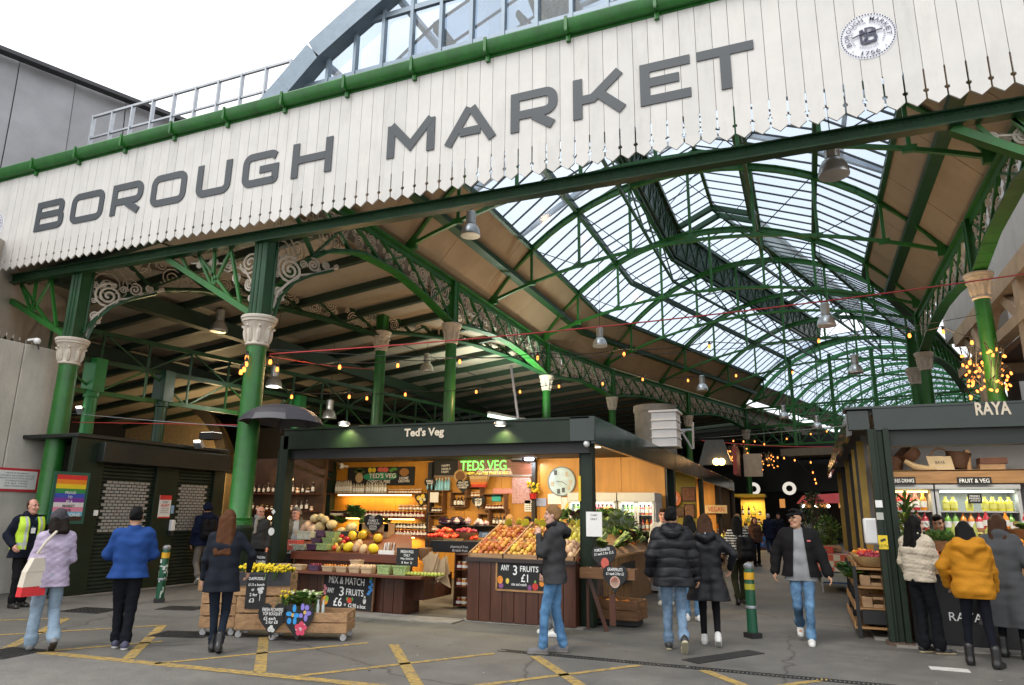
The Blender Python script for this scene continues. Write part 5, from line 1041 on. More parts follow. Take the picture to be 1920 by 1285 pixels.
# vertical black post in wall, small crates of bottles
tag(MB().box(WL(812, 900).x-.06, WL(812, 900).x+.06, BWY-.2, BWY-.005, 0, 3.05).build('wall_post', BLACK), 'black upright between the lit shelves and the crate shelving', 'post'); tag(MB().box(WL(1004, 900).x-.05, WL(1004, 900).x+.05, BWY-.15, BWY-.005, 0, 3.05).build('wall_post', BLACK), 'black upright under the floodlights', 'post')
CR = [(812, 838, 922, 960, 'papers'), (853, 880, 925, 950, 'jar'), (884, 908, 915, 932, 'jar'), (912, 952, 928, 955, 'jar'), (925, 955, 957, 985, 'jar'), (813, 838, 968, 995, 'jar'), (818, 850, 902, 920, 'blue'), (905, 922, 965, 995, 'jar')]
for k, (u0, u1, v0, v1, kind) in enumerate(CR):
    a, b_ = WL(u0, v1), WL(u1, v0); t = thing('wall_crate', 'open wooden crate shelf of goods on the ply wall, ' + ('with white papers', 'below the round basket', 'under the striped bag', 'right, with sauce bottles', 'lower right, dark bottles', 'bottom left by the black upright', 'carrying blue bottles', 'narrow one behind the sellers')[k], 'crate', ((a.x+b_.x)/2, BWY-.15, a.z)); m = MB(); d = .28
    m.box(a.x, b_.x, BWY-d, BWY-.01, a.z-.02, a.z); 
    if kind != 'blue': m.box(a.x, b_.x, BWY-d, BWY-.01, b_.z, b_.z+.02); m.box(a.x-.02, a.x, BWY-d, BWY-.01, a.z-.02, b_.z+.02); m.box(b_.x, b_.x+.02, BWY-d, BWY-.01, a.z-.02, b_.z+.02)
    m.build('box', CRATED, t); n = max(3, int((b_.x-a.x)/.095)); sh = (a.x+.03, b_.x-.03, a.z, BWY-.14)
    row(sh, {'blue': BBL, 'jar': (JRED, BDK, JAMB)[k % 3], 'papers': JDK}[kind], {'blue': 'water_bottle', 'jar': 'sauce_bottle', 'papers': 'jam_jar'}[kind], n, 0, 1, 'bottle or jar standing in crate shelf %s' % ('with white papers', 'below the round basket', 'under the striped bag', 'by the teal card', 'of dark bottles at lower right', 'by the black upright', 'of pale blue bottles', 'behind the sellers')[k], 'bottle', 'goods in the wall crate shelf %d' % k, {'blue': 1.12, 'jar': 1.0, 'papers': 1}[kind])
    if kind == 'papers': tag(MB().box(a.x+.05, b_.x-.1, BWY-.3, BWY-.29, a.z+.25, b_.z-.03).build('price_sheet', PAPER), 'white printed sheet clipped to a wall crate', 'paper sheet')
c = WL(863, 893, .2); t = thing('round_basket', 'round wicker hoop basket hung on the wall', 'basket', c); m = MB(); m.tube([(c.x+.17*math.cos(a), c.y, c.z+.15*math.sin(a)) for a in np.linspace(0, 2*PI, 21)[:-1]], .03, 7, closed=True); m.build('hoop', WICKL, t); m = MB(); m.lathe([(.17, 0), (.15, .1), (.1, .14), (0, .15)], 18, c, ax=(X_, Z_, Y_)); m.build('bowl', WICK, t)
a, b_ = WL(883, 893, .25), WL(915, 914, .25); t = thing('striped_bag', 'woven shopping bag striped cream, orange and red hung on the wall', 'bag', (a+b_)/2); m = MB(); bt = [mat('bag_cream', (.50, .36, .17), .8), mat('bag_tan', (.42, .22, .08), .8), mat('bag_orange', (.60, .17, .03), .8), mat('bag_red', (.5, .05, .03), .8)]
zz = [a.z, a.z-.08, a.z-.16, a.z-.22, b_.z]
for i in range(4): f = .02*i; m.hexa([(a.x+f, a.y-.06, zz[i+1]), (b_.x-f, a.y-.06, zz[i+1]), (b_.x-f, a.y+.06, zz[i+1]), (a.x+f, a.y+.06, zz[i+1]), (a.x+f-.02, a.y-.06, zz[i]), (b_.x-f+.02, a.y-.06, zz[i]), (b_.x-f+.02, a.y+.06, zz[i]), (a.x+f-.02, a.y+.06, zz[i])], i)
m.build('body', bt, t); MB().tube([(a.x+.05, a.y-.06, a.z), (a.x+.15, a.y-.07, a.z+.1), (b_.x-.15, a.y-.07, a.z+.1), (b_.x-.05, a.y-.06, a.z)], .012, 6).build('handle', WICKL, t)
for k, (u, v, w, h, ls, sh_, lab) in enumerate([(806, 908, .36, .36, [('REFILL', .5, .72, .16, .6), ('WATER', .5, .55, .12, .5)], 'heart', 'small heart blackboard with two painted blue bottles'), (868, 912, .42, .40, [('WE ACCEPT', .5, .74, .13, .7), ('CONTACTLESS', .5, .57, .12, .8), ('PAYMENT', .5, .42, .12, .6)], 'heart', 'heart blackboard below the round basket about payment'), (897, 942, .40, .36, [('HOME', .5, .7, .15, .5), ('MADE', .5, .52, .15, .5)], 'heart', 'heart blackboard with a white chalk drawing above the aubergines'), (790, 937, .42, .42, [], 'heart', 'heart board painted with yellow flowers beside the shelves')]):
    c = WL(u, v, .32); board('heart_board', lab, c, X_, Z_, w, h, ls, sh_, art=[('painted_bottle', (.2, .5, .65), [(.3, .28, .07, .2), (.66, .28, .07, .2)])] if k == 0 else [('painted_flower', (.7, .5, .05), [(.3, .6, .16, .16), (.6, .7, .15, .15), (.5, .35, .14, .16)]), ('painted_petal', (.6, .58, .5), [(.42, .55, .1, .1), (.72, .52, .1, .1)])] if k == 3 else [('chalk_drawing', (.6, .6, .58), [(.35, .35, .1, .14), (.55, .32, .12, .1), (.68, .42, .06, .12)])] if k == 2 else [])
for u, v, w, h, mt, lab in [(978, 918, .52, .72, mat('pink_print', (.45, .26, .24), .7, var=.5, vs=30), 'large faded pink collage of prints on the wall'), (943, 921, .55, .13, mat('red_print', (.62, .25, .22), .6, var=.4, vs=20), 'red and white paper strip on the wall'), (931, 934, .26, .17, mat('teal_card', (.03, .42, .38), .6), 'teal card on the wall crate'), (994, 949, .3, .28, PAPER, 'white calendar sheet pinned beside the yellow flowers'), (1015, 942, .28, .2, mat('blue_frame', (.28, .34, .55), .5), 'small blue frame behind the counter'), (1040, 936, .36, .26, PAPER, 'white paper pad below the clock'), (1065, 952, .34, .5, mat('elec_white', (.62, .62, .60), .4), 'white electrical box with a yellow warning triangle'), (627, 862, .26, .2, PAPER, 'small white card high beside the security camera')]:
    c = WL(u, v, .03); t = thing('wall_card', lab, 'wall card', c); MB().box(c.x-w/2, c.x+w/2, BWY-.05, BWY-.012, c.z-h/2, c.z+h/2).build('sheet', mt, t)
    if 'electrical' in lab: MB().prism([(-.09, -.03), (.09, -.03), (0, .14)], (c.x, BWY-.052, c.z), X_, Z_, V(0, -.004, 0)).build('warning_triangle', mat('warn_yellow', (.7, .5, .02), .5), t, smooth=False)
    if 'calendar' in lab:
        m = MB()
        for i in range(5):
            for j in range(4): m.box(c.x-.12+i*.05, c.x-.09+i*.05, BWY-.053, BWY-.05, c.z-.1+j*.05, c.z-.075+j*.05)
        m.build('dates', DARKM, t)
c = WL(1000, 927, .2); t = thing('flower_pot', 'yellow flowers in a red pot on the back shelf', 'flower pot', c); MB().lathe([(.08, -.12), (.11, 0), (.12, .02), (0, .02)], 16, c).build('pot', mat('pot_red', (.5, .03, .03), .4), t); m = MB()
for i in range(26): m.ball(c+V(RU(-.16, .16), RU(-.1, .1), RU(.05, .3)), RU(.025, .045), 6, 4)
m.build('blossom', mat('flower_yellow', (.70, .50, .02), .6, rnd=.1), t); m = MB()
for i in range(14): m.tube([c, c+V(RU(-.14, .14), RU(-.1, .1), .22)], .006, 4)
m.build('stems', LG1, t)
c = WL(640, 874, .3); t = thing('dome_camera', 'white round security camera on the ply wall', 'security camera', c); MB().ball(c, .09, 12, 8).build('dome', WHITE, t); MB().ball(c+V(0, -.07, -.01), .04, 10, 6).build('lens', BLACK, t); MB().box(c.x-.03, c.x+.03, c.y, BWY, c.z-.03, c.z+.03).build('arm', WHITE, t)
c = PY(1100, 832, FYT+.05); t = thing('dome_camera', 'white bullet camera under the right end of the fascia', 'security camera', c); MB().ball(c, (.05, .07, .06), 12, 8).build('housing', WHITE, t); MB().tube([c, c+V(.12, 0, .1), c+V(.14, 0, .3)], .01, 5).build('cable', WHITE, t)
# dark bar beyond the open left side of the stall
t = thing('bar_shelving', 'dark bar shelving with bottles beyond the left side of the stall', 'shelving', (-12.2, 15.6, 0)); m = MB(); m.box(-14.6, -11.9, 15.7, 15.8, 0, 3.1)
m.build('back_panel', mat('bar_brown', (.06, .03, .015), .6, var=.4), t)
for z in (1.25, 1.7, 2.15): MB().box(-14.4, -12.0, 15.45, 15.7, z-.03, z).build('shelf', DKW, t)
for zi, z in enumerate((1.25, 1.7, 2.15)):
    for i in range(14): inst(RC([BDK, JAMB, JDK, BDK]), 'bottle', (-14.3+i*.165, 15.55, z), 'dark or pale bottle on the bar shelving left of the stall', 'bottle', 'bottles on the bar shelving', rot=(0, 0, i), sc=RU(.9, 1.2))
for k, (x, z) in enumerate(((-13.9, 2.45), (-12.6, 2.5), (-13.2, 1.5))): p = V(x, 15.2, z); q = thing('globe_bulb', 'warm bulb in the dark bar, ' + ('left', 'right', 'low middle')[k], 'bulb', p); MB().ball(p, .05, 10, 8).build('globe', emit('bar_globe', (1, .6, .25), 5), q); lamp('bulb_light', 'POINT', p+V(0, -.15, 0), 3.5, (1, .6, .3), .05, parent=q)
# fridges
FYR = 16.45
for k, (x0, x1, lab) in enumerate(((-5.35, -4.15, 'glass fronted drinks fridge left of the stall post'), (-4.13, -3.25, 'glass fronted drinks fridge at the right end of the back wall'))):
    t = thing('drinks_fridge', lab, 'fridge', ((x0+x1)/2, FYR+.4, 0)); WF = mat('fridge_white', (.42, .43, .43), .35, var=.05)
    m = MB(); m.box(x0, x1, FYR+.05, FYR+.85, .05, .35); m.box(x0, x1, FYR+.78, FYR+.85, .35, 2.0); m.box(x0, x0+.05, FYR+.05, FYR+.8, .3, 2.0); m.box(x1-.05, x1, FYR+.05, FYR+.8, .3, 2.0); m.box(x0, x1, FYR-.02, FYR+.85, 2.0, 2.2); m.build('cabinet', WF, t, bevel=.01)
    for z in (.55, .95, 1.35, 1.7): MB().box(x0+.05, x1-.05, FYR+.1, FYR+.75, z-.02, z).build('shelf', WF, t)
    xm = (x0+x1)/2
    for a, b_ in ((x0+.04, xm-.01), (xm+.01, x1-.04)):
        d = MB(); 
        for p, q in (((a, .36), (b_, .36)), ((a, 1.98), (b_, 1.98)), ((a+.02, .36), (a+.02, 1.98)), ((b_-.02, .36), (b_-.02, 1.98))): d.bar((p[0], FYR+.03, p[1]), (q[0], FYR+.03, q[1]), .045, .04, up=(0, 1, 0))
        d = d.build('door', ALU, t); g = MB().quad((a, FYR+.03, .36), (b_, FYR+.03, .36), (b_, FYR+.03, 1.98), (a, FYR+.03, 1.98)).build('pane', glass('fridge_glass', (.93, .96, .96), .06, .02), smooth=False); attach(g, d); h = MB().bar((b_-.05, FYR-.03, 1.0), (b_-.05, FYR-.03, 1.4), .02).build('handle', STEEL); attach(h, d)
    MB().box(x0+.08, x1-.08, FYR+.12, FYR+.16, 1.94, 1.97).build('light_tube', emit('fridge_tube', (.9, 1, .95), 2), t); lamp('fridge_light', 'AREA', (xm, FYR+.2, 1.93), 4.5, (.92, 1, .96), x1-x0-.2, sy=.1, parent=t, rot=(-.3, 0, 0))
    for zi, z in enumerate((.55, .95, 1.35, 1.7)):
        n = int((x1-x0-.15)/.1)
        for i in range(n):
            x = x0+.09+(x1-x0-.18)*(i+.5)/n; me = [BGR, BGR, BOR, BRD, BOR, BRD][(i*6//n)] if zi >= 2 else [JRED, JDK, JAMB, BRD][(i//3+zi) % 4]
            inst(me, 'drink_bottle', (x, FYR+.22, z+.001), 'drink or jar on %s shelf of the fridge %s' % (('the lowest', 'the second', 'the third', 'the top')[zi], 'left of the stall post' if k == 0 else 'at the right end'), 'bottle', 'goods on shelf %d of fridge %d' % (zi+1, k+1), rot=(0, 0, RU(0, 6)), sc=.95)
# ================================================================ left stall counters and produce
CY = 10.62
t = thing('stall_counter', 'low dark wooden fruit counter with a projecting red shelf on the left', 'counter', (-7.6, CY+.5, 0))
m = MB(); m.box(-9.15, -6.5, 10.98, 11.5, 0, .62)
for i in range(13): x = -9.1+i*.2; m.box(x, x+.19, 10.955, 10.978, .02, .62)
m.build('front_panel', DKW, t, bevel=.004); m = MB(); m.box(-6.5, -6.28, 11.25, 12.3, .22, .62); m.build('end_panel', DKW, t)
MB().box(-9.15, -5.98, CY-.02, 11.3, .62, .665).build('projecting_shelf', DKW2, t, bevel=.006)
m = MB(); m.hexa([(-9.1, 11.2, .86), (-6.5, 11.2, .86), (-7.3, 12.5, 1.24), (-9.8, 12.5, 1.24), (-9.1, 11.2, .88), (-6.5, 11.2, .88), (-7.3, 12.5, 1.26), (-9.8, 12.5, 1.26)]); m.box(-9.1, -6.5, 11.14, 11.2, .82, .96); m.hexa([(-9.1, 11.3, .0), (-6.55, 11.3, .0), (-7.3, 12.5, .0), (-9.7, 12.5, .0), (-9.1, 11.3, .86), (-6.55, 11.3, .86), (-7.3, 12.5, .86), (-9.7, 12.5, .86)]); m.build('sloping_display', DKW2, t)
def slopez(y): return .885+(y-11.2)*.292
def drop(me, u, v, y, name, lab, cat, grp, sc=1, dz=0, rot=None):
    p = PY(u, v, y); return inst(me, name, p+V(0, 0, dz), lab, cat, grp, rot, sc)
# row of punnets on the projecting shelf
def punnet(name, lab, x, y, z, w, d, h, mt, fillme=None, grp=None, sc=.6, rows=(4, 3), cat='punnet', fcat='fruit', fl=None):
    t = thing(name, lab, cat, (x, y, z), 0, grp); m = MB(); e = .012
    m.hexa([(x-w/2+e, y-d/2+e, z), (x+w/2-e, y-d/2+e, z), (x+w/2-e, y+d/2-e, z), (x-w/2+e, y+d/2-e, z), (x-w/2, y-d/2, z+h), (x+w/2, y-d/2, z+h), (x+w/2, y+d/2, z+h), (x-w/2, y+d/2, z+h)])
    m.build('box', mt, t, bevel=.004)
    MB().box(x-w/2-.004, x+w/2+.004, y-d/2-.006, y-d/2, z+h-.018, z+h+.006).build('rim', mt, t)
    if fillme:
        for i in range(rows[0]):
            for j in range(rows[1]): inst(fillme, fl or 'fruit', (x-w/2+w*(i+.5)/rows[0]+RU(-.008, .008), y-d/2+d*(j+.5)/rows[1], z+h+.012), '%s in the %s' % ((fl or 'fruit').replace('_', ' '), lab), fcat, '%s in %s' % (fl, lab), sc=sc)
    return t
PLASG = mat('plastic_green', (.30, .40, .16), .15, var=.5, vs=40, coat=.5); PLASP = mat('plastic_purple', (.09, .045, .09), .2, var=.4, vs=40, coat=.4); PLASR = mat('plastic_red', (.45, .08, .06), .2, var=.5, vs=40, coat=.4); PLASC = mat('plastic_clear', (.40, .42, .33), .12, var=.4, vs=30, coat=.6); PLASO = mat('plastic_orange', (.6, .2, .06), .4, var=.3, vs=40)
for u, kind, lab in [(531, 'k', 'plain cardboard punnet leftmost on the red shelf'), (561, 'k', 'plain cardboard punnet second on the red shelf'), (591, 'p', 'dark purple punnet on the red shelf'), (617, 'o', 'orange filled punnet beside the purple one'), (643, 'o', 'orange filled punnet beside the brown ones'), (667, 'k', 'brown filled punnet beside the orange ones'), (690, 'k', 'brown filled punnet next to the grapes'), (722, 'g', 'clear box of green grapes on the red shelf'), (752, 'g', 'small clear box of green grapes on the red shelf')]:
    p = PY(u, 1060, CY+.1); w = {'g': .25}.get(kind, .215)
    punnet('punnet', lab, p.x, CY+.12, .666, w, .16, .095 if kind != 'g' else .15, {'k': KRAFT, 'p': PLASP, 'o': KRAFT, 'g': PLASG}[kind], {'o': ORANGE, 'k': SQUASH if u > 650 else None, 'p': PLUM}.get(kind), sc=.45, rows=(4, 2), fl={'o': 'apricot', 'k': 'brown_fruit', 'p': 'plum'}.get(kind))
p = PY(668, 1042, CY+.2); punnet('punnet', 'cardboard punnet stacked above the others on the red shelf', p.x, CY+.24, .78, .2, .15, .09, KRAFT)
for i in range(26): inst([APPLEG, LIME][i % 2], 'small_fruit', (PY(725+6.3*(i//2), 1055, CY+.15).x+.28, CY+.08+.11*(i % 2)+RU(-.01, .01), .70), 'small green and yellow fruit lined up at the right end of the red shelf', 'fruit', 'small green fruit on the red shelf', sc=.8)
# sloping display
def PS(u, v, y): p = PY(u, v, y); return p
for i, (u, v, mt, w, h, lab) in enumerate([(553, 1027, PLASR, .26, .1, 'red punnet at the far left of the sloping display'), (545, 1035, PLASR, .2, .08, 'lower red punnet at the far left of the sloping display'), (574, 1016, PLASC, .34, .16, 'large clear box at the back of the sloping display'), (562, 1034, PLASC, .34, .1, 'clear flat box at the front of the sloping display'), (604, 1010, PLASP, .26, .12, 'purple punnet at the back of the display'), (597, 1022, PLASP, .22, .1, 'purple punnet in the middle of the display'), (590, 1033, PLASP, .24, .1, 'purple punnet at the front of the display'), (624, 1011, PLASG, .22, .11, 'green grape punnet at the back of the display'), (619, 1021, PLASG, .24, .1, 'green grape punnet in the middle of the display'), (608, 1033, PLASG, .27, .12, 'green grape punnet at the front of the display')]):
    y = 11.35+(1038-v)*.032; p = PY(u, v, y); punnet('punnet', lab, p.x, y, slopez(y), w, .22, h, mt)
for i, (u, v) in enumerate([(636, 1020), (643, 1024), (650, 1018), (655, 1027), (627, 1033), (640, 1014), (648, 1030)]): y = 11.35+(1038-v)*.032; p = PY(u, v, y); inst(TOMATO if i % 3 else LIME, 'tomato', (p.x, y, slopez(y)+.05), 'red or green tomato in the middle of the sloping display', 'tomato', 'tomatoes on the sloping display', sc=1.4)
for i, (u, v) in enumerate([(634, 1036), (641, 1030), (630, 1030)]): y = 11.35+(1038-v)*.032; p = PY(u, v, y); inst(MANGO, 'mango', (p.x, y, slopez(y)+.05), 'green and red mango at the front of the sloping display', 'mango', 'mangoes on the sloping display')
for i, (u, v) in enumerate([(660, 1017), (684, 1011), (679, 1016), (708, 1020), (653, 1035), (700, 1036)]): y = 11.4+(1038-v)*.035; p = PY(u, v, y); inst(MELONY, 'yellow_melon', (p.x, y, slopez(y)+.07), 'bright yellow melon on the sloping display, ' + ('upper left', 'top middle', 'centre', 'right', 'front left', 'front right')[i], 'melon', 'yellow melons', rot=(RU(.6, 1.6), 0, RU(0, 6)), sc=1.15)
for i, (u, v) in enumerate([(672, 1028), (668, 1034), (681, 1036)]): y = 11.4+(1038-v)*.03; p = PY(u, v, y); inst(SQUASH, 'brown_melon', (p.x, y, slopez(y)+.06), 'small brown netted fruit between the yellow melons', 'melon', 'brown fruit between yellow melons', sc=1.0)
t = thing('corn_dolly_box', 'box of brown and white bundles at the right end of the display', 'box', PY(730, 1030, 11.5)); p = PY(730, 1032, 11.5); m = MB()
for i in range(16): x = p.x+RU(-.12, .12); y = 11.5+RU(-.08, .1); m.tube([(x, y, p.z-.05), (x+RU(-.03, .03), y, p.z+.13)], .014, 6, i % 2)
m.build('bundles', [mat('brown_stick', (.25, .10, .03), .6), WHITE], t); MB().box(p.x-.17, p.x+.15, 11.4, 11.44, p.z-.09, p.z+.0).build('label_card', PAPER, t)
# crates with melons behind
for k, (u0, u1, v0, v1, mt, lab) in enumerate([(552, 612, 998, 1011, CARD, 'long cardboard tray holding pale melons and squash'), (613, 668, 999, 1010, mat('grey_tray', (.05, .055, .06), .5), 'grey plastic tray under the pale melons')]):
    a, b_ = PY(u0, v1, 12.35), PY(u1, v0, 12.35); MBt = thing('produce_tray', lab, 'tray', ((a.x+b_.x)/2, 12.5, a.z)); MB().box(a.x, b_.x, 12.35, 12.75, 1.2, b_.z+.02).build('tray', mt, MBt, bevel=.008)
t = thing('produce_box', 'open brown cardboard box standing on end beside the melons', 'box', PY(697, 1000, 12.3)); a, b_ = PY(671, 1012, 12.3), PY(727, 983, 12.3); m = MB(); m.box(a.x, b_.x, 12.3, 12.33, b_.z-.15, b_.z); m.box(a.x, a.x+.08, 12.3, 12.6, 1.15, b_.z); m.box(b_.x-.08, b_.x, 12.3, 12.6, 1.15, b_.z); m.box(a.x, b_.x, 12.57, 12.6, 1.15, b_.z); m.box(a.x, b_.x, 12.3, 12.6, 1.12, 1.16); m.build('cardboard', CARD, t)
for i, (u, v, sc) in enumerate([(600, 988, 1.35), (622, 984, 1.3), (659, 990, 1.4), (610, 975, 1.1), (640, 996, 1.0), (590, 972, 1.1), (602, 970, 1.0)]): p = PY(u, v, 12.45); inst(MELONC, 'pale_melon', p, 'pale netted melon piled behind the sloping display', 'melon', 'pale melons behind the display', sc=sc, rot=(1.3, 0, RU(0, 3)))
for i, (u, v) in enumerate([(572, 991), (584, 993), (578, 986), (590, 993)]): inst(SQUASH, 'squash', PY(u, v, 12.4), 'peach coloured squash on the cardboard tray', 'squash', 'squashes on the tray', sc=1.2)
for i, (u, v, me, nm, lab, sc) in enumerate([(625, 972, RADI, 'leafy_vegetable', 'purple and green leafy heads behind the pale melons, left', 1.3), (640, 976, LETT, 'leafy_vegetable', 'green leafy head behind the pale melons, middle', 1.1), (655, 966, RADI, 'leafy_vegetable', 'reddish roots and leaves behind the pale melons, right', 1.2), (672, 966, KALE, 'leafy_vegetable', 'dark kale bunch beside the heart blackboard', 1.3), (662, 958, KALE, 'leafy_vegetable', 'dark kale bunch highest behind the melons', 1.3), (680, 978, HERB, 'leafy_vegetable', 'fresh herbs left of the heart blackboard', 1.0), (725, 975, LETT, 'leafy_vegetable', 'pale leaves right of the heart blackboard', .8)]): inst(me, nm, PY(u, v+6, 12.8), lab, 'vegetable', 'leafy vegetables behind the melons', rot=(0, 0, i), sc=sc)
board('heart_board', 'heart blackboard of prices behind the yellow melons', PY(700, 983, 12.25), X_, Z_, .46, .42, [('WHAT', .42, .80, .13, .28), ('FAMILY', .5, .66, .12, .5), ('BRITISH GROWN', .5, .53, .10, .6), ('LOCAL', .5, .40, .10, .4), ('PRODUCE', .5, .28, .1, .35)], 'heart')
board('chalkboard', 'small blackboard of figs at the right end of the red shelf', PY(763, 1045, 10.95), X_, Z_, .42, .30, [('FRESH FIGS', .5, .80, .16, .6), ('ONLY', .5, .6, .14, .3), ('99p EACH', .5, .4, .14, .6), ('3 for 2', .5, .2, .12, .5)])
c = PY(652, 1110, 10.86); BR_ = wood('board_frame', (.18, .09, .04), .6)
board('chalkboard', 'large mix and match blackboard hanging under the red shelf', c, X_, Z_, 1.06, .60, [('MIX & MATCH', .46, .80, .20, .70), ('ANY', .16, .50, .14, .14), ('3', .38, .50, .26, .09), ('FRUITS', .64, .50, .18, .34), ('£6', .32, .20, .24, .17), ('or', .47, .14, .06, .04), ('£2.90 a box', .70, .14, .11, .34)], rot=-.03, frame=BR_,
   art=[('painted_berries', (.05, .25, .62), [(.93, .84, .03, .05), (.96, .75, .03, .05), (.92, .68, .03, .05), (.96, .62, .03, .05), (.92, .56, .03, .045), (.9, .5, .03, .04)]), ('painted_pink', (.62, .22, .26), [(.03, .60, .03, .05), (.06, .54, .03, .05), (.03, .46, .03, .05), (.05, .40, .025, .04)]), ('painted_mango', (.75, .30, .03), [(.07, .21, .06, .13), (.05, .17, .04, .09)]), ('painted_mango_green', (.25, .42, .05), [(.10, .26, .035, .08)]), ('painted_tomato', (.60, .06, .03), [(.55, .27, .05, .08)]), ('painted_leaf', (.10, .35, .06), [(.50, .31, .02, .05), (.60, .31, .02, .05), (.93, .92, .03, .04)]), ('painted_pear', (.6, .6, .58), [(.84, .30, .03, .09), (.84, .38, .018, .06)])])
for u in (624, 685): tag(MB().tube([PY(u, 1070, 10.7), PY(u, 1082, 10.84)], .005, 5).build('hanging_chain', STEEL), 'thin chain holding the mix and match board, '+('left' if u < 650 else 'right'), 'chain')
# right hand counter
t = thing('stall_counter', 'tall dark plank counter carrying sloped apple trays on the right', 'counter', (-4.2, 11.4, 0)); m = MB(); m.box(-5.24, -3.42, 10.9, 12.5, 0, .93)
for i in range(9): x = -5.25+i*.205; m.box(x, x+.197, 10.86, 10.9, .01, .93)
for i in range(8): y = 10.87+i*.205; m.box(-5.265, -5.24, y, y+.197, .01, .93)
m.build('planks', DKW, t, bevel=.004); MB().box(-5.29, -3.40, 10.82, 10.92, .93, .99).build('front_rail', mat('rail_dark', (.03, .02, .018), .5), t)
def rz(y): return .97+(y-10.9)*.36
m = MB(); m.hexa([(-5.27, 10.92, .96), (-3.4, 10.92, .96), (-3.4, 12.5, 1.53), (-5.27, 12.5, 1.53), (-5.27, 10.92, .975), (-3.4, 10.92, .975), (-3.4, 12.5, 1.545), (-5.27, 12.5, 1.545)]); m.build('sloping_top', DKW2, t)
m = MB()
for x in (-5.27, -4.66, -4.06, -3.45): m.hexa([(x-.012, 10.92, .97), (x+.012, 10.92, .97), (x+.012, 12.3, 1.46), (x-.012, 12.3, 1.46), (x-.012, 10.92, 1.06), (x+.012, 10.92, 1.06), (x+.012, 12.3, 1.55), (x-.012, 12.3, 1.55)])
for y in (10.93, 11.5, 12.1): m.box(-5.27, -3.44, y-.01, y+.012, rz(y)-.01, rz(y)+.075)
m.build('tray_divider', CRATE, t)
FR = [((-5.25, -4.68), 10.97, 11.48, APPLE, 'apple', 'red apple in the lower left tray of the tall counter'), ((-4.64, -4.08), 10.97, 11.48, APPLEY, 'apple', 'red and yellow apple in the lower middle tray of the tall counter'), ((-4.04, -3.48), 10.97, 11.48, SQUASH, 'potato', 'brown potato in the lower right tray of the tall counter'),
      ((-5.25, -4.68), 11.54, 12.06, APPLE, 'apple', 'red apple in the upper left tray of the tall counter'), ((-4.64, -4.08), 11.54, 12.06, APPLEY, 'apple', 'yellow and red apple in the upper middle tray of the tall counter'), ((-4.04, -3.48), 11.54, 12.06, PEAR, 'pear', 'yellow pear in the upper right tray of the tall counter')]
for (x0, x1), y0, y1, me, nm, lab in FR:
    sp = .088 if me is not SQUASH else .11; nx = int((x1-x0)/sp); ny = int((y1-y0)/sp)
    for lay in range(2):
        for i in range(nx-lay):
            for j in range(ny-lay):
                if lay and random.random() < .3: continue
                x = x0+(i+.5+.5*lay)*(x1-x0)/nx; y = y0+(j+.5+.5*lay)*(y1-y0)/ny
                inst(me, nm, (x+RU(-.01, .01), y+RU(-.01, .01), rz(y)+.04+lay*.06), lab, nm, lab.split(' in ')[1], sc=(1.12 if me is not SQUASH else .75)*RU(.92, 1.08))
for i in range(10): inst(BANANA, 'banana_bunch', (-5.15+i*.17, 12.3+.1*(i % 2), 1.50), 'bunch of green yellow bananas along the back of the tall counter', 'bananas', 'banana bunches', rot=(RU(-.3, .3), RU(-.3, .3), RU(-.6, .6)), sc=.95)
for k, (u, v) in enumerate([(912, 1003), (992, 1008), (985, 1012)]):
    p = PY(u, v, 12.1); board('price_card', 'slate blue price card on the apple trays, ' + ('large left', 'small right', 'smaller right')[k], p, X_, _n((0, .3, 1)), .3 if k == 0 else .16, .1, [('APPLES', .5, .6, .3, .6), ('£1 for 3', .5, .25, .25, .5)], bm=mat('slate_blue', (.10, .15, .19), .6))
c = PY(978, 1081, 10.85); board('chalkboard', 'framed any three fruits blackboard on the tall counter front', c, X_, Z_, .86, .44, [('ANY', .17, .78, .20, .17), ('3', .37, .70, .34, .08), ('FRUITS', .65, .76, .20, .36), ('£1', .56, .44, .27, .14), ('mix and match', .45, .22, .10, .3)], frame=OAK, art=[('painted_orange', (.70, .25, .03), [(.07, .35, .06, .14), (.9, .3, .05, .12)]), ('painted_plum', (.22, .07, .2), [(.09, .15, .05, .1), (.66, .12, .04, .1)]), ('painted_strawberry', (.55, .04, .03), [(.77, .17, .06, .13)]), ('painted_banana', (.7, .55, .08), [(.22, .32, .035, .1), (.88, .5, .02, .18)]), ('painted_leaf', (.2, .4, .08), [(.9, .52, .02, .14), (.77, .33, .02, .06)])])
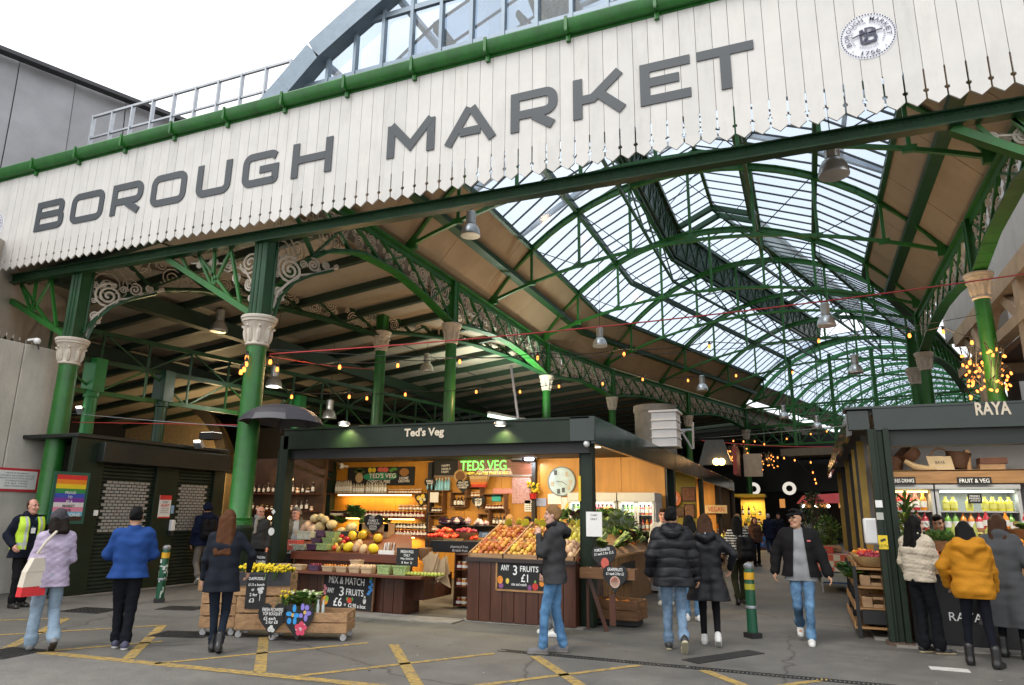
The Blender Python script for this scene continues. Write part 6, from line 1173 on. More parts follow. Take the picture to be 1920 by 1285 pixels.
# middle: baskets of tomatoes and peppers, aubergine bowl, lower crates
t = thing('basket_table', 'dark table of fruit baskets between the two counters', 'table', (-6.6, 12.8, 0)); a = PY(806, 1035, 12.6); b_ = PY(893, 1020, 12.6); MB().box(a.x, b_.x+.1, 12.6, 13.5, a.z, a.z+.22).build('black_front', BLACK, t, bevel=.01); m = MB(); m.box(a.x+.5, b_.x+.1, 12.7, 13.5, 0, a.z); m.build('wooden_base', DKW, t)
zt_ = a.z+.22; q = MB(); text(q, 'chemical free', V(a.x+.45, 12.595, a.z+.09), X_, Z_, .05); text(q, 'British fruit', V(a.x+.5, 12.595, a.z+.02), X_, Z_, .05); q.build('chalk_lettering', CHALK, t, smooth=False)
for k, (u, v, r, me, nm, lab) in enumerate([(822, 1012, .26, TOMATO, 'tomato', 'left basket of red tomatoes on the black table'), (850, 1014, .22, TOMATO, 'chilli', 'pale round basket of chillies on the black table'), (874, 1003, .24, PLUM, 'radish', 'back basket of dark red radishes'), (885, 1016, .2, TOMATO, 'tomato', 'right basket of tomatoes on the black table'), (835, 1003, .2, TOMATO, 'tomato', 'back left basket of tomatoes')]):
    p = PY(u, v, 12.95+.2*(k > 1)); t = thing('produce_basket', lab, 'basket', p); MB().lathe([(r*.7, -.12), (r*.8, -.1), (r, .02), (r*1.02, .05), (r*.94, .04), (r*.8, .0), (0, -.01)], 24, p).build('wicker_bowl', WICKL if k == 1 else WICK, t)
    for i in range(26): a_ = RU(0, 6.28); rr_ = r*.85*math.sqrt(random.random()); inst(me, nm, p+V(rr_*math.cos(a_), rr_*math.sin(a_), .04+.06*(1-rr_/r)+RU(0, .03)), '%s in the %s' % (nm, lab), nm, '%ss in the %s' % (nm, lab), sc=1.05)
t = thing('produce_basket', 'dark bowl of aubergines and red onions in front of the crate shelves', 'basket', PY(875, 990, 14)); p = PY(873, 990, 14); MB().lathe([(.4, -.12), (.62, .0), (.66, .05), (.6, .05), (0, .0)], 24, p).build('bowl', BLACK, t)
AUB = mesh_only(MB().tube([(-.12, 0, 0), (-.05, 0, 0), (.05, 0, 0), (.12, 0, .01), (.14, 0, .02)], [.03, .05, .045, .03, .012], 10), 'aubergine', mat('aubergine_skin', (.02, .008, .02), .15)); ONI = mesh_only(MB().lathe([(0, -.04), (.03, -.035), (.048, 0), (.03, .03), (.006, .05), (0, .06)], 12), 'onion', mat('onion_skin', (.22, .08, .13), .35, rnd=.3, col2=(.5, .4, .4)))
for i in range(22): a_ = RU(0, 6.28); r_ = .5*math.sqrt(random.random()); x = r_*math.cos(a_); inst(AUB if x < 0 else ONI, 'aubergine' if x < 0 else 'onion', p+V(x, r_*math.sin(a_), .09+RU(0, .08)), 'shiny aubergine in the dark bowl' if x < 0 else 'purple and white onion in the dark bowl', 'aubergine' if x < 0 else 'onion', 'aubergines in the bowl' if x < 0 else 'onions in the bowl', sc=1.3)
t = thing('bag_bundle', 'hanging bundle of brown paper bags at the end of the low counter', 'paper bags', PY(812, 1070, 11.6)); p = PY(815, 1065, 11.6); m = MB()
for i in range(9): m.obox(p+V(RU(-.12, .14), RU(-.08, .1), RU(-.14, .12)), (_n((1, RU(-.4, .4), RU(-.8, .8))), Y_, _n((RU(-.4, .4), 0, 1))), (.13, .012, .16))
m.build('bags', KRAFT, t); MB().tube([p+V(0, 0, .1), p+V(0, 0, .32)], .006, 5).build('string', DARKM, t)
t = thing('bottle_rack', 'small open rack of bottles on the floor beside the tall counter', 'rack', PY(862, 1100, 12.4)); a = PY(850, 1122, 12.2); m = MB(); m.box(a.x, a.x+.02, 12.2, 12.5, 0.02, .95); m.box(a.x+.6, a.x+.62, 12.2, 12.5, 0.02, .95)
for z in (.05, .38, .68, .95): m.box(a.x, a.x+.62, 12.2, 12.5, z-.02, z)
m.build('shelving', DKW, t)
for z in (.05, .38, .68):
    for i in range(5): inst(JAMB if i % 2 else JRED, 'small_bottle', (a.x+.07+i*.11, 12.28, z), 'small jar in the low rack beside the tall counter', 'jar', 'jars in the low rack', rot=(0, 0, i), sc=1.15)
t = thing('wicker_basket', 'brown wicker basket standing beside the bag bundle', 'basket', PY(797, 1040, 12)); p = PY(797, 1036, 12); MB().lathe([(.1, -.14), (.13, .0), (.14, .08), (.12, .08), (0, .0)], 16, p).build('basket', WICK, t)
# green sloping display along the lane side
t = thing('lane_display', 'pale wooden sloping vegetable bench along the lane side of the stall', 'display bench', (-3.9, 14.5, 0)); m = MB(); m.hexa([(-3.85, 12.35, 0), (-3.52, 12.35, 0), (-3.40, 17, 0), (-3.85, 17, 0), (-3.85, 12.35, 1.3), (-3.42, 12.35, .92), (-3.36, 17, .92), (-3.85, 17, 1.3)])
m.build('bench_body', CRATE, t); m = MB()
for i in range(16): y = 12.4+i*.285; m.bar((-3.47, y, .02), (-3.395, y, .9), .02, .012)
m.bar((-3.40, 12.3, .93), (-3.34, 17, .93), .05, .04); m.bar((-3.44, 12.33, .93), (-4.1, 12.33, 1.35), .05, .03); m.box(-3.9, -3.45, 12.30, 12.34, .2, .23); m.box(-3.9, -3.45, 12.30, 12.34, .5, .53); m.build('battens', OAK, t); MB().hexa([(-3.35, 13.6, .42), (-3.345, 13.6, .42), (-3.345, 14.7, .42), (-3.35, 14.7, .42), (-3.36, 13.6, .8), (-3.355, 13.6, .8), (-3.355, 14.7, .8), (-3.36, 14.7, .8)]).build('dark_panel', BLACK, t)
CABB = leafmesh('cabbage', 90, .10, .14, [LG3, mat('leaf_silver', (.32, .38, .28), .5, var=.3, vs=20)], .05, .12, 1.0)
def gz(x): return .98+(-3.38-x)*.75
for i in range(70):
    x = RU(-4.35, -3.45); y = RU(12.5, 16.8); k = RC((LETT, KALE, LEEK, HERB, RADI, LETT, LEEK)); inst(k, 'leafy_vegetable' if k is not LEEK else 'leek', (x, y, gz(x)), 'green leafy vegetables and leeks heaped on the lane side bench', 'vegetable', 'vegetables on the lane side bench', rot=(0, -.5 if k is not LEEK else -.6, RU(0, 6) if k is not LEEK else RU(-.5, .5)), sc=RU(.8, 1.25))
for i in range(24): x = RU(-4.2, -3.5); inst(CARROT if i % 3 else RADI, 'carrot', (x, RU(15, 16.9), gz(x)+.08), 'orange and red roots at the far end of the lane side bench', 'carrot', 'roots on the lane side bench', rot=(0, .5, RU(-1, 1)), sc=1.3)
for i, (u, v, me, sc) in enumerate([(1160, 978, CABB, 1.9), (1138, 985, CABB, 1.5), (1178, 985, CABB, 1.5)]): inst(me, 'cabbage', PY(u, v+8, 13.6), 'big pale spiky cabbage high on the lane side bench, '+('largest', 'left', 'right')[i], 'cabbage', 'big cabbages', sc=sc, rot=(0, 0, i))
for i in range(14): inst(PEAR, 'pear', (-3.55+RU(-.1, .1), 11.5+RU(-.25, .45), 1.2+RU(-.08, .1)), 'yellow pear beside the stall post', 'pear', 'pears by the post')
# stand with heart boards and pumpkin crate in the lane
t = thing('heart_stand', 'small wooden stand holding heart blackboards and pomegranates in front of the post', 'display stand', (-3.0, 10.95, 0)); c = PY(1142, 1074, 10.72); m = MB(); m.box(c.x-.44, c.x+.40, 10.66, 10.68, c.z-.09, c.z+.06); m.box(c.x-.44, c.x+.40, 10.9, 10.92, c.z-.09, c.z+.06); m.box(c.x-.44, c.x-.42, 10.68, 10.9, c.z-.09, c.z+.06); m.box(c.x+.38, c.x+.40, 10.68, 10.9, c.z-.09, c.z+.06); m.box(c.x-.43, c.x+.39, 10.67, 10.91, c.z-.09, c.z-.07); m.build('tray', CRATED, t); m = MB(); m.bar((c.x-.34, 10.8, c.z-.08), (c.x-.1, 10.9, .0), .06); m.bar((c.x+.06, 10.66, c.z-.3), (c.x+.06, 10.66, .12), .09, .02, up=Y_); m.bar((c.x-.38, 10.88, c.z), (c.x-.38, 10.88, .02), .04); m.build('leg', DKW, t)
for i in range(9): inst(PLUM if i % 2 else ONI, 'pomegranate', (c.x-.3+i*.075, 10.79+RU(-.05, .05), c.z+.0), 'small red pomegranate on the heart board stand', 'pomegranate', 'pomegranates on the stand', sc=1.2)
board('heart_board', 'upper heart blackboard with a painted pomegranate against the post', PY(1133, 1045, 10.84), X_, _n((0, .15, 1)), .40, .40, [('POMEGRANATES', .45, .78, .11, .6), ('£1 each 2 for £1.5', .5, .64, .10, .75)], 'heart', art=[('painted_fruit', (.55, .10, .07), [(.5, .28, .16, .2)]), ('painted_highlight', (.70, .32, .22), [(.44, .3, .05, .14), (.56, .3, .03, .12)])], rot=.15)
board('heart_board', 'lower heart blackboard with a painted sliced fruit in front of the stand', PY(1153, 1085, 10.62), X_, _n((0, .1, 1)), .38, .42, [('GRAPEFRUITS', .5, .80, .11, .6), ('£1 each 2 for £1', .5, .66, .10, .7)], 'heart', art=[('painted_fruit', (.60, .42, .32), [(.5, .38, .20, .20)]), ('painted_flesh', (.62, .17, .14), [(.5, .38, .17, .17)]), ('painted_pip', (.68, .40, .32), [(.45, .42, .03, .05), (.56, .33, .03, .05), (.5, .3, .02, .04)])])
c = PZ(1153, 1175); t = crate('pumpkin_crate', 'slatted crate of small orange pumpkins on the ground by the stall post', (c.x, c.y+.2, .10), (1, -.12, 0), .82, .5, .30, CRATED, 'crate', 2)
tag(MB().box(c.x-.36, c.x+.36, c.y+.02, c.y+.4, .02, .095).build('crate_dolly', BLACK), 'black dolly under the pumpkin crate', 'dolly')
for i in range(7): inst(PUMPKIN, 'pumpkin', (c.x-.22+.12*(i % 4)+.04*(i//4), c.y+.12+.14*(i//4), .30+.03*(i % 2)), 'small orange pumpkin in the slatted crate by the post', 'pumpkin', 'pumpkins in the crate', rot=(RU(-.4, .4), RU(-.4, .4), i))
t = thing('price_sheet', 'white printed sheet taped to the right stall post', 'notice', PY(1114, 982, 11.09)); c = PY(1114, 983, 11.09); MB().box(c.x-.13, c.x+.13, 11.085, 11.095, c.z-.19, c.z+.19).build('sheet', PAPER, t); m = MB(); text(m, 'CASH', V(c.x, 11.083, c.z+.14), X_, Z_, .03, center=True); text(m, 'ONLY', V(c.x, 11.083, c.z+.08), X_, Z_, .03, center=True); m.build('print', DARKM, t, smooth=False)
for u, v, r, mt, lab in [(503, 997, .07, PAPER, 'round white sticker low on the left stall post'), (507, 960, .05, PAPER, 'square white sticker on the left stall post')]:
    c = PY(u+6, v, 10.89); tag(MB().lathe([(0, 0), (r, 0), (r, .006), (0, .006)], 20 if r > .06 else 4, c, ax=(X_, Z_, -Y_)).build('post_sticker', mt), lab, 'sticker')
tag(MB().box(-3.42, -3.38, 11.08, 11.1, 1.9, 2.3).build('yellow_sign', mat('warn_yellow', (.7, .5, .02), .5)), 'narrow yellow sign behind the right stall post', 'sign')
# open umbrella on the left corner, things on the stall roof
U = thing('black_umbrella', 'open black umbrella perched on the left corner of the stall fascia', 'umbrella', PY(530, 775, 9.9)); c = PY(531, 759, 9.9); m = MB(); n = 8; R = .74; V_ = []; fs = []
for j in range(6):
    f = j/5
    for k in range(n*4):
        a = 2*PI*k/(n*4); sc_ = (1-f*f)+f*f*math.cos(PI/n)/math.cos((a % (2*PI/n))-PI/n); V_.append(c+V(R*math.sin(f*1.35)/math.sin(1.35)*sc_*math.cos(a), R*math.sin(f*1.35)/math.sin(1.35)*sc_*math.sin(a), -.34*(1-math.cos(f*1.35))/(1-math.cos(1.35))+.02*abs(math.sin(n*a/2))*f))
for j in range(5):
    for k in range(n*4): fs.append((j*n*4+k, j*n*4+(k+1) % (n*4), (j+1)*n*4+(k+1) % (n*4), (j+1)*n*4+k))
m.add(V_, fs); m.build('canopy', mat('umbrella_nylon', (.045, .043, .052), .5, var=.2, vs=2), U, ang=.12); m = MB(); m.tube([c+V(0, 0, .1), c-V(0, 0, .5)], .008, 6)
for k in range(n): a = 2*PI*k/n; m.tube([c+V(R*f_*math.cos(a), R*f_*math.sin(a), -.34*f_*f_-.008) for f_ in (.05, .4, .7, 1)], .005, 4)
m.build('ribs', DARKM, U)
p = PY(1222, 790, 20.5); t = thing('extract_duct', 'tall round grey extract duct on the stall roofs', 'duct', (p.x, 21, 3.2)); zd = PY(1222, 758, 20.5).z; MB().lathe([(.60, 3.2), (.60, zd-.2), (.63, zd-.18), (.63, zd), (.0, zd)], 32, (p.x, 21, 0)).build('duct', mat('duct_grey', (.22, .21, .18), .5, .3, var=.2), t)
c = PY(1244, 790, 16.5); a, b_ = PY(1222, 815, 16.5), PY(1267, 772, 16.5); t = thing('beehive_box', 'stack of white painted beehive boxes on the stall roof', 'beehive', ((a.x+b_.x)/2, 16.8, 3.25)); w = b_.x-a.x; xm = (a.x+b_.x)/2
for k in range(4): z0 = 3.25+(b_.z-3.25)*k/4; z1 = 3.25+(b_.z-3.25)*(k+1)/4; MB().box(xm-w/2, xm+w/2, 16.5, 17.1, z0+.005, z1-.008).box(xm-w/2-.02, xm+w/2+.02, 16.48, 17.12, z0, z0+.03).build('hive_box', WHITE, t, bevel=.006)
MB().box(xm-w/2-.05, xm+w/2+.05, 16.45, 17.15, b_.z, b_.z+.05).build('lid', WHITE, t)
m = MB(); g = lambda u, v: PY(u, v, 18.2)
for q in (((1299, 792), (1300, 842)), ((1270, 808), (1300, 806)), ((1280, 812), (1298, 842)), ((1290, 806), (1276, 814))): m.tube([g(*q[0]), g(*q[1])], .03, 7)
tag(m.build('scaffold_frame', STEEL), 'pale scaffold tubes standing on the stall roof beside the beehives', 'scaffold')
m = MB(); m.tube([PY(958, 686, 16), PY(972, 790, 16)], .035, 8); tag(m.build('leaning_pole', STEEL), 'pale pole leaning above the stall fascia', 'pole')
t = thing('fluorescent_light', 'long white tube light glowing behind the stall fascia', 'tube light', PY(960, 786, 24)); a, b_ = PY(915, 779, 24), PY(1040, 803, 26); MB().bar(a, b_, .1, .1).build('tube', emit('tube_white', (.8, 1, .85), 1.2), t); MB().bar(a+V(0, 0, .1), b_+V(0, 0, .1), .2, .08).build('housing', WHITE, t); lamp('tube_up', 'AREA', (a+b_)/2+V(0, -1, .3), 240, (.9, 1, .85), 2.5, sy=.4, rot=(PI, 0, 0), parent=t)
t = thing('roof_uplighter', 'warm uplighter on the stall roofs glowing on the aisle ceiling', 'uplighter', (-9, 20.5, 3.3)); MB().box(-9.3, -8.7, 20.3, 20.7, 3.2, 3.4).build('housing', BLACK, t); MB().box(-9.25, -8.75, 20.35, 20.65, 3.4, 3.41).build('lens', LAMPW, t); lamp('uplight', 'SPOT', (-9, 20.5, 3.5), 260, (1, .62, .3), .15, rot=(PI, 0, 0), parent=t, spot=2.4)
for i, (x, y, e) in enumerate(((-12.5, 12.2, 75), (-7.3, 13.2, 65), (-10.6, 30, 140), (-22.3, 22, 260), (-6.2, 20.5, 170), (2.6, 19.5, 150))):  # uplighters added to brighten the aisle ceiling, soffits and railway arch
    lab = 'added warm uplighter box on a roof, ' + ('beside the kiosk', 'over the fruit stall', 'deep in the left aisle', 'before the railway arch', 'by the duct', 'on the right stalls')[i]; z = 3.25; t = thing('roof_uplighter', lab, 'uplighter', (x, y, z)); MB().box(x-.2, x+.2, y-.15, y+.15, z, z+.15).build('housing', BLACK, t); MB().box(x-.18, x+.18, y-.13, y+.13, z+.15, z+.155).build('lens', LAMPW, t); lamp('uplight', 'SPOT' if x > -20 else 'POINT', (x, y, z+.25), e, (1, .82, .62) if x > -20 else (1, .72, .35), .2, rot=(PI, 0, 0), parent=t, spot=2.6)

# ================================================================ flower crates in the road
F0 = PZ(370, 1192); ux = V(1, .14, 0)
def at(u, v): return PZ(u, v)
def fcrate(name, lab, u0, v0, u1, v1, d, h, z, slats, cast):
    a, b_ = at(u0, v0), at(u1, v1); x = _n(b_-a); y = V(-x.y, x.x, 0); c = (a+b_)/2+y*(d/2); c.z = z; return crate(name, lab, c, x, (b_-a).length, d, h, CRATE, 'crate', slats, None, cast), c, x, y
t1, c1, x1_, y1_ = fcrate('flower_crate', 'lower left wooden crate on wheels behind the woman in the dark jacket', 370, 1193, 437, 1193, .42, .48, 0, 3, True)
crate('flower_crate', 'small crate on top of the lower left crate', c1+V(0, 0, .585), x1_, .62, .40, .20, CRATE, 'crate', 1)
t2, c2, x2_, y2_ = fcrate('flower_crate', 'tall lower wooden crate on wheels below the daffodils', 437, 1197, 522, 1197, .46, .44, 0, 2, True)
crate('flower_crate', 'upper wooden crate full of daffodils', c2+V(0, 0, .545), x2_, .80, .45, .30, CRATE, 'crate', 2)
t3, c3, x3_, y3_ = fcrate('flower_crate', 'long low wooden crate on wheels with heart boards', 500, 1202, 648, 1204, .52, .27, 0, 2, True)
FY_ = mat('daffodil', (.72, .55, .015), .55, var=.1, rnd=.1)
def flowers(lab, c, w, d, h, n, mts, gname='blossom', st=LG1):
    t = thing('cut_flowers', lab, 'flowers', c); m = MB(); s = MB()
    for i in range(n):
        q = c+V(RU(-w/2, w/2), RU(-d/2, d/2), h*RU(.7, 1.1)); s.tube([V(c.x+(q.x-c.x)*.7, c.y+(q.y-c.y)*.7, c.z), q], .005, 4); k = random.randrange(len(mts))
        for j in range(6):
            a = j*PI/3; e = V(math.cos(a), math.sin(a)*.6-.3, .3+math.sin(a)*.4); e2 = V(-math.sin(a), math.cos(a), 0)*.012; p1 = q+e*.034; m.add([q, q+e*.018+e2, p1, q+e*.018-e2], [(0, 1, 2, 3)], k)
        m.lathe([(.006, -.01), (.012, .004), (.015, .014)], 6, q+V(0, -.006, .0), k, ax=(X_, Z_, -Y_))
    for i in range(n//2): q = c+V(RU(-w/2, w/2), RU(-d/2, d/2), h*RU(.4, .9)); a = RU(0, 6); e = V(math.cos(a)*.01, math.sin(a)*.01, 0); s.add([q-e-V(0, 0, .1), q+e-V(0, 0, .1), q+e*.3+V(0, 0, .06)], [(0, 1, 2)])
    m.build(gname, mts, t); s.build('stems', st, t)
flowers('mass of yellow daffodils in the upper crate', c2+V(0, 0, .72), .76, .42, .20, 190, [FY_]); t = board('chalkboard', 'narrow blackboard pricing daffodils on the upper crate', c2-y2_*.27+V(-.06, 0, .60), x2_, Z_, .27, .44, [('DAFFODILS', .5, .90, .09, .8), ('£1.5 a bunch', .5, .72, .08, .8), ('or', .35, .56, .07, .14), ('2 for', .4, .42, .09, .4), ('£3', .32, .25, .12, .25)], art=[('chalk_flower', (.55, .55, .53), [(.74, .50, .12, .06), (.66, .58, .1, .05), (.8, .6, .1, .05), (.72, .35, .02, .13)])])
m = MB(); q = c2-y2_*.236+V(0, 0, .77); m.obox(q, (x2_, y2_, Z_), (.402, .006, .09)); tag(m.build('dark_liner', mat('liner', (.03, .03, .035), .6)), 'dark strip along the top of the daffodil crate', 'liner')
flowers('bunch of yellow tulips standing in the low crate', c3+x3_*-.42+V(0, 0, .25), .26, .2, .34, 26, [FY_]); flowers('bunch of white and green flowers standing in the low crate', c3+x3_*-.12+V(0, 0, .25), .4, .25, .34, 46, [mat('white_flower', (.62, .64, .45), .6), LG3])
inst(LETT, 'wrapped_flowers', c3+x3_*-.14+V(0, 0, .42), 'leafy green wrapping around the white flowers', 'flowers', None, rot=(0, 0, 0), sc=1.6)
board('heart_board', 'black heart board of flower prices hung on the low crate', c3-y3_*.30+x3_*-.47+V(0, 0, .28), x3_, Z_, .40, .46, [('FRESH FLOWERS', .5, .76, .10, .7), ('TOP BOUQUET', .5, .64, .10, .65), ('£5 each', .42, .52, .09, .4), ('2 for £8', .5, .42, .09, .4)], 'heart', art=[('chalk_flower', (.6, .6, .58), [(.45, .22, .07, .07), (.55, .2, .07, .06), (.5, .28, .06, .06)])])
board('heart_board', 'heart board painted with blue, violet and red flowers on the low crate', c3-y3_*.30+x3_*-.12+V(0, 0, .26), x3_, Z_, .42, .50, [], 'heart', art=[('blue_petal', (.03, .30, .70), [(.20, .68, .10, .06), (.36, .82, .06, .10), (.44, .64, .10, .06), (.22, .5, .07, .08), (.40, .5, .06, .09)]), ('violet_petal', (.25, .20, .60), [(.62, .86, .06, .09), (.76, .84, .07, .07), (.82, .70, .09, .06), (.74, .58, .06, .09), (.58, .64, .07, .06)]), ('pink_petal', (.62, .06, .12), [(.50, .36, .09, .07), (.62, .42, .08, .08), (.72, .34, .09, .07), (.54, .22, .08, .08), (.66, .22, .08, .08)]), ('pale_edge', (.70, .45, .50), [(.48, .30, .05, .04), (.70, .40, .05, .04), (.6, .3, .05, .05)]), ('flower_eye', (.65, .42, .12), [(.32, .65, .05, .05), (.70, .72, .05, .05), (.61, .31, .04, .04)])])
t = thing('glass_jars', 'two small glass bottles standing beside the flower hearts', 'jars', c3+x3_*.12-y3_*.1+V(0, 0, .4)); 
for k in (0, 1): q = c3+x3_*(.10+.07*k)-y3_*.16+V(0, 0, .32); MB().lathe([(.02, 0), (.022, .12), (.012, .15), (.012, .2)], 10, q).build('bottle', mat('jar_pale', (.45, .5, .48), .1, coat=.5), t)
t = board('chalkboard', 'small blackboard behind the daffodils by the umbrella column', PY(489, 1052, 10.3), X_, Z_, .26, .3, [('FRESH', .5, .7, .15, .7), ('FLOWERS', .5, .45, .15, .8)], art=[('chalk_flower', (.6, .6, .58), [(.5, .2, .2, .1)])])
# ================================================================ right stall ("RAYA")
RY = 11.6
t = rs_ = thing('grocery_stall', 'dark green grocery stall with grey back wall at the right edge', 'market stall', (3.5, RY, 0))
m = MB(); m.box(.98, 6.5, RY, RY+.07, 2.95, 3.29); m.box(.64, .93, RY+.05, RY+.12, 2.97, 3.26); m.box(.6, 6.5, RY-.01, RY+.5, 3.27, 3.31)
m.build('front_fascia', mat('raya_fascia', (.016, .026, .021), .22, var=.3, vs=1.3, bump=.12, bs=2.2), t, bevel=.006)
MB().box(1.0, 6.5, RY+.08, RY+.3, 2.72, 2.95).build('shutter_box', mat('shutter_black', (.01, .014, .011), .5), t)
m = MB(); a = PY(1830, 780, RY-.01); b_ = PY(1893, 752, RY-.01); text(m, 'RAYA', V(a.x, RY-.008, a.z+.005), V(1, 0, 0), V(0, 0, 1), .185, b_.x-a.x, off=.008, bold=.03); m.build('fascia_lettering', mat('sign_cream', (.62, .53, .40), .5), t, smooth=False)
m = MB(); px = 1.02; m.box(px-.14, px-.06, RY-.06, RY+.16, .03, 2.97); m.box(px+.06, px+.14, RY-.06, RY+.16, .03, 2.97); m.box(px-.06, px+.06, RY+.02, RY+.16, .03, 2.97); m.box(px-.10, px-.02, RY-.03, RY+.02, .03, 2.97); m.build('corner_post', STALLG, t, bevel=.008)
MB().box(px-.17, px+.17, RY-.09, RY+.2, 0, .04).build('post_shoe', mat('rusty_foot', (.10, .06, .04), .8, var=.4, vs=20), t)
m = MB()
for y, y1, dz in ((RY+.1, 15.6, 0), (15.65, 19.6, .02), (19.65, 24, -.02)): m.hexa([(.60, y, 2.88+dz), (.68, y, 2.90+dz), (.68, y1, 2.90+dz), (.60, y1, 2.88+dz), (.64, y, 3.26+dz), (.72, y, 3.26+dz), (.72, y1, 3.26+dz), (.64, y1, 3.26+dz)])
m.build('side_fascia', mat('smoky_plastic', (.05, .045, .035), .12, var=.5, vs=2, bump=.25, bs=5), t); MB().box(.66, 6.5, RY+.1, 24, 3.20, 3.27).build('roof_deck', mat('stall_ceiling', (.10, .095, .085), .7, var=.2), t)
for k, (y, w) in enumerate(((12.9, .09), (13.6, .07), (14.5, .1), (15.6, .09), (17.2, .1), (19.5, .1), (22, .1))): MB().box(.80, .90, y-w/2, y+w/2, 0, 2.92).build('side_post' if k % 2 == 0 else 'black_post', mat('ochre_post', (.30, .19, .03), .6, var=.2) if k % 2 == 0 else BLACK, t)
BW2 = 14.75; MB().box(1.0, 7, BW2, BW2+.1, 0, 3.2).build('back_wall', mat('grey_wall', (.34, .34, .35), .6, var=.06, vs=1.5), t)
m = MB(); m.box(1.12, 6.5, 13.92, 13.97, 2.28, 2.50); m.box(1.12, 6.5, 13.92, 14.7, 2.48, 2.505); m.build('wood_header', OAK, t)
for x in (2.2, 4.2):
    lamp('tube_light', 'AREA', (x, 12.9, 3.12), 22, (1, .93, .82), 1.1, sy=.2, parent=t); MB().box(x-.55, x+.55, 12.85, 12.95, 3.15, 3.2).build('ceiling_tube', emit('tube_neutral', (1, .92, .8), 3), t)
for u0, u1, s in ((1668, 1716, 'HERBS-DRINKS'), (1796, 1858, 'FRUIT & VEG')):
    a, b_ = PY(u0, 909, 13.9), PY(u1, 894, 13.9); board('header_sign', 'black sign reading %s on the wooden header' % s.lower(), ((a.x+b_.x)/2, 13.9, (a.z+b_.z)/2), X_, Z_, b_.x-a.x, .12, [(s, .5, .5, .55, .88)], cat='sign')
# chiller units
for k, (x0, x1, lab) in enumerate(((1.22, 1.98, 'left open white chiller of juices with a yellow lamp'), (2.0, 3.22, 'right open white chiller of yellow bottles'))):
    f = thing('open_chiller', lab, 'chiller', ((x0+x1)/2, 14.3, 0)); WF = MT['fridge_white']; m = MB(); m.box(x0, x0+.05, 14.0, 14.65, 0, 2.26); m.box(x1-.05, x1, 14.0, 14.65, 0, 2.26); m.box(x0+.05, x1-.05, 14.58, 14.65, 0, 2.26); m.box(x0, x1, 13.95, 14.65, 2.18, 2.27); m.box(x0+.05, x1-.05, 14.0, 14.6, 0, .8); m.build('cabinet', WF, f, bevel=.01)
    for z in (1.15, 1.5, 1.83): s_ = MB().box(x0+.05, x1-.05, 14.05, 14.58, z-.025, z).build('shelf', WF, f)
    MB().box(x0+.08, x1-.08, 14.04, 14.08, 2.13, 2.16).build('light_tube', emit('chill_y', (1, .8, .25), 3) if k == 0 else emit('fridge_tube', (.9, 1, .95), 2), f); lamp('chiller_light', 'AREA', ((x0+x1)/2, 14.12, 2.12), 3.2, (1, .85, .45) if k == 0 else (.92, 1, .92), x1-x0-.2, sy=.1, parent=f)
    for zi, z in enumerate((.8, 1.15, 1.5, 1.83)):
        n = int((x1-x0-.14)/.115)
        for i in range(n):
            if zi == 3 and k == 1 and i in (2, 4): continue
            me = (BYE if zi == 3 else [BRD, JRED, BGR, BOR][(i//2+zi) % 4]) if k == 1 else [BRD, BOR, JDK, BRD][(i//2+zi) % 4]
            inst(me, 'drink_bottle', (x0+.1+(x1-x0-.2)*(i+.5)/n, 14.12, z+.001), 'bottle on the %s shelf of the %s chiller' % (('lowest', 'second', 'third', 'top')[zi], ('left yellow lit', 'right white lit')[k]), 'bottle', 'bottles shelf %d chiller %d' % (zi, k), rot=(0, 0, RU(0, 6)), sc=1.15)
board('price_card', 'small black price card among the yellow bottles', PY(1828, 935, 14.0), X_, Z_, .2, .16, [('FRESH', .5, .75, .18, .7), ('PRESSED', .5, .5, .18, .8), ('JUICE £4', .5, .25, .18, .7)])
# baskets on top of the header
HZ = 2.505
def tbasket(u, r, h, lab, tilt=(0, 0), handle=False):
    p = PY(u, 875, 14.2); c = V(p.x, 14.2, HZ+.01+(abs(tilt[0])+abs(tilt[1]))*r*.8); t = thing('wicker_basket', lab, 'basket', c, 0); zx = _n((tilt[0], tilt[1], 1)); x, y, _ = frame(zx, (0, 1, 0)); m = MB()
    m.lathe([(r*.75, 0), (r*.8, .01), (r*.93, h*.6), (r, h), (r*1.05, h+.015), (r*.95, h+.015), (r*.88, h*.6), (r*.7, .03), (0, .02)], 26, c, ax=(x, y, zx), flute=lambda t, z: 1+.018*math.sin(26*t)*math.copysign(1, math.sin(z*160))); m.build('woven_body', mat('dark_wicker', (.095, .040, .016), .6, var=.35, vs=40, bump=.6, bs=120, rnd=.2), t)
    if handle: MB().tube([c+zx*h+x*(r*.95*math.cos(a))+zx*(r*1.25*math.sin(a)) for a in np.linspace(0, PI, 13)], .014, 6).build('handle', WICK, t)
tbasket(1676, .17, .22, 'leftmost round basket above the herbs and drinks sign'); tbasket(1715, .2, .2, 'basket lying tilted left of the cream bag', (-.9, -.35)); tbasket(1765, .17, .16, 'basket with a tall hoop handle behind the cream bag', (0, 0), True); tbasket(1795, .19, .26, 'darkest basket right of the cream bag', (.15, 0)); tbasket(1655, .12, .16, 'small basket seen left of the stall post')
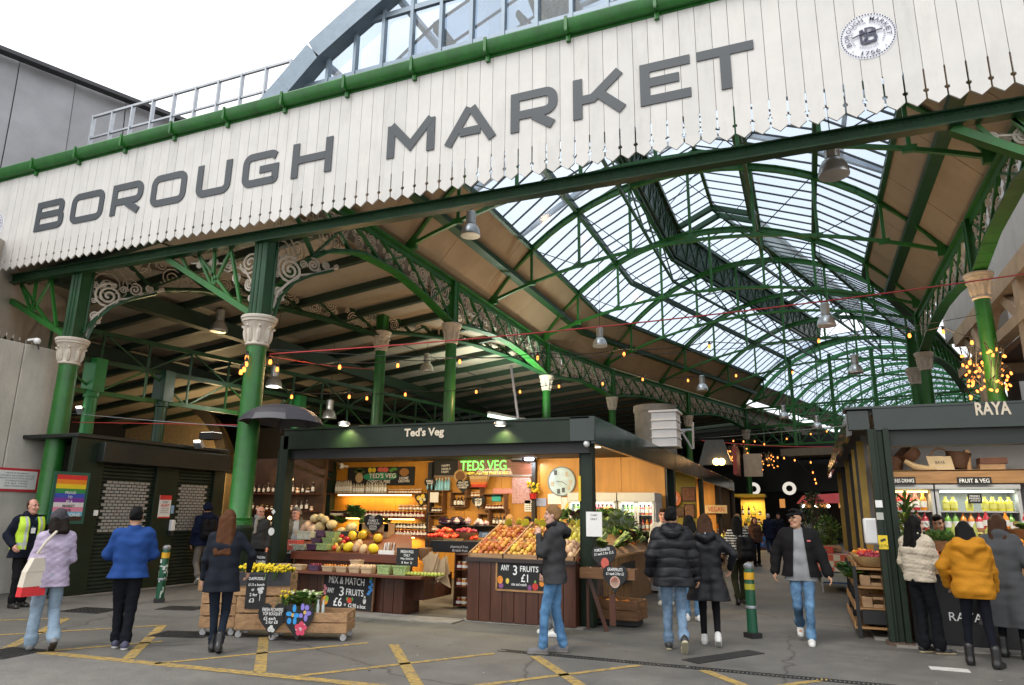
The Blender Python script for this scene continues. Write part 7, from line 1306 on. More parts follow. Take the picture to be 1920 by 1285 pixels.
p = PY(1762, 870, 14.05); t = thing('cotton_bag', 'cream printed cotton bag hung in front of the baskets', 'bag', p); m = MB(); m.hexa([(p.x-.15, 14.0, HZ+.0), (p.x+.21, 14.0, HZ-.01), (p.x+.21, 14.04, HZ-.01), (p.x-.15, 14.04, HZ), (p.x-.20, 14.02, HZ+.24), (p.x+.17, 14.02, HZ+.23), (p.x+.17, 14.05, HZ+.23), (p.x-.20, 14.05, HZ+.24)]); m.build('body', mat('cotton_cream', (.52, .40, .24), .85, var=.1, bump=.1), t); q = MB(); text(q, 'RAYA', V(p.x+.0, 14.0, HZ+.13), X_, Z_, .05, .14, center=True, off=.012); q.build('print', DARKM, t, smooth=False)
c = PY(1715, 882, 13.98); t = tag(MB().tube([c+V(-.14, 0, .16), c+V(0, 0, .06), c+V(.2, 0, .02), c+V(.33, 0, .02)], [.04, .06, .05, .02], 8).build('folded_sack', mat('hessian', (.45, .32, .17), .9, var=.2, vs=30)), 'folded pale sack on the header between the baskets', 'sack')
p = PY(1858, 875, 14.2); t = thing('wooden_box', 'reddish wooden box with a lid right of the baskets', 'box', (p.x, 14.2, HZ)); MB().box(p.x-.18, p.x+.18, 14.08, 14.35, HZ, HZ+.10).build('box', CRATE, t); MB().box(p.x-.17, p.x+.22, 14.06, 14.38, HZ+.10, HZ+.2).build('lid', mat('red_wood', (.16, .06, .03), .5, var=.3), t); MB().box(p.x-.36, p.x-.3, 14.1, 14.4, HZ, HZ+.34).build('upright_board', OAK, t)
# counter
t = thing('stall_counter', 'black fronted counter of the right stall heaped with fruit', 'counter', (3.5, 12, 0)); MB().box(1.22, 6.4, 11.78, 11.84, .02, .98).build('black_front', mat('vinyl_black', (.008, .008, .009), .35), t); m = MB(); m.hexa([(1.22, 11.74, .98), (6.4, 11.74, .98), (6.4, 12.7, 1.3), (1.22, 12.7, 1.3), (1.22, 11.74, 1.01), (6.4, 11.74, 1.01), (6.4, 12.7, 1.33), (1.22, 12.7, 1.33)]); m.box(1.22, 6.4, 11.7, 11.75, .95, 1.06); m.build('sloping_top', OAK, t)
m = MB(); text(m, 'RAYA', V(1.66, 11.775, .34), X_, Z_, .11, .40, off=.004); m.build('front_lettering', WHITE, t, smooth=False)
def cz(y): return 1.01+(y-11.74)*.333
for (x0, x1, y0, y1, me, nm, lab, sc) in [(2.55, 3.5, 11.85, 12.7, ORANGE, 'orange', 'orange heaped behind the woman in the grey coat', 1.1), (2.2, 2.5, 11.85, 12.2, LIME, 'lemon', 'green yellow fruit between the shoppers', 1.1), (1.3, 1.75, 11.85, 12.2, TOMATO, 'tomato', 'red fruit on the right stall counter behind the cream jacket', 1.1)]:
    sp = .085
    for i in range(int((x1-x0)/sp)):
        for j in range(int((y1-y0)/sp)):
            for l in range(2 if random.random() < .5 else 1): inst(me, nm, (x0+i*sp+RU(-.01, .01), y0+j*sp+RU(-.01, .01)+l*.03, cz(y0+j*sp)+.045+l*.07), lab, nm, nm+'s on the right stall', sc=sc)
for i in range(5): inst(mesh_only(MB().tube([(0, 0, 0), (0, 0, .1), (0, 0, .22), (.01, 0, .3)], [.03, .035, .03, .008], 9), 'corn', mat('corn_husk', (.42, .44, .10), .6, var=.3, vs=20)), 'corn_cob', (1.95+.12*i, 12.3, 1.28), 'upright pale corn cob between the shoppers', 'corn', 'corn cobs', rot=(RU(-.2, .2), RU(-.3, .3), 0), sc=1.2)
for k, (x, y, z, r, lab) in enumerate([(1.75, 12.35, 1.32, .2, 'wicker basket of greens in front of the right stall seller'), (3.05, 12.9, 1.5, .34, 'large shallow wicker basket above the oranges'), (2.35, 13.1, 1.42, .2, 'dark basket behind the corn')]):
    t = thing('produce_basket', lab, 'basket', (x, y, z)); MB().lathe([(r*.7, -.1), (r*.85, -.08), (r, .04), (r*1.04, .06), (r*.94, .05), (r*.8, 0), (0, -.01)], 24, (x, y, z)).build('wicker_bowl', WICK, t)
    for i in range(6): inst([HERB, LETT, LIME][k], 'vegetable', (x+RU(-r, r)*.6, y+RU(-r, r)*.6, z+.05), 'greens or fruit in the %s' % lab.replace(' in front of the right stall seller', ' by the seller'), 'vegetable', 'contents of right stall basket %d' % k, sc=.9, rot=(0, 0, i))
for i in range(9): inst([BRD, BYE, BOR, JRED][i % 4], 'sauce_bottle', (2.55+.13*i, 13.3, 1.55), 'bright packet or bottle on the back row of the right counter', 'bottle', 'bright bottles behind the oranges', rot=(0, 0, i)); 
MB_ = tag(MB().box(2.4, 4, 13.2, 13.45, 1.3, 1.55).build('back_shelf', OAK), 'low shelf behind the oranges of the right stall', 'shelf')
t = thing('potted_plant', 'tall leafy dracaena in a terracotta pot beside the right stall post', 'plant', (1.35, 12.5, 0)); m = MB(); lf = MB(); b0 = V(1.36, 12.45, 1.25)
for i in range(46):
    a = RU(0, 6.28); z = RU(.0, .7); d = V(math.cos(a), math.sin(a), RU(.3, 1.5)).normalized(); L_ = RU(.35, .6); c = b0+V(0, 0, z); s = d.cross(Z_).normalized()*.028; p = [c, c+d*L_*.35, c+d*L_*.7+V(0, 0, -.05), c+d*L_+V(0, 0, -.2)]; ws = [.5, 1, .8, .05]
    v = [];
    for q, w in zip(p, ws): v += [q-s*w, q+s*w]
    lf.add(v, [(0, 1, 3, 2), (2, 3, 5, 4), (4, 5, 7, 6)], i % 2)
lf.build('leaves', [LG1, mat('leaf_yellowgreen', (.20, .26, .04), .5, var=.3)], t); MB().tube([b0-V(0, 0, .3), b0+V(0, 0, .7)], .03, 8).build('stem', mat('stem_brown', (.12, .08, .04), .8), t); MB().lathe([(.14, .85), (.18, 1.08), (.2, 1.1), (.17, 1.1), (0, 1.05)], 20, (1.36, 12.45, 0)).build('pot', mat('terracotta', (.40, .14, .05), .8, var=.15), t); MB().box(1.2, 1.55, 12.3, 12.7, 0, .85).build('stand', DKW, t)
for u, v, w, h, y, mt, lab in [(1648, 945, .09, .1, RY-.03, PAPER, 'small white sticker high on the right stall post'), (1650, 968, .09, .1, RY-.03, mat('grey_card', (.4, .4, .36), .7), 'small grey sticker below it on the right stall post'), (1656, 1017, .12, .19, RY-.032, mat('warn_yellow', (.7, .5, .02), .5), 'yellow wet floor style sticker on the right stall post')]:
    c = PY(u, v, y-.035); s_ = thing('post_sticker', lab, 'sticker', c); MB().box(c.x-w/2, c.x+w/2, c.y, c.y+.006, c.z-h/2, c.z+h/2).build('sheet', mt, s_)
    if h > .15: q = MB(); text(q, 'CCTV', c+V(0, -.001, -.05), X_, Z_, .035, center=True); q.obox(c+V(0, -.003, .03), (_n((1, 0, .4)), Y_, _n((-.4, 0, 1))), (.035, .002, .014)); q.build('print', DARKM, s_, smooth=False)
p = PY(1634, 995, 12.1); t = thing('towel_dispenser', 'white rounded dispenser fixed beside the right stall post', 'dispenser', p); MB().box(p.x-.1, p.x+.1, 12.05, 12.25, p.z-.2, p.z+.18).build('case', WHITE, t, bevel=.03)
# stepped wooden shelves on the lane side of the right stall
t = thing('stepped_rack', 'stepped dark rack of wooden trays on the lane side of the right stall', 'rack', (.85, 13, 0)); m = MB(); k_ = MB()
for z, x0 in ((.16, .50), (.42, .52), (.72, .55), (.98, .58)): m.box(x0, 1.1, 12.0, 14.4, z-.03, z); m.box(x0-.02, x0, 12.0, 14.4, z-.03, z+.07)
m.build('shelf_board', OAK, t); 
for y in (12.0, 13.2, 14.4): k_.box(.52, .57, y-.02, y+.02, 0, 1.0); k_.box(1.06, 1.1, y-.02, y+.02, 0, 1.0)
k_.box(.6, 1.1, 12.0, 14.4, .2, .40); k_.build('black_frame', BLACK, t)
for i, (y, z, lab) in enumerate([(12.25, .42, 'wooden wine crate on the lower step of the rack'), (12.25, .72, 'small wooden tray of greens on the middle step of the rack'), (13.3, .42, 'wooden crate farther back on the lower step of the rack'), (13.3, .72, 'wooden tray farther back on the middle step')]): crate('rack_crate', lab, (.82, y, z), (0, 1, 0), .5, .42, .16, CRATE, 'crate', 1, 'crates on the stepped rack')
for i in range(16): inst(KALE if i % 3 else LETT, 'leafy_vegetable', (.55+RU(-.1, .2), 12.2+RU(0, 2), .8), 'green leaves spilling from the middle step of the rack', 'vegetable', 'greens on the stepped rack', rot=(0, 0, i), sc=1.0)
for k, (y, me, nm, lab) in enumerate([(12.2, PLUM, 'radish', 'wicker basket of pink radishes at the near end of the top step'), (12.75, TOMATO, 'tomato', 'wicker basket of red produce in the middle of the top step'), (13.3, ORANGE, 'squash', 'wicker basket of orange produce at the far end of the top step')]):
    c = V(.8, y, 1.06); s_ = thing('produce_basket', lab, 'basket', c); MB().lathe([(.16, -.07), (.19, -.05), (.24, .06), (.25, .08), (.22, .07), (0, .0)], 20, c).build('wicker_bowl', WICKL, s_)
    for i in range(22): a = RU(0, 6.28); r_ = .2*math.sqrt(random.random()); inst(me, nm, c+V(r_*math.cos(a), r_*math.sin(a), .08+RU(0, .07)*(1-r_/.2)), nm+' in the top step basket', nm, nm+' in top step basket', sc=.9)

# ================================================================ stalls further along the left of the lane
OLV = mat('olive_wall', (.30, .23, .025), .6, var=.1, vs=1.5); ORW = wood('orange_wall', (.62, .30, .06), .55, 'Z', var=.12, sc=.4)
def lstall(lab, y0, y1, wall, wl_, col, en, post=STALLG):
    t = thing('market_stall', lab, 'market stall', (-5, y0, 0)); MB().box(-9, -3.3, y1-.3, y1-.2, 0, 3.1).build('back_wall', wall, t)
    m = MB(); m.box(-3.24, -3.10, y1-.1, y1+.1, 0, 2.85); m.build('lane_post', post, t); MB().box(-9, -9.1, y0+.2, y1, 0, 3.1).build('end_wall', DARKM, t)
    m = MB(); m.box(-4.6, -3.5, y0+1.0, y1-.6, 0, .9); m.build('counter_body', DKW, t); MB().box(-4.7, -3.42, y0+.95, y1-.55, .9, .95).build('counter_top', OAK, t)
    MB().box(-6.5, -4, (y0+y1)/2-.05, (y0+y1)/2+.05, 3.0, 3.08).build('tube_lamp', emit('tube_warm', (1, .78, .5), 3), t); lamp('stall_light', 'AREA', (-5, (y0+y1)/2, 2.98), en, col, 2, sy=.4, parent=t)
    return t
lstall('second stall along the lane with an olive yellow wall', 18.6, 23.6, OLV, 0, (1, .85, .55), 70); lstall('third stall along the lane with a glowing orange wall', 23.8, 28.6, ORW, 0, (1, .72, .36), 120, BLACK); lstall('fourth dark stall along the lane hung with warm bulbs', 28.8, 34, DKB, 0, (1, .55, .2), 60, BLACK)
for u, v, w, h, lab, mt in [(1291, 927, .45, .45, 'brown framed print on the olive wall, upper', mat('print_brown', (.20, .07, .03), .6, var=.6, vs=12)), (1293, 958, .34, .42, 'brown framed print on the olive wall, lower', mat('print_brown2', (.22, .10, .05), .6, var=.6, vs=12)), (1270, 960, .5, .3, 'wide dark print on the olive wall behind the couple', mat('print_wide', (.12, .06, .03), .6, var=.6, vs=12))]:
    c = PY(u, v, 23.28); s_ = thing('wall_print', lab, 'picture', c); MB().box(c.x-w/2, c.x+w/2, 23.25, 23.29, c.z-h/2, c.z+h/2).build('frame', DKW, s_); MB().box(c.x-w*.42, c.x+w*.42, 23.24, 23.25, c.z-h*.42, c.z+h*.42).build('print', mt, s_)
c = PY(1262, 935, 23.2); t = thing('flower_rosette', 'orange pink paper rosette on the olive wall', 'rosette', c); m = MB()
for r, k in ((.26, 0), (.17, 1), (.09, 0)): m.lathe([(0, .02), (r, .01), (r, 0), (0, 0)], 18, c+V(0, -.02*(3-r*10), 0), k, ax=(X_, Z_, -Y_), flute=lambda t, z: 1+.12*math.sin(9*t))
m.build('petals', [mat('rosette_or', (.65, .18, .05), .6), mat('rosette_pk', (.6, .3, .25), .6)], t)
c = PY(1342, 955, 28.1); t = thing('red_sign', 'white and red menu sign on the orange wall', 'sign', c); MB().box(c.x-.4, c.x+.4, 28.2, 28.28, c.z-.15, c.z+.15).build('sheet', mat('menu_cream', (.6, .5, .3), .6), t); q = MB(); text(q, 'VEGAN', V(c.x, 28.19, c.z), X_, Z_, .18, .6, center=True); q.build('print', mat('menu_red', (.5, .03, .02), .5), t, smooth=False)
for i in range(10):
    y = 24.6+RU(0, 3); x = -3.75+RU(-.6, .2); crate('goods_crate', 'pale wooden crate of goods on the orange lit counter', (x, y, .96+.22*(i % 3)), (1, RU(-.2, .2), 0), .5, .36, .2, CRATE, 'crate', 1, 'crates on the orange lit counter')
for i in range(40): inst(RC([JAMB, JRED, BYE, JDK]), 'jar', (-3.6+RU(-.6, .15), RU(19.8, 22.8), .96), 'jar or bottle for sale on the olive walled stall counter', 'jar', 'jars on the olive stall counter', rot=(0, 0, i), sc=1.2)
for i in range(40): inst(RC([JAMB, JRED, BYE, BOR]), 'jar', (-3.6+RU(-.7, .15), RU(30, 33.2), .96), 'jar or bottle on the dark fourth stall counter', 'jar', 'jars on the fourth stall counter', rot=(0, 0, i), sc=1.6)
t = thing('goods_table', 'low wooden table stacked with small goods in front of the orange stall', 'table', (-2.6, 26, 0)); m = MB(); m.box(-3.1, -2.3, 24.5, 28, .78, .83); m.build('tabletop', OAK, t)
for x in (-3.05, -2.35):
    for y in (24.55, 27.95): MB().box(x-.03, x+.03, y-.03, y+.03, 0, .78).build('leg', OAK, t)
for i in range(60): inst(RC([JAMB, JRED, JDK, BYE, PEAR, ORANGE]), 'small_good', (RU(-3.05, -2.35), RU(24.6, 27.9), .835), 'small item on the low wooden table by the orange stall', 'goods', 'goods on the low wooden table', rot=(0, 0, i), sc=1.2)
t = thing('hanging_sign', 'grey and red sign box hanging over the far left stalls', 'sign', PY(1345, 850, 30)); c = PY(1352, 848, 29.5); MB().hexa([(c.x-.9, 29.4, c.z-.5), (c.x+.4, 29.4, c.z-.5), (c.x+.4, 29.8, c.z-.5), (c.x-.9, 29.8, c.z-.5), (c.x-.6, 29.5, c.z+.5), (c.x+.1, 29.5, c.z+.5), (c.x+.1, 29.7, c.z+.5), (c.x-.6, 29.7, c.z+.5)]).build('hood', mat('hood_grey', (.06, .065, .065), .4), t); MB().box(c.x+.45, c.x+.6, 29.3, 30.8, c.z-.9, c.z+.2).build('red_panel', mat('panel_red', (.3, .04, .03), .5), t); MB().box(c.x+.8, c.x+1.5, 30, 30.1, c.z-.95, c.z-.05).build('pale_panel', mat('panel_beige', (.45, .36, .25), .6), t)
for k, u in enumerate((1343, 1353)): p = PY(u, 866, 29.3); t = thing('globe_bulb', 'big warm bulb under the hanging sign, '+('left', 'right')[k], 'bulb', p); MB().ball(p, .14, 12, 8).build('globe', emit('globe_warm', (1, .6, .2), 6), t)
# far end of the lane
t = thing('lit_stall', 'far stall glowing yellow at the end of the lane', 'market stall', (-3, 40, 0)); a, b_ = PY(1388, 1000, 40), PY(1430, 932, 40); m = MB(); m.box(a.x, b_.x, 41.5, 41.6, 0, b_.z); m.build('back_wall', mat('yellow_wall', (.6, .42, .08), .6), t); MB().box(a.x-.2, b_.x+.1, 39.8, 41.5, b_.z, b_.z+.15).build('awning', mat('yellow_awning', (.6, .40, .02), .6), t); MB().box(a.x, b_.x, 40, 41, 0, .95).build('counter', DKW, t); lamp('stall_light', 'AREA', ((a.x+b_.x)/2, 40.6, b_.z-.1), 45, (1, .68, .25), 1.2, parent=t)
for i in range(30): inst(RC([JAMB, BYE, JDK, BDK]), 'bottle', (RU(a.x+.1, b_.x-.1), RU(40.1, 41.3), .96+.4*(i % 3)*(i % 2)), 'bottle or jar in the far yellow stall', 'bottle', 'goods in the far yellow stall', rot=(0, 0, i), sc=1.8)
t = thing('red_awning', 'bright red awning with white bulbs at the far end', 'awning', PY(1540, 940, 34)); a, b_ = PY(1494, 945, 36), PY(1585, 932, 33); m = MB(); m.hexa([(a.x, 35, a.z-.0), (b_.x+.5, 33, a.z-.0), (b_.x+.5, 33.1, a.z), (a.x, 35.1, a.z), (a.x+.3, 36.5, a.z+.35), (b_.x+.5, 34.6, a.z+.45), (b_.x+.5, 34.7, a.z+.5), (a.x+.3, 36.6, a.z+.4)]); m.build('cloth', mat('awning_red', (.55, .02, .02), .6, var=.1), t)
for k in range(5): p = V(a.x+.3+k*.5, 34.9-k*.35, a.z-.12); MB().ball(p, .06, 8, 6).build('bulb', emit('bulb_white', (1, .95, .85), 8), t)
for y in (35.0, 33.2): MB().tube([(b_.x if y < 34 else a.x+.2, y, 0), (b_.x if y < 34 else a.x+.2, y, a.z)], .03, 6).build('pole', STEEL, t)
t = thing('cloth_table', 'trestle table with a red and white checked cloth by the right stall', 'table', (.2, 20, 0)); c0 = PZ(1552, 1103); m = MB(); x0, x1, y0, y1 = .1, 1.0, 18.6, 20.6
m.box(x0, x1, y0, y1, .84, .87)
for q in ((x0, x0-.03), ):
    m.hexa([(x0-.03, y0-.02, .42), (x0, y0-.02, .42), (x0, y1, .42), (x0-.03, y1, .42), (x0-.03, y0-.02, .87), (x0, y0-.02, .87), (x0, y1, .87), (x0-.03, y1, .87)]); m.hexa([(x0, y0-.03, .48), (x1, y0-.03, .48), (x1, y0, .48), (x0, y0, .48), (x0, y0-.03, .87), (x1, y0-.03, .87), (x1, y0, .87), (x0, y0, .87)])
def check(n):
    m_, tt, N, L, o = _nt(n); p = N.new('ShaderNodeBsdfPrincipled'); p.inputs['Roughness'].default_value = .8; ck = N.new('ShaderNodeTexChecker'); ck.inputs['Scale'].default_value = 7; ck.inputs[1].default_value = (.55, .50, .42, 1); ck.inputs[2].default_value = (.50, .10, .06, 1); tc = N.new('ShaderNodeTexCoord'); L.new(tc.outputs['Object'], ck.inputs[0]); L.new(ck.outputs[0], p.inputs[0]); L.new(p.outputs[0], o.inputs[0]); return m_
m.build('checked_cloth', check('checked_cloth'), t); 
for x in (x0+.05, x1-.05):
    for y in (y0+.08, y1-.1): MB().tube([(x, y, 0), (x, y, .84)], .02, 6).build('leg', STEEL, t)
MB().box(x0+.03, x1-.05, y0+.1, y1-.1, .2, .24).build('lower_shelf', mat('blue_shelf', (.03, .08, .25), .5), t); MB().box(x0+.05, x1-.1, y0+.05, y0+.5, .24, .55).build('stored_box', mat('grey_box', (.25, .27, .28), .6), t)
for i in range(4): crate('goods_crate', 'crate of produce on the checked cloth table', (.3+.2*(i % 2), 18.9+.42*i, .875), (0, 1, 0), .38, .3, .14, CRATE if i else mat('crate_red', (.5, .05, .03), .6), 'crate', 1, 'crates on the checked table')
for i in range(6): crate('plant_crate', 'stacked wooden crate under the bushy plants beyond the checked table', (.35+.05*(i % 2), 22.2+.7*(i % 2), .0+.3*(i//2)), (0, 1, 0), .6, .5, .28, CRATED, 'crate', 2, 'stacked plant crates')
def bush(lab, c, r, h, n, mts, name='bushy_plant'):
    t = thing(name, lab, 'plant', c); m = MB(); s = MB()
    for i in range(n):
        a = RU(0, 6.28); z = random.random(); rr_ = r*(.4+.6*math.sin(PI*min(1, z*1.1)))*math.sqrt(random.random()); q = c+V(rr_*math.cos(a), rr_*math.sin(a), z*h); d = V(RU(-1, 1), RU(-1, 1), RU(-.3, .8)).normalized(); e = d.cross(V(.3, .5, .8)).normalized()*.03; m.add([q, q+d*.05+e, q+d*.12, q+d*.05-e], [(0, 1, 2, 3)], random.randrange(len(mts)))
        if i % 12 == 0: s.tube([c, c.lerp(q, .6)+V(0, 0, .03), q], .006, 4)
    m.build('leaves', mts, t, smooth=False); s.build('stems', mat('stem_brown', (.12, .08, .04), .8), t)
bush('grey green bushy plant standing beyond the cap man', V(.1, 23.5, .9), .55, 1.5, 700, [mat('leaf_grey', (.10, .13, .08), .6, var=.3), LG2]); bush('fresh green plant on the stacked crates by the ochre posts', V(.45, 22.4, .9), .4, .8, 420, [LG1, LG3]); bush('low green plant at the foot of the crates', V(.1, 21.9, .05), .35, .7, 300, [LG2, LG1])
# ================================================================ people: one continuous surface per body, grown from a distance field
class SDF:
    def __init__(s, lo, hi, h):
        s.h = h; s.lo = np.array(lo, float); n = np.ceil((np.array(hi)-s.lo)/h).astype(int)+1
        s.ax = [s.lo[i]+h*np.arange(n[i]) for i in range(3)]; s.F = np.full(n, .6, np.float32)
    def _sl(s, lo, hi):
        sl = []
        for i in range(3):
            a = int(max(0, math.floor((lo[i]-s.lo[i])/s.h))); b = int(min(len(s.ax[i]), math.ceil((hi[i]-s.lo[i])/s.h)+1)); sl.append(slice(a, max(a, b)))
        return tuple(sl)
    def _g(s, sl): return s.ax[0][sl[0]][:, None, None], s.ax[1][sl[1]][None, :, None], s.ax[2][sl[2]][None, None, :]
    def _u(s, sl, d, k):
        a = s.F[sl]
        if k > 0: hh = np.maximum(k-np.abs(a-d), 0)/k; s.F[sl] = np.minimum(a, d)-hh*hh*k*.25
        else: s.F[sl] = np.minimum(a, d)
    def rc(s, a, b, ra, rb=None, k=.03):
        rb = ra if rb is None else rb; a = np.array(a, float); b = np.array(b, float); R = max(ra, rb)+k+3*s.h
        sl = s._sl(np.minimum(a, b)-R, np.maximum(a, b)+R); X, Y, Z = s._g(sl); ba = b-a; l2 = max(ba@ba, 1e-9)
        t = np.clip(((X-a[0])*ba[0]+(Y-a[1])*ba[1]+(Z-a[2])*ba[2])/l2, 0, 1)
        d = np.sqrt((X-a[0]-t*ba[0])**2+(Y-a[1]-t*ba[1])**2+(Z-a[2]-t*ba[2])**2)-(ra+(rb-ra)*t); s._u(sl, d, k); return s
    def ell(s, c, r, k=.02, M=None, sub=False):
        c = np.array(c, float); r = np.array(r, float); R = r.max()+k+3*s.h; sl = s._sl(c-R, c+R); X, Y, Z = s._g(sl); X, Y, Z = X-c[0], Y-c[1], Z-c[2]
        if M is not None: X, Y, Z = [M[0][i]*X+M[1][i]*Y+M[2][i]*Z for i in range(3)]
        q = np.sqrt((X/r[0])**2+(Y/r[1])**2+(Z/r[2])**2); g = np.sqrt((X/r[0]**2)**2+(Y/r[1]**2)**2+(Z/r[2]**2)**2)+1e-9
        d = q*(q-1)/g
        if sub: a = s.F[sl]; hh = np.maximum(k-np.abs(a+d), 0)/max(k, 1e-6); s.F[sl] = np.maximum(a, -d)+hh*hh*k*.25
        else: s._u(sl, d, k)
        return s
    def clip(s, p, n):                       # keep the side n points away from
        X, Y, Z = s._g((slice(None),)*3); s.F = np.maximum(s.F, ((X-p[0])*n[0]+(Y-p[1])*n[1]+(Z-p[2])*n[2]).astype(np.float32)); return s
    def ripple(s, amp, seed, f=26.):
        X, Y, Z = s._g((slice(None),)*3); rg = np.random.RandomState(seed); o = 0
        for i in range(5):
            v = rg.normal(size=3); v /= np.linalg.norm(v); v[2] *= 1.3; w = f*(.6+.35*i); o = o+np.sin(w*(v[0]*X+v[1]*Y+v[2]*Z)+rg.uniform(0, 6)+1.5*np.sin(9*(v[2]*X-v[0]*Z)+i))/(1+.5*i)
        s.F = s.F+(amp*.5*o).astype(np.float32); return s
    def quilt(s, amp, pitch, z0=0):
        X, Y, Z = s._g((slice(None),)*3); s.F = s.F-(amp*(np.sqrt(np.abs(np.sin(PI*(Z-z0+.01*np.sin(14*X+9*Y))/pitch)))-.6)).astype(np.float32)+0*X; return s
    def mesh(s):
        F = s.F; F[0], F[-1] = .5, .5; F[:, 0], F[:, -1] = .5, .5; F[:, :, 0], F[:, :, -1] = .5, .5
        S = F < 0; n = F.shape; cs = None
        cor = [(i, j, k) for i in (0, 1) for j in (0, 1) for k in (0, 1)]
        v = lambda A, c: A[c[0]:n[0]-1+c[0], c[1]:n[1]-1+c[1], c[2]:n[2]-1+c[2]]
        cnt = sum(v(S, c).astype(np.int8) for c in cor); act = (cnt > 0) & (cnt < 8); I = np.argwhere(act)
        if len(I) == 0: return np.zeros((0, 3)), []
        val = {c: F[I[:, 0]+c[0], I[:, 1]+c[1], I[:, 2]+c[2]] for c in cor}; acc = np.zeros((len(I), 3)); num = np.zeros(len(I))
        for c in cor:
            for a in range(3):
                if c[a] == 0:
                    d = list(c); d[a] = 1; d = tuple(d); x, y = val[c], val[d]; m = (x < 0) != (y < 0); t = np.where(m, x/np.where(m, x-y, 1), 0)
                    p = np.array(c, float)[None, :]+np.zeros((len(I), 3)); p[:, a] += t; acc[m] += p[m]; num += m
        P = s.lo+(I+acc/num[:, None])*s.h; idx = np.full(act.shape, -1, np.int64); idx[tuple(I.T)] = np.arange(len(I)); Q = []
        for a in range(3):
            b, c = (a+1) % 3, (a+2) % 3; sl0 = [slice(1, -1)]*3; sl0[a] = slice(0, -1); sl1 = list(sl0); sl1[a] = slice(1, None)
            s0, s1 = S[tuple(sl0)], S[tuple(sl1)]; E = np.argwhere(s0 != s1)
            if not len(E): continue
            fl = s0[tuple(E.T)]; base = E.copy(); base[:, b] += 1; base[:, c] += 1
            def at(db, dc): q = base.copy(); q[:, b] += db; q[:, c] += dc; return idx[q[:, 0], q[:, 1], q[:, 2]]
            q = np.stack([at(-1, -1), at(0, -1), at(0, 0), at(-1, 0)], 1); q[~fl] = q[~fl][:, ::-1]; Q.append(q)
        Q = np.concatenate(Q); Q = Q[(Q >= 0).all(1)]; return P, Q
    def obj(s, name, mats, parent=None, midx=None):
        P, Q = s.mesh(); me = bpy.data.meshes.new(name); me.from_pydata(P.tolist(), [], Q.tolist())
        for q in (mats if isinstance(mats, list) else [mats]): me.materials.append(q)
        if midx is not None and len(Q): me.polygons.foreach_set('material_index', midx(P[Q].mean(1)).astype(np.int32).tolist())
        me.polygons.foreach_set('use_smooth', [True]*len(me.polygons)); me.update(); o = bpy.data.objects.new(name, me); C.objects.link(o)
        if parent: o.parent = parent
        return o
A3 = lambda *a: np.array(a, float)
def nrm(v): return v/(np.linalg.norm(v)+1e-9)
def ik(a, b, l1, l2, pole):
    d = b-a; L = np.linalg.norm(d); L2 = min(L, (l1+l2)*.999); u = d/(L+1e-9); b = a+u*L2; x = (l1*l1-l2*l2+L2*L2)/(2*L2); hgt = math.sqrt(max(0, l1*l1-x*x)); p = np.array(pole, float); p = nrm(p-u*(p@u)); return a+u*x+p*hgt, b
def rotm(yaw, pitch, roll=0):
    cy_, sy, cp, sp, cr, sr = math.cos(yaw), math.sin(yaw), math.cos(pitch), math.sin(pitch), math.cos(roll), math.sin(roll)
    Rz = np.array([[cy_, -sy, 0], [sy, cy_, 0], [0, 0, 1]]); Rx = np.array([[1, 0, 0], [0, cp, sp], [0, -sp, cp]]); Ry = np.array([[cr, 0, sr], [0, 1, 0], [-sr, 0, cr]]); return Rz@Rx@Ry      # pitch>0 tips the head forward/down
SKIN = {k: mat('skin_'+k, c, .5, var=.08, vs=30) for k, c in dict(pale=(.52, .30, .22), pink=(.55, .27, .20), warm=(.46, .25, .155), tan=(.36, .19, .115)).items()}
LIP = mat('lips', (.34, .10, .08), .45); EYE = mat('eye_dark', (.03, .02, .018), .25)
def hairm(k): return mat('hair_'+k, dict(black=(.006, .0055, .0055), brown=(.045, .020, .010), dark=(.013, .009, .007), blond=(.22, .125, .055), grey=(.16, .15, .14), auburn=(.085, .034, .015), white=(.5, .48, .44))[k], .5, var=.4, vs=9, stretch=(30, 30, 2), bump=.5, bs=6, spec=.10)
def cloth(n, c, rough=.8, var=.1, bump=.12, bs=220): return mat('cloth_'+n, tuple(q*.72 for q in c) if max(c) < .08 else c, rough, var=var, vs=5, bump=bump, bs=bs, spec=.09)
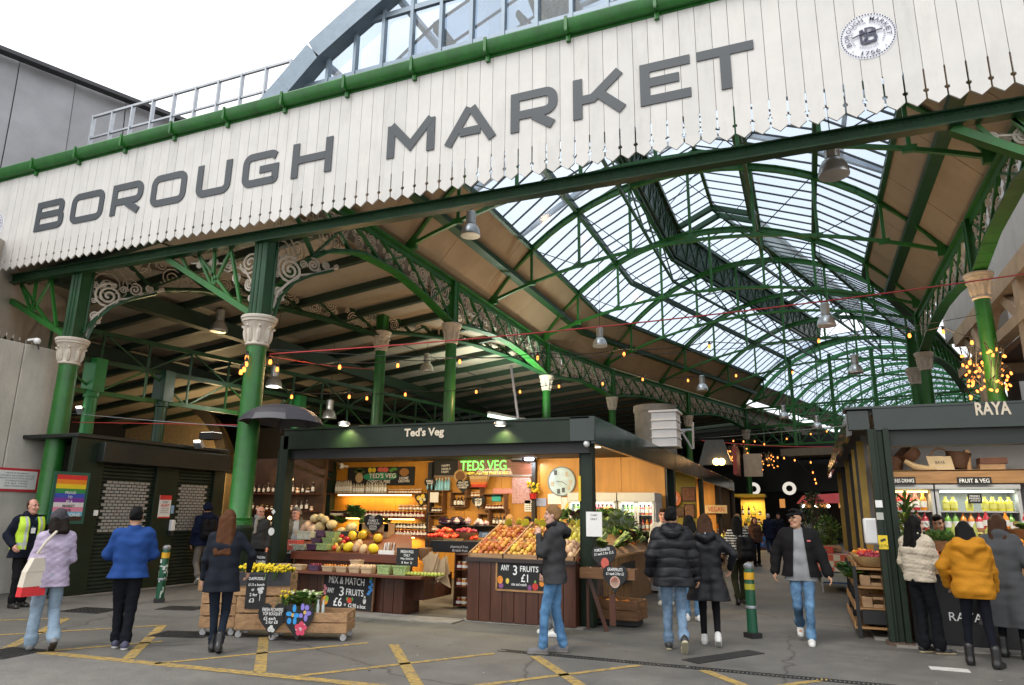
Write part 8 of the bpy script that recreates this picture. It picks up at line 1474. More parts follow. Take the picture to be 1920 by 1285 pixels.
def person(label, pos, face, h=1.70, skin='warm', hair=('short', 'black'), top=('jacket', None), legs=('jeans', None), shoes=None, feet=((.10, 0, 0), (-.10, 0, 0)), hands=(None, None), head=(0, 0), lean=0, sex='m', acc=(), fine=.0095, inner=None, group=None, poles=(None, None), name='person', toe=(0, 0), bend=None):
    """feet: (x,y,lift[,pitch]) left(+x is the person's right when facing +y)... first is +x side; hands: wrist positions or None (hanging)"""
    s = h/1.72; R = thing(name, label, 'person', pos, face, group); R.scale = (s, s, s)
    Rl = rotm(0, lean); pel = A3(0, bend or 0, .93); up = Rl@A3(0, 0, 1); fwd = Rl@A3(0, 1, 0); wai = pel+up*.17; che = pel+up*.37; nek = pel+up*.545; sw = .175 if sex == 'm' else .155
    Rh = rotm(head[0], head[1]+lean*.3); hc = nek+up*.03+Rh@A3(0, .02, .135); fx = .015
    hips = [pel+A3(sg*.085, 0, -.03) for sg in (1, -1)]; sh = [nek+up*-.06+A3(sg*sw, 0, 0) for sg in (1, -1)]
    J = dict(hip=hips, knee=[], ank=[], sh=sh, el=[], wr=[], toe=[], pit=[])
    for i, f in enumerate(feet):
        p = f[3] if len(f) > 3 else 0; a = A3(f[0], f[1], .085+f[2]); L_ = np.linalg.norm(hips[i]-a); st_ = f[2] < .02; k, a2 = ik(hips[i], a, L_*.516 if st_ else .445, L_*.49 if st_ else .425, (0.02*(1, -1)[i], 1, 0)); J['knee'].append(k); J['ank'].append(a2); J['pit'].append(p); J['toe'].append(toe[i])
    for i in (0, 1):
        sg = (1, -1)[i]; w = A3(*hands[i]) if hands[i] is not None else sh[i]+A3(sg*.07, .06, -.52); e, w2 = ik(sh[i], w, .285, .255, poles[i] if poles[i] is not None else (sg*.35, -1, -.1)); J['el'].append(e); J['wr'].append(w2)
    lo, hi = [-.75, -.75, -.04], [.75, .75, 1.95]
    allp = np.array([hc, *J['ank'], *J['wr'], *J['el'], *J['knee']]); lo = (allp.min(0)-.28).tolist(); hi = (allp.max(0)+.28).tolist(); lo[2] = -.05
    G = lambda hh=fine: SDF(lo, hi, hh)
    # ---- body
    b = G()
    b.rc(pel+A3(.06, 0, 0), pel-A3(.06, 0, 0), .080).rc(wai+A3(.03, 0, 0), wai-A3(.03, 0, 0), .072, k=.05).rc(pel, wai, .08, .072, .05).rc(che+A3(.05, 0, 0), che-A3(.05, 0, 0), .078, k=.05).rc(wai, che, .07, .078, .05).rc(sh[0], sh[1], .036, k=.04).rc(nek-up*.06, hc-up*.03, .056, .05, .03)
    for i in (0, 1):
        b.rc(J['hip'][i], J['knee'][i], .060, .040, .03).rc(J['knee'][i], J['ank'][i], .040, .028, .02).rc(sh[i], J['el'][i], .036, .030, .03).rc(J['el'][i], J['wr'][i], .030, .024, .015)
        # hand: palm, four fingers, thumb
        d = nrm(J['wr'][i]-J['el'][i]); sg = (1, -1)[i]; side = nrm(np.cross(d, A3(sg, 0, 0)) if abs(d[0]) < .8 else np.cross(d, A3(0, 0, 1))); side = side if side[1] >= 0 or abs(d[2]) < .5 else -side; pn = nrm(np.cross(side, d)); pn = pn if pn[0]*sg < 0 else -pn
        pc = J['wr'][i]+d*.05; b.rc(J['wr'][i]+d*.01, pc+d*.03+side*.018, .024, .022, .01).rc(J['wr'][i]+d*.01, pc+d*.03-side*.018, .024, .02, .01)
        for q, (o, L) in enumerate(((.030, .068), (.011, .078), (-.009, .072), (-.028, .056))):
            f0 = pc+d*.035+side*o; f1 = f0+d*L*.5+pn*.008; f2 = f1+nrm(d*.6+pn*.8)*L*.55; b.rc(f0, f1, .0105, .010, .004).rc(f1, f2, .010, .0085, .003)
        t0 = J['wr'][i]+d*.025+side*.026; t1 = t0+nrm(d*.7+side*.6+pn*.3)*.038; t2 = t1+nrm(d+pn*.5)*.03; b.rc(t0, t1, .013, .011, .006).rc(t1, t2, .011, .009, .003)
        fd = nrm(A3(math.sin(J['toe'][i]), math.cos(J['toe'][i])*math.cos(J['pit'][i]), -math.sin(J['pit'][i]))); b.rc(J['ank'][i]-A3(0, 0, .03), J['ank'][i]+fd*.14-A3(0, 0, .045), .035, .028, .02)
    H = lambda x, y, z: hc+Rh@A3(x, y, z)
    b.ell(H(0, -.008, .03), (.073, .092, .092), .02, Rh.T).ell(H(0, .022, -.035), (.060, .066, .082), .03, Rh.T).rc(H(0, .06, -.105), H(0, .045, -.1), .026, .03, .03).rc(H(.045, .0, -.06), H(.03, .05, -.1), .02, .02, .03).rc(H(-.045, .0, -.06), H(-.03, .05, -.1), .02, .02, .03)
    b.rc(H(0, .084, .015), H(0, .105, -.028), .009, .014, .012).rc(H(-.05, .072, .03), H(.05, .072, .03), .013, .013, .012).rc(H(0, .088, -.066), H(0, .088, -.066), .014, k=.014)
    for sg in (1, -1):
        b.ell(H(sg*.03, .088, .008), (.017, .012, .011), .008, Rh.T, sub=True).ell(H(sg*.076, -.006, -.012), (.010, .02, .031), .006, Rh.T).ell(H(sg*.042, .066, -.03), (.022, .02, .022), .02, Rh.T)
    def mi(c):
        q = (c-hc)@Rh; x, y, z = np.abs(q[:, 0]), q[:, 1], q[:, 2]; m = np.zeros(len(c)); m[(x < .024) & (np.abs(z+.069) < .010) & (y > .07)] = 1; m[(np.abs(x-.031) < .011) & (np.abs(z-.006) < .006) & (y > .055)] = 2; m[(np.abs(x-.032) < .02) & (np.abs(z-.031) < .006) & (y > .06)] = 3
        if hair[0] == 'stubble': m[(z < -.05) & (y > -.0) & (z > -.14) & (m == 0)] = 0
        return m
    body = b.obj('body', [SKIN[skin], LIP, EYE, hairm(hair[1])], R, mi)
    # ---- hair / hat
    hs = G()
    if hair[0] != 'bald':
        if hair[0] == 'receding': hs.ell(H(0, -.03, .02), (.078, .085, .088), .0, Rh.T)
        else:
            sh_ = hair[0] in ('short', 'quiff'); hs.ell(H(0, -.014, .036), (.078, .096, .094) if sh_ else (.082, .098, .096), .01, Rh.T)
            hs.rc(H(.04, -.055, -.012 if sh_ else -.03), H(-.04, -.055, -.012 if sh_ else -.03), .038 if sh_ else .04, k=.03)
            if hair[0] in ('short', 'quiff'): hs.rc(H(.04, .05, .10), H(-.03, .06, .11), .028, .03, .03)
        hs.ell(H(0, .10, -.035), (.066, .085, .082), .012, Rh.T, sub=True)
        if hair[0] in ('long', 'bob', 'pony', 'waves'):
            L = {'long': .40, 'waves': .30, 'bob': .12, 'pony': .0}[hair[0]]
            if L:
                bk = H(0, -.085, .0); dn = bk+A3(0, 0, 0)+Rl@A3(0, -.05, -L-.05)
                for o in (-.06, -.02, .02, .06): hs.rc(H(o, -.065, .0), dn+A3(o*1.25, 0, .02*(o/.02 % 2)), .042, .03 if L > .2 else .042, .025)
                for sg in (1, -1): hs.rc(H(sg*.07, -.01, .03), H(sg*.078, -.01, -.10 if L < .2 else -.13), .026, .03, .02).rc(H(sg*.078, -.02, -.10), dn+A3(sg*.10, .02, .06), .03, .026, .02) if hair[0] != 'bob' else hs.rc(H(sg*.06, -.02, .03), H(sg*.078, -.0, -.10), .034, .036, .02)
            if hair[0] == 'pony': hs.ell(H(0, -.10, .02), (.03, .035, .035), .02, Rh.T)
        hs.ripple(.006, 3, 45); hs.obj('hair', hairm(hair[1]), R)
    # ---- trousers or skirt
    if legs[0]:
        e = dict(jeans=.006, skinny=.000, chinos=.012, wide=.012, leggings=-.002)[legs[0]]; e2 = dict(jeans=.016, skinny=.004, chinos=.018, wide=.030, leggings=.003)[legs[0]]
        t = G(); t.rc(pel+A3(.06, 0, .0), pel-A3(.06, 0, .0), .108+e*.3, k=.04).rc(pel, wai-up*.06, .108, .09, .05)
        for i in (0, 1):
            a = J['ank'][i]; kn = J['knee'][i]; c_ = a+(kn-a)*(.02 if legs[0] in ('wide', 'jeans') else .10); t.rc(J['hip'][i], kn, .080+e, .056+e, .03).rc(kn, c_, .054+e, .038+e2, .02)
            if legs[0] not in ('leggings',):
                for q, zf in enumerate((.08, .2)): pt = a+(kn-a)*zf; t.rc(pt+A3(.012, 0, 0), pt-A3(.012, 0, 0), .040+e2*.95+.004*q, k=.012)
        t.clip(wai+up*.02, up); t.ripple(.006 if legs[0] not in ('leggings', 'skinny') else .002, 11, 34); t.obj('trousers', legs[1], R)
    # ---- shoes
    for i in (0, 1):
        a = J['ank'][i]; p = J['pit'][i]; ty = J['toe'][i]; M = rotm(-ty, p); T = lambda x, y, z: a+M@A3(x, y, z); st, sm = shoes[0], shoes[1]; sole = shoes[2] if len(shoes) > 2 else sm
        g = SDF((a-.30).tolist(), (a+.30).tolist(), .008); g.rc(T(0, -.03, -.035), T(0, .08, -.045), .042, .044, .02).rc(T(0, .08, -.048), T(.004*(1, -1)[i], .155, -.055), .044, .036, .02)
        g.rc(T(0, -.03, -.06), T(0, .16, -.062), .04, .04, .01)
        if st == 'boot': g.rc(T(0, -.012, -.03), T(0, -.005, .14 if legs[0] == 'leggings' else .06), *((.052, .054) if legs[0] == 'leggings' else (.040, .036)), .03)
        elif st == 'trainer': g.rc(T(0, -.02, -.02), T(0, -.01, .03), .046, .044, .02)
        elif st == 'heel': g.rc(T(0, -.012, -.02), T(0, -.005, .12), .044, .044, .03)
        n_ = M@A3(0, 0, -1); bt = T(0, 0, -.083); g.clip(bt, n_)
        if st == 'heel': pass
        f_ = lambda c, bt=bt, n_=n_: ((c-bt)@(-n_) < .024).astype(int)
        so_ = g.obj('shoe', [sm, sole], R, f_)
        if st == 'heel':
            q = MB(); q.tube([T(0, -.045, -.04), T(0, -.055, -.085)], [.02, .014], 8); q.tube([T(0, -.045, -.03), T(0, -.05, -.083)], [.028, .018], 8); o = q.build('heel', sm); o.parent = so_
    # ---- top
    kind, tm = top[0], top[1]; prm = top[2] if len(top) > 2 else {}
    e = dict(jumper=.024, blazer=.018, jacket=.026, puffer=.042, coat=.034, longcoat=.034, teddy=.038, tee=.012, vest=.02, parka=.030)[kind]*(.85 if sex == 'f' else 1)-(.010 if sex == 'f' else 0); hem = prm.get('hem', dict(jumper=.86, blazer=.74, jacket=.84, puffer=.76, coat=.62, longcoat=.34, teddy=.88, tee=.84, vest=.84, parka=.80)[kind])
    e += prm.get('e', 0)
    def torso(g, e, hem, flare=.02):
        g.rc(sh[0]-A3(.02, 0, 0), sh[1]+A3(.02, 0, 0), .06+e*.7, k=.05).rc(che+A3(.075, 0, 0), che-A3(.075, 0, 0), .112+e, k=.06).rc(wai+A3(.05, 0, 0), wai-A3(.05, 0, 0), .104+e, k=.06)
        for sg in (1, -1): g.rc(che+A3(sg*.08, 0, 0), wai+A3(sg*.055, 0, 0), .11+e, .104+e, .05).rc(wai+A3(sg*.055, 0, 0), A3(pel[0]+sg*.075, pel[1], pel[2]), .105+e, .112+e, .05)
        if hem < .9:
            for sg in (1, -1): g.rc(A3(pel[0]+sg*.075, pel[1], pel[2]), A3(pel[0]+sg*(.075+flare), pel[1]-.01, hem-.02), .112+e, .112+e+flare, .05)
        return g
    g = torso(G(), e, hem, prm.get('flare', .02))
    sl = prm.get('sleeve', 1)
    for i in (0, 1):
        we = J['el'][i]+(J['wr'][i]-J['el'][i])*(.97 if sl == 1 else sl); g.rc(sh[i], J['el'][i], .056+e*.8, .046+e*.8, .04)
        if sl: g.rc(J['el'][i], we, .044+e*.8, .034+e*.75, .02)
        if kind in ('puffer', 'teddy', 'jacket', 'parka') and sl: g.rc(J['wr'][i]-(J['wr'][i]-J['el'][i])*.09, we, .036+e*.75, .036+e*.75, .01)
    if kind in ('puffer', 'coat', 'longcoat', 'jacket', 'teddy', 'blazer', 'parka'): g.rc(nek+A3(.03, -.015, 0), nek+A3(-.03, -.015, 0), .075, k=.03).rc(nek+up*.03+A3(.035, -.02, 0), nek+up*.03+A3(-.035, -.02, 0), .066 if kind != 'blazer' else .058, k=.02)
    else: g.rc(nek+A3(.02, 0, -.01), nek+A3(-.02, 0, -.01), .068, k=.02)
    if prm.get('hood'):
        hk = prm['hood']; q = nek+A3(0, -.09-.02*hk, .0); g.rc(q+A3(.085*hk, .02, .0), q+A3(0, -.035, -.05*hk), .062*hk, .06*hk, .04).rc(q+A3(-.085*hk, .02, .0), q+A3(0, -.035, -.05*hk), .062*hk, .06*hk, .04).rc(q+A3(.09, .05, .03), q+A3(.06, .12, .0), .045, .03, .03).rc(q+A3(-.09, .05, .03), q+A3(-.06, .12, .0), .045, .03, .03)
    if kind == 'puffer': g.quilt(.015, prm.get('pitch', .115), hem)
    if prm.get('stitch'):
        X, Y, Z = g._g((slice(None),)*3); q_ = prm['stitch']; g.F = g.F-(.007*(np.abs(np.sin(PI*(Z*1.0+X*.55)/q_+.8*np.sin(X*17)))*np.abs(np.sin(PI*(Z-X*.75)/q_+.8*np.sin(Z*15))))**.4-.004).astype(np.float32)+0*Y
    if kind == 'teddy': g.quilt(.006, .15, hem).ripple(.006, 5, 70)
    g.ripple(prm.get('rip', .007), 5, 28)
    g.clip(A3(pel[0], pel[1], hem), A3(0, 0, -1)) if not lean else g.clip(A3(pel[0], pel[1], hem), -up)
    if prm.get('open'):                          # front opening shows what is worn beneath
        X, Y, Z = g._g((slice(None),)*3); w = prm['open']; cutm = np.maximum(np.abs(X-.0)-(w*(.7+.6*np.clip((1.45-Z)/.6, 0, 1))), -(Y-.02)); g.F = np.maximum(g.F, -np.maximum(cutm, -(Z-.0)+.2).astype(np.float32))
    # arms through the neck line stay covered; hollow where the head is
    jm = [tm] if not isinstance(tm, list) else tm
    tp = g.obj({'jumper': 'jumper', 'tee': 'shirt', 'vest': 'waistcoat'}.get(kind, 'jacket' if kind not in ('coat', 'longcoat') else 'coat'), jm, R, prm.get('midx'))
    if inner is not None: torso(G(), .018, prm.get('ihem', hem-.03), .01).rc(nek+A3(.02, 0, -.01), nek+A3(-.02, 0, -.01), .064, k=.02).ripple(.006, 8, 30).clip(A3(0, 0, prm.get('ihem', hem-.03)), A3(0, 0, -1)).obj('shirt', inner, R)
    # ---- accessories worn
    for a in acc:
        if a[0] == 'cap':
            q = G(); q.ell(H(0, -.012, .05), (.087, .104, .085), 0, Rh.T); q.clip(H(0, 0, .045), Rh@A3(0, 0, -1)); q.rc(H(.045, .09, .05), H(-.045, .09, .05), .012, .012, .02).rc(H(.035, .13, .045), H(-.035, .13, .045), .010, .010, .04).rc(H(0, .1, .05), H(0, .15, .043), .012, .01, .04); q.obj('cap', a[1], R)
        elif a[0] == 'beanie':
            q = G(); q.ell(H(0, -.014, .052), (.090, .106, .098), 0, Rh.T).rc(H(.06, -.05, .01), H(-.06, -.05, .01), .05, .05, .03).rc(H(.06, .06, .055), H(-.06, .06, .055), .035, .035, .03); q.clip(H(0, .0, -.02), Rh@nrm(A3(0, .5, -1))); q.ripple(.004, 4, 60); q.obj('beanie', a[1], R)
        elif a[0] == 'glasses':
            q = MB()
            for sg in (1, -1): q.tube([tuple(H(sg*.031+.022*math.cos(t), .098, .004+.018*math.sin(t))) for t in np.linspace(0, 2*PI, 13)[:-1]], .0018, 5, closed=True); q.tube([tuple(H(sg*.052, .096, .008)), tuple(H(sg*.08, .0, .005))], .0025, 4)
            q.tube([tuple(H(-.01, .1, .008)), tuple(H(.01, .1, .008))], .0025, 4); o = q.build('glasses', BLACK); o.parent = R
        elif a[0] == 'scarf':
            q = G(); q.rc(nek+A3(.05, .02, .05), nek+A3(-.05, .02, .05), .062, k=.03).rc(nek+A3(0, -.05, .05), nek+A3(0, .06, .03), .06, k=.03).rc(nek+A3(.03, .11, .0), che+A3(.04, .15, -.1), .035, .04, .02); q.ripple(.008, 2, 40); q.obj('scarf', a[1], R)
        elif a[0] == 'lanyard':
            q = MB(); q.tube([tuple(nek+A3(.06, .08, -.02)), tuple(che+A3(.01, .15, -.02)), tuple(nek+A3(-.06, .08, -.02))], .006, 5); q.build('lanyard', a[1]).parent = R; o = MB().obox(Vector(che+A3(.01, .165, -.06)), (V(1, 0, 0), V(0, 1, 0), V(0, 0, 1)), (.035, .004, .045)).build('badge', WHITE); o.parent = R
        elif a[0] == 'hivis':
            q = torso(G(), .054, .93, .0); q.clip(A3(0, 0, .93), A3(0, 0, -1)); X, Y, Z = q._g((slice(None),)*3); q.F = np.maximum(q.F, -np.maximum(np.maximum(np.abs(X)-.075, -(Y)), -1).astype(np.float32)); q.F = np.maximum(q.F, (Z-1.47+0*X+0*Y).astype(np.float32)); q.F = np.maximum(q.F, (np.abs(X)-.205+0*Y+0*Z).astype(np.float32))
            mh = lambda c: ((np.abs(c[:, 2]-1.02) < .025) | (np.abs(np.abs(c[:, 0])-.12) < .02)).astype(int); q.obj('safety_vest', [mat('hivis', (.50, .72, .04), .55), mat('hivis_strip', (.45, .47, .45), .3)], R, mh)
        elif a[0] == 'collar':
            q = G(); q.rc(nek+A3(.045, .03, .02), nek+A3(-.045, .03, .02), .06, k=.03).rc(nek+A3(.03, .10, -.02), che+A3(.03, .13, 0), .03, .02, .02).rc(nek+A3(-.03, .10, -.02), che+A3(-.03, .13, 0), .03, .02, .02); q.obj('collar', a[1], R)
    R['_j'] = 0; del R['_j']
    return R, dict(J=J, nek=nek, che=che, pel=pel, hc=hc, s=s, H=H)
def wpt(R, info, p):                               # a point in the person's own frame -> world
    q = Matrix.Translation(R.location) @ Matrix.Rotation(R.rotation_euler.z, 4, 'Z') @ Matrix.Scale(info['s'], 4); return q @ Vector(p)
def backpack(lab, R, info, c, mt=None):
    t = thing('backpack', lab, 'backpack', wpt(R, info, (0, -.24, 1.2)), R.rotation_euler.z); mt = mt or cloth('pack_black', (.012, .012, .014), .6); q = SDF([-.3, -.35, -.4], [.3, .35, .4], .012); q.rc((.08, 0, -.15), (.08, 0, .14), .10, .09, .05).rc((-.08, 0, -.15), (-.08, 0, .14), .10, .09, .05).rc((.06, -.08, -.12), (-.06, -.08, -.12), .07, k=.03).rc((.06, -.08, .0), (-.06, -.08, .0), .055, k=.03); q.ripple(.004, 1, 30); q.obj('pack_body', mt, t); m = MB()
    for sg in (1, -1): m.tube([(sg*.1, .09, .2), (sg*.12, .2, .27), (sg*.13, .36, .2), (sg*.13, .38, .05), (sg*.14, .2, -.12), (sg*.12, .08, -.18)], .018, 6)
    m.tube([(-.03, .06, .24), (0, .06, .29), (.03, .06, .24)], .008, 5); m.build('strap', mt).parent = t
    return t
def facing(u, v, off=0):                            # heading straight away from the camera at that spot, plus off (deg, + turns left)
    p = PZ(u, v); return math.atan2(p.y, p.x)-PI/2+math.radians(off)
JEANL = mat('denim_light', (.24, .32, .40), .9, var=.25, vs=5, bump=.2, bs=120, spec=.15); JEANM = mat('denim_mid', (.045, .105, .20), .9, var=.6, vs=4, bump=.2, bs=120, spec=.15, col2=(.10, .19, .30)); JEANB = mat('denim_blue', (.06, .15, .30), .9, var=.4, vs=4, bump=.2, bs=120, spec=.15, col2=(.10, .22, .38))
BLK = cloth('black', (.013, .013, .015)); NAVY = cloth('navy', (.014, .017, .030)); CHAR = cloth('charcoal', (.045, .047, .050)); WSH = mat('white_shoe', (.62, .62, .60), .5, var=.08); BSH = mat('black_leather', (.016, .015, .015), .3); GSH = mat('grey_boot', (.16, .16, .165), .6)
# 1 guard
P_, I_ = person('person in a yellow hi-vis vest and lanyard by the concrete wall', PZ(28, 1139), facing(28, 1139, -150), 1.80, 'pink', ('receding', 'brown'), ('jacket', NAVY, dict(hem=.80)), ('chinos', BLK), ('boot', BSH), feet=((.1, .06, 0), (-.1, -.03, 0)), head=(.25, 0), acc=(('hivis',), ('lanyard', mat('lanyard_blue', (.05, .2, .5), .6))), hands=((.27, .12, 1.0), (-.26, .10, .98)))
# 2 woman in lavender quilted jacket
LAV = mat('lavender_quilt', (.40, .34, .45), .7, var=.12, vs=4, bump=.7, bs=13, spec=.2)
P_, I_ = person('person in a quilted lavender jacket and grey beanie carrying a tote, seen from behind', PZ(72, 1222), facing(72, 1222, 6), 1.63, 'warm', ('bob', 'dark'), ('jacket', LAV, dict(hem=.79, flare=.015, rip=.006, stitch=.085)), ('wide', JEANL), ('boot', GSH, mat('sole_dark', (.03, .03, .03), .6)), feet=((.13, -.16, .07, .55), (-.09, .12, 0)), sex='f', hands=((.16, .24, 1.04), (-.16, .24, 1.06)), acc=(('beanie', mat('knit_grey', (.040, .036, .044), .9, var=.3, vs=60, bump=.4, bs=90)),), head=(.1, .05))
t = thing('tote_bag', 'cream tote bag with a bright red bottom on the shoulder of the lavender jacket', 'bag', wpt(P_, I_, (-.20, -.13, .93)), P_.rotation_euler.z); m = MB(); o = V(0, 0, 0)
for z0, z1, w0, w1, k in ((-.22, -.11, .145, .14, 1), (-.11, .06, .14, .12, 0), (.06, .22, .12, .07, 0)): m.hexa([(-w0, -.05, z0), (w0, -.05, z0), (w0, .05, z0), (-w0, .05, z0), (-w1+.02*(z1 > .1), -.045, z1), (w1, -.045, z1), (w1, .045, z1), (-w1+.02*(z1 > .1), .045, z1)], k)
o = m.build('bag_body', [mat('canvas_cream', (.60, .54, .44), .85, var=.08, bump=.1), mat('canvas_red', (.60, .03, .035), .8)]); o.parent = t; o.rotation_euler.z = .5
q = MB(); q.tube([(.0, -.05, .27), (.07, -.10, .42), (.16, -.05, .53), (.17, .05, .53), (.10, .10, .4), (.03, .04, .27)], .016, 6); q.build('strap', MT['canvas_cream']).parent = t
# 3 man in blue jumper
BLUEJ = cloth('royal_blue', (.018, .055, .20), .75); P_, I_ = person('person in a royal blue jumper and black trousers walking away, yellow heeled trainers', PZ(222, 1218), facing(222, 1218, -4), 1.68, 'warm', ('short', 'black'), ('jumper', BLUEJ, dict(hem=.87, rip=.009)), ('chinos', cloth('black_trouser', (.012, .013, .018))), ('trainer', mat('trainer_navy', (.05, .05, .09), .6), WSH), feet=((.07, -.06, .0), (-.05, .12, 0)), hands=((.13, .25, 1.06), (-.13, .25, 1.08)), head=(.12, 0), poles=((1, -.75, -.45), (-1, -.75, -.45)))
# 4 backpack man
P_, I_ = person('person in a navy coat and grey trousers wearing a backpack by the kiosk', PZ(374, 1097), facing(374, 1097, 14), 1.80, 'warm', ('short', 'dark'), ('jacket', cloth('navy_coat', (.012, .018, .045)), dict(hem=.84, hood=1)), ('chinos', cloth('grey_chino', (.19, .17, .15))), ('trainer', mat('trainer_grey', (.10, .09, .08), .6), WSH), feet=((.10, .18, 0), (-.10, -.18, .10, .5)), acc=(('beanie', cloth('navy_hood', (.012, .018, .045))),), fine=.011)
backpack('black backpack on the back of the navy coat beside the kiosk', P_, I_, None)
# 5 woman dark jacket long hair
P_, I_ = person('person with long brown hair and dark jacket by the flower crates', PZ(402, 1226), facing(402, 1226, -6), 1.66, 'pale', ('long', 'auburn'), ('blazer', cloth('blue_black', (.020, .024, .034)), dict(hem=.74, flare=.02)), ('skinny', cloth('dark_denim', (.020, .028, .045))), ('heel', BSH), feet=((.045, -.05, .03, .25), (-.045, .12, 0)), sex='f', hands=((.30, .14, .98), (-.24, .08, .90)), head=(-.35, .05), poles=((1, -.5, 0), (-.6, -1, 0)))
# 6, 7 men by the stall
P_, I_ = person('person with a shaved head, glasses and a scarf behind the umbrella column', PY(484, 1100, 13.2)*1 if False else V(PY(484, 1000, 13.0).x, 13.0, 0), facing(484, 1090, 165), 1.74, 'pink', ('bald', 'grey'), ('jacket', CHAR), ('jeans', BLK), ('boot', BSH), acc=(('glasses',), ('scarf', cloth('grey_scarf', (.25, .24, .23)))), head=(.6, .1), fine=.012)
P_, I_ = person('person with grey hair, glasses and olive coat inside the stall', V(PY(556, 1000, 12.6).x, 12.6, 0), facing(556, 1090, 170), 1.73, 'pink', ('short', 'grey'), ('jacket', cloth('olive_coat', (.10, .085, .06)), dict(open=.07)), ('jeans', BLK), ('boot', BSH), acc=(('glasses',),), head=(-.7, .15), fine=.012, inner=cloth('pale_shirt', (.30, .31, .31)), hands=((.2, .3, 1.2), (-.25, .15, .95)))
# 8, 9 sellers
P_, I_ = person('person with fair hair in a black top at the back of the stall', V(PY(957, 1000, 14.2).x, 14.2, 0), facing(957, 1070, 20), 1.64, 'pale', ('waves', 'blond'), ('jumper', BLK), ('jeans', BLK), ('trainer', BSH), sex='f', head=(.2, .2), fine=.013)
P_, I_ = person('person in a black cap with a red collar serving in the stall', V(PY(989, 1000, 14.0).x, 14.0, 0), facing(989, 1070, 180), 1.60, 'pink', ('short', 'dark'), ('jacket', NAVY), ('jeans', BLK), ('trainer', BSH), acc=(('cap', BLK), ('collar', mat('fleece_red', (.5, .02, .02), .8))), head=(0, .25), fine=.012)
# 10 profile, grey jacket
P_, I_ = person('person in profile in a dark grey jacket, hand raised to chin', PZ(1040, 1226), facing(1040, 1226, 84), 1.77, 'pale', ('pony', 'blond'), ('parka', mat('cloth_slate', (.034, .034, .036), .75, var=.15, vs=4, bump=.15, bs=120, spec=.2), dict(hem=.82, hood=1, rip=.010)), ('jeans', JEANB), ('trainer', mat('suede_grey', (.13, .125, .13), .8), mat('gum_sole', (.22, .2, .18), .7)), feet=((.09, -.10, 0), (-.09, .13, 0)), sex='f', hands=((.22, .05, .93), (-.05, .19, 1.38)), head=(.05, .03), poles=((.3, -1, 0), (-.5, .1, -1)))
q = SDF([-.3, -.4, 1.2], [.3, .4, 1.7], .011); nk = I_['nek']; q.rc(nk+A3(.08, -.10, -.01), nk+A3(0, -.14, -.06), .06, .06, .04).rc(nk+A3(-.08, -.10, -.01), nk+A3(0, -.14, -.06), .06, .06, .04).rc(nk+A3(.085, -.03, .03), nk+A3(.05, .07, .02), .045, .035, .03).rc(nk+A3(-.085, -.03, .03), nk+A3(-.05, .07, .02), .045, .035, .03); q.obj('hood', cloth('hood_black', (.012, .012, .014)), P_)
P2, I2 = person('person in black mostly hidden behind the profile of the grey jacket', PZ(1034, 1195)+V(0, .1, 0), facing(1034, 1195, 70), 1.70, 'pale', ('short', 'auburn'), ('jacket', BLK), ('jeans', cloth('print_trouser', (.16, .17, .18), var=.8)), ('trainer', WSH), feet=((.1, .1, 0), (-.1, -.1, 0)), head=(0, 0), fine=.012)
# 11..13 puffer pair and friends
PUF = mat('puffer_black', (.0075, .008, .011), .5, var=.2, vs=6, bump=.2, bs=40, spec=.3)
P_, I_ = person('person in a short black puffer jacket and pale jeans walking away with a lifted foot', PZ(1268, 1222), facing(1268, 1222, 4), 1.76, 'warm', ('short', 'black'), ('puffer', PUF, dict(hem=.78, hood=1)), ('jeans', mat('denim_pale', (.14, .21, .30), .9, var=.5, vs=5, bump=.2, bs=120, spec=.15)), ('trainer', mat('shoe_black', (.02, .02, .02), .5), mat('sole_cream', (.42, .38, .26), .7)), feet=((.09, -.20, .09, .75), (-.08, .12, 0)), hands=((.30, .06, .90), (-.29, .08, .94)), head=(-.2, .02))
P_, I_ = person('person in a knee length black padded coat, leggings and white trainers walking away', PZ(1333, 1212), facing(1333, 1212, 0), 1.68, 'pale', ('bob', 'brown'), ('coat', PUF, dict(hem=.60, hood=1, flare=.05)), ('leggings', BLK), ('trainer', WSH), feet=((.10, -.10, .05, .5), (-.08, .12, 0)), sex='f', hands=((.32, .12, 1.02), (-.26, .06, .90)), head=(0, .05), poles=((1, -.6, 0), None))
m = MB(); m.tube([tuple(I_['nek']+A3(0, -.165, .04)), tuple(I_['nek']+A3(0, -.205, -.06))], .006, 5); m.build('hood_zip', STEEL).parent = P_
P_, I_ = person('person in a pale hooded top and glasses coming towards the puffer jacket pair', V(PZ(1250, 1135).x, PZ(1250, 1135).y, 0), facing(1250, 1135, 172), 1.78, 'pink', ('quiff', 'brown'), ('jumper', cloth('pale_hood', (.42, .43, .42)), dict(hem=.82, hood=0)), ('jeans', JEANL), ('trainer', WSH), acc=(('glasses',),), head=(.1, .05), hands=((.2, .25, 1.0), (-.25, .1, .9)), fine=.011)
P_, I_ = person('person with black hair between the two black coats, mostly hidden', V(PZ(1300, 1165).x, PZ(1300, 1165).y, 0), facing(1300, 1165, 10), 1.66, 'warm', ('bob', 'black'), ('jacket', BLK), ('jeans', JEANM), ('trainer', WSH), sex='f', fine=.013)
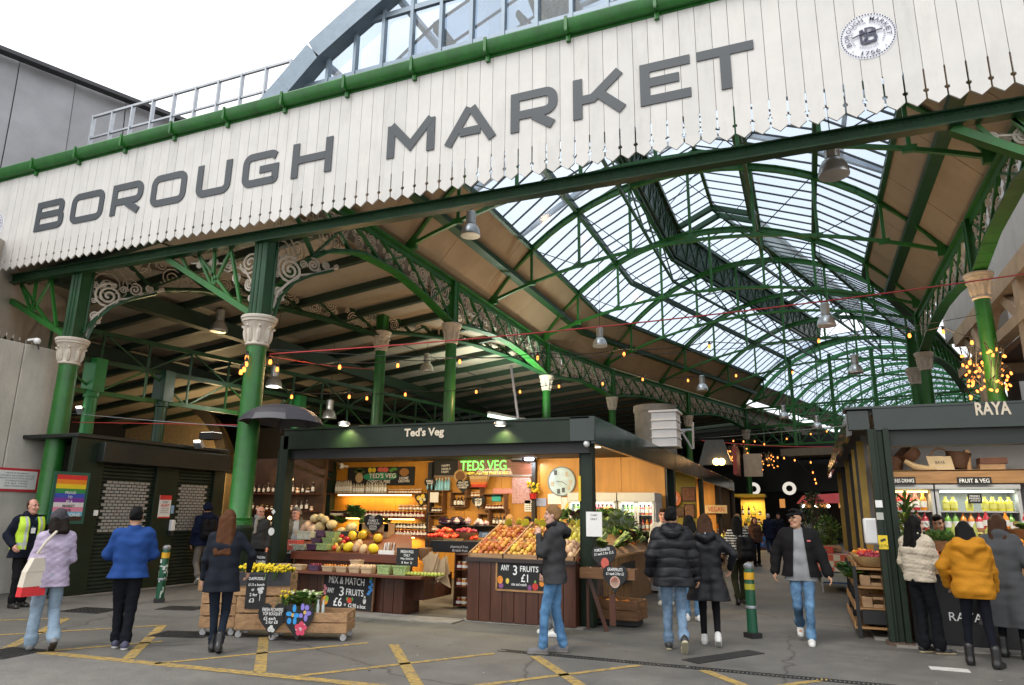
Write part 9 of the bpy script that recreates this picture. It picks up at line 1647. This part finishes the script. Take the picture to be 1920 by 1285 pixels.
# 14 striped top
def stripe(c): return (np.sin(c[:, 2]*2*PI/.052) > .1).astype(int)
P_, I_ = person('person in a black and white striped top and olive trousers with a black rucksack', PZ(1390, 1134), facing(1390, 1134, 12), 1.66, 'warm', ('long', 'black'), ('jumper', [cloth('stripe_black', (.02, .02, .022)), cloth('stripe_white', (.55, .54, .50))], dict(hem=.86, midx=stripe)), ('chinos', cloth('olive', (.035, .036, .018))), ('boot', BSH), feet=((.10, .18, 0), (-.08, -.15, .03, .3)), sex='f', hands=((.27, .16, 1.0), (-.30, .10, 1.0)), head=(-.1, .12), fine=.0105)
t = backpack('black rucksack on the striped top', P_, I_, None); t.location += V(.10, -.02, -.08)
# 15 cap man
P_, I_ = person('person in a black cap, black jacket and grey shirt striding towards the viewer', PZ(1513, 1205), facing(1513, 1205, 180), 1.76, 'warm', ('short', 'black'), ('jacket', cloth('black_jkt', (.016, .015, .016)), dict(hem=.86, open=.085, ihem=.80, rip=.006, e=.014)), ('jeans', JEANM), ('trainer', WSH), feet=((.07, -.22, .11, .35), (-.06, .20, 0)), hands=((.34, -.02, .92), (-.36, .10, .86)), head=(-.75, .02), acc=(('cap', BLK), ('glasses',)), inner=cloth('grey_tee', (.24, .245, .255)), poles=((.9, -.7, 0), (-.9, -.7, 0)))
o = MB().obox(Vector(I_['che']+A3(-.13, .155, .04)), (V(1, 0, 0), V(0, 1, 0), V(0, 0, 1)), (.022, .004, .010)).build('chest_patch', mat('patch_red', (.55, .12, .12), .6)); o.parent = P_
# 20..22 shoppers at the right stall
P_, I_ = person('person in a cream fleece jacket and black trousers turned in profile at the right stall', PZ(1742, 1226), facing(1742, 1226, -38), 1.70, 'pale', ('waves', 'black'), ('teddy', mat('teddy_cream', (.50, .43, .33), .95, var=.08, vs=20, bump=.5, bs=70), dict(hem=.90)), ('wide', cloth('black_wide', (.011, .012, .015))), ('trainer', BSH, mat('sole_tan', (.4, .33, .2), .7)), feet=((.10, .10, 0), (-.06, .0, 0)), sex='f', hands=((.26, .2, .86), (-.25, .12, .92)), head=(-.30, .05), toe=(.4, .3))
P_, I_ = person('person in a mustard hooded puffer and black leggings with black ankle boots', PZ(1845, 1252), facing(1845, 1252, 8), 1.64, 'warm', ('bob', 'black'), ('puffer', mat('mustard', (.42, .175, .010), .75, var=.12, vs=4, bump=.25, bs=40, spec=.2), dict(hem=.80, hood=1.35, pitch=.34, flare=-.005, rip=.012, e=.012)), ('leggings', cloth('legging_navy', (.012, .013, .020))), ('boot', BSH), feet=((.14, -.04, 0), (-.12, .10, 0)), sex='f', hands=((.25, .22, .92), (-.24, .22, .96)), head=(.05, .25), lean=.08, toe=(.5, .2), poles=((1, -.5, -.1), (-1, -.5, -.1)))
P_, I_ = person('person with long brown hair in a long grey wool coat at the right edge', PZ(1905, 1236), facing(1905, 1236, -10), 1.74, 'pale', ('long', 'brown'), ('longcoat', mat('wool_grey', (.050, .052, .055), .95, var=.15, vs=6, bump=.3, bs=160), dict(hem=.36, flare=.07)), ('leggings', BLK), ('boot', BSH), feet=((.12, .0, 0), (-.12, .05, 0)), sex='f', head=(.1, .30), lean=.10, hands=((.30, .12, .95), (-.28, .14, .98)))
P_, I_ = person('person with dark hair in a black top serving behind the right stall counter', V(PY(1762, 980, 13.25).x, 13.25, 0), facing(1762, 1100, 168), 1.74, 'tan', ('short', 'black'), ('jumper', BLK), ('jeans', BLK), ('trainer', BSH), head=(.1, .35), lean=.12, hands=((.2, .3, 1.1), (-.2, .3, 1.1)), fine=.011)
# far people
FAR = [(1445, 1036, 10, 1.78, ('short', 'white'), ('coat', cloth('far_navy', (.015, .022, .05)), {}), ('jeans', cloth('far_denim', (.02, .04, .10))), 'grey haired person in a dark blue coat far down the lane'), (1464, 1034, 190, 1.80, ('short', 'dark'), ('jacket', NAVY, {}), ('jeans', BLK), 'person in a navy jacket facing the grey haired one far down the lane'),
       (1517, 1060, 15, 1.74, ('bob', 'dark'), ('jumper', cloth('far_white', (.50, .50, .50)), {}), ('jeans', CHAR), 'curly dark haired person in a white top beyond the cap man'), (1541, 1052, 185, 1.74, ('short', 'dark'), ('jumper', cloth('far_grey', (.36, .36, .35)), {}), ('jeans', JEANL), 'person in a pale grey top and light jeans beyond the cap man'),
       (1388, 1050, 60, 1.72, ('bob', 'grey'), ('jacket', cloth('far_mustard', (.38, .19, .03)), {}), ('jeans', BLK), 'person in a mustard coat at the stalls behind the striped top'), (1420, 1062, 200, 1.64, ('bob', 'brown'), ('jacket', cloth('far_brown', (.10, .05, .035)), {}), ('jeans', BLK), 'person in a brown jacket beside the blue bag')]
for u, v, off, h, hr, tp, lg, lab in FAR:
    P_, I_ = person(lab, PZ(u, v), facing(u, v, off), h, 'pink', hr, tp, lg, ('trainer', WSH if 'white' in lab or 'light' in lab else BSH), fine=.016, feet=((.1, .08, 0), (-.1, -.06, 0)), sex='f' if hr[0] == 'bob' else 'm', acc=(('beanie', cloth('far_beanie', (.45, .33, .18))),) if 'mustard' in lab else ())
p = PZ(1427, 1045); t = thing('carrier_bag', 'bright blue carrier bag held low far down the lane', 'bag', p+V(0, 0, .45)); MB().hexa([p+V(*q) for q in ((-.2, -.05, .42), (.2, -.05, .42), (.2, .05, .42), (-.2, .05, .42), (-.23, -.05, .85), (.23, -.05, .85), (.23, .05, .85), (-.23, .05, .85))]).build('bag_body', mat('bag_blue', (.02, .14, .50), .5), t); MB().tube([p+V(-.1, 0, .85), p+V(0, 0, 1.05), p+V(.1, 0, .85)], .012, 5).build('handle', MT['bag_blue'], t)
p = PZ(1530, 1055); t = thing('carrier_bag', 'green shopping bag hanging beyond the cap man', 'bag', p+V(0, 0, .7)); MB().hexa([p+V(*q) for q in ((-.12, -.05, .75), (.12, -.05, .75), (.12, .05, .75), (-.12, .05, .75), (-.15, -.04, 1.15), (.15, -.04, 1.15), (.15, .04, 1.15), (-.15, .04, 1.15))]).build('bag_body', mat('bag_green', (.03, .32, .16), .5), t)
SC.cycles.samples = 128
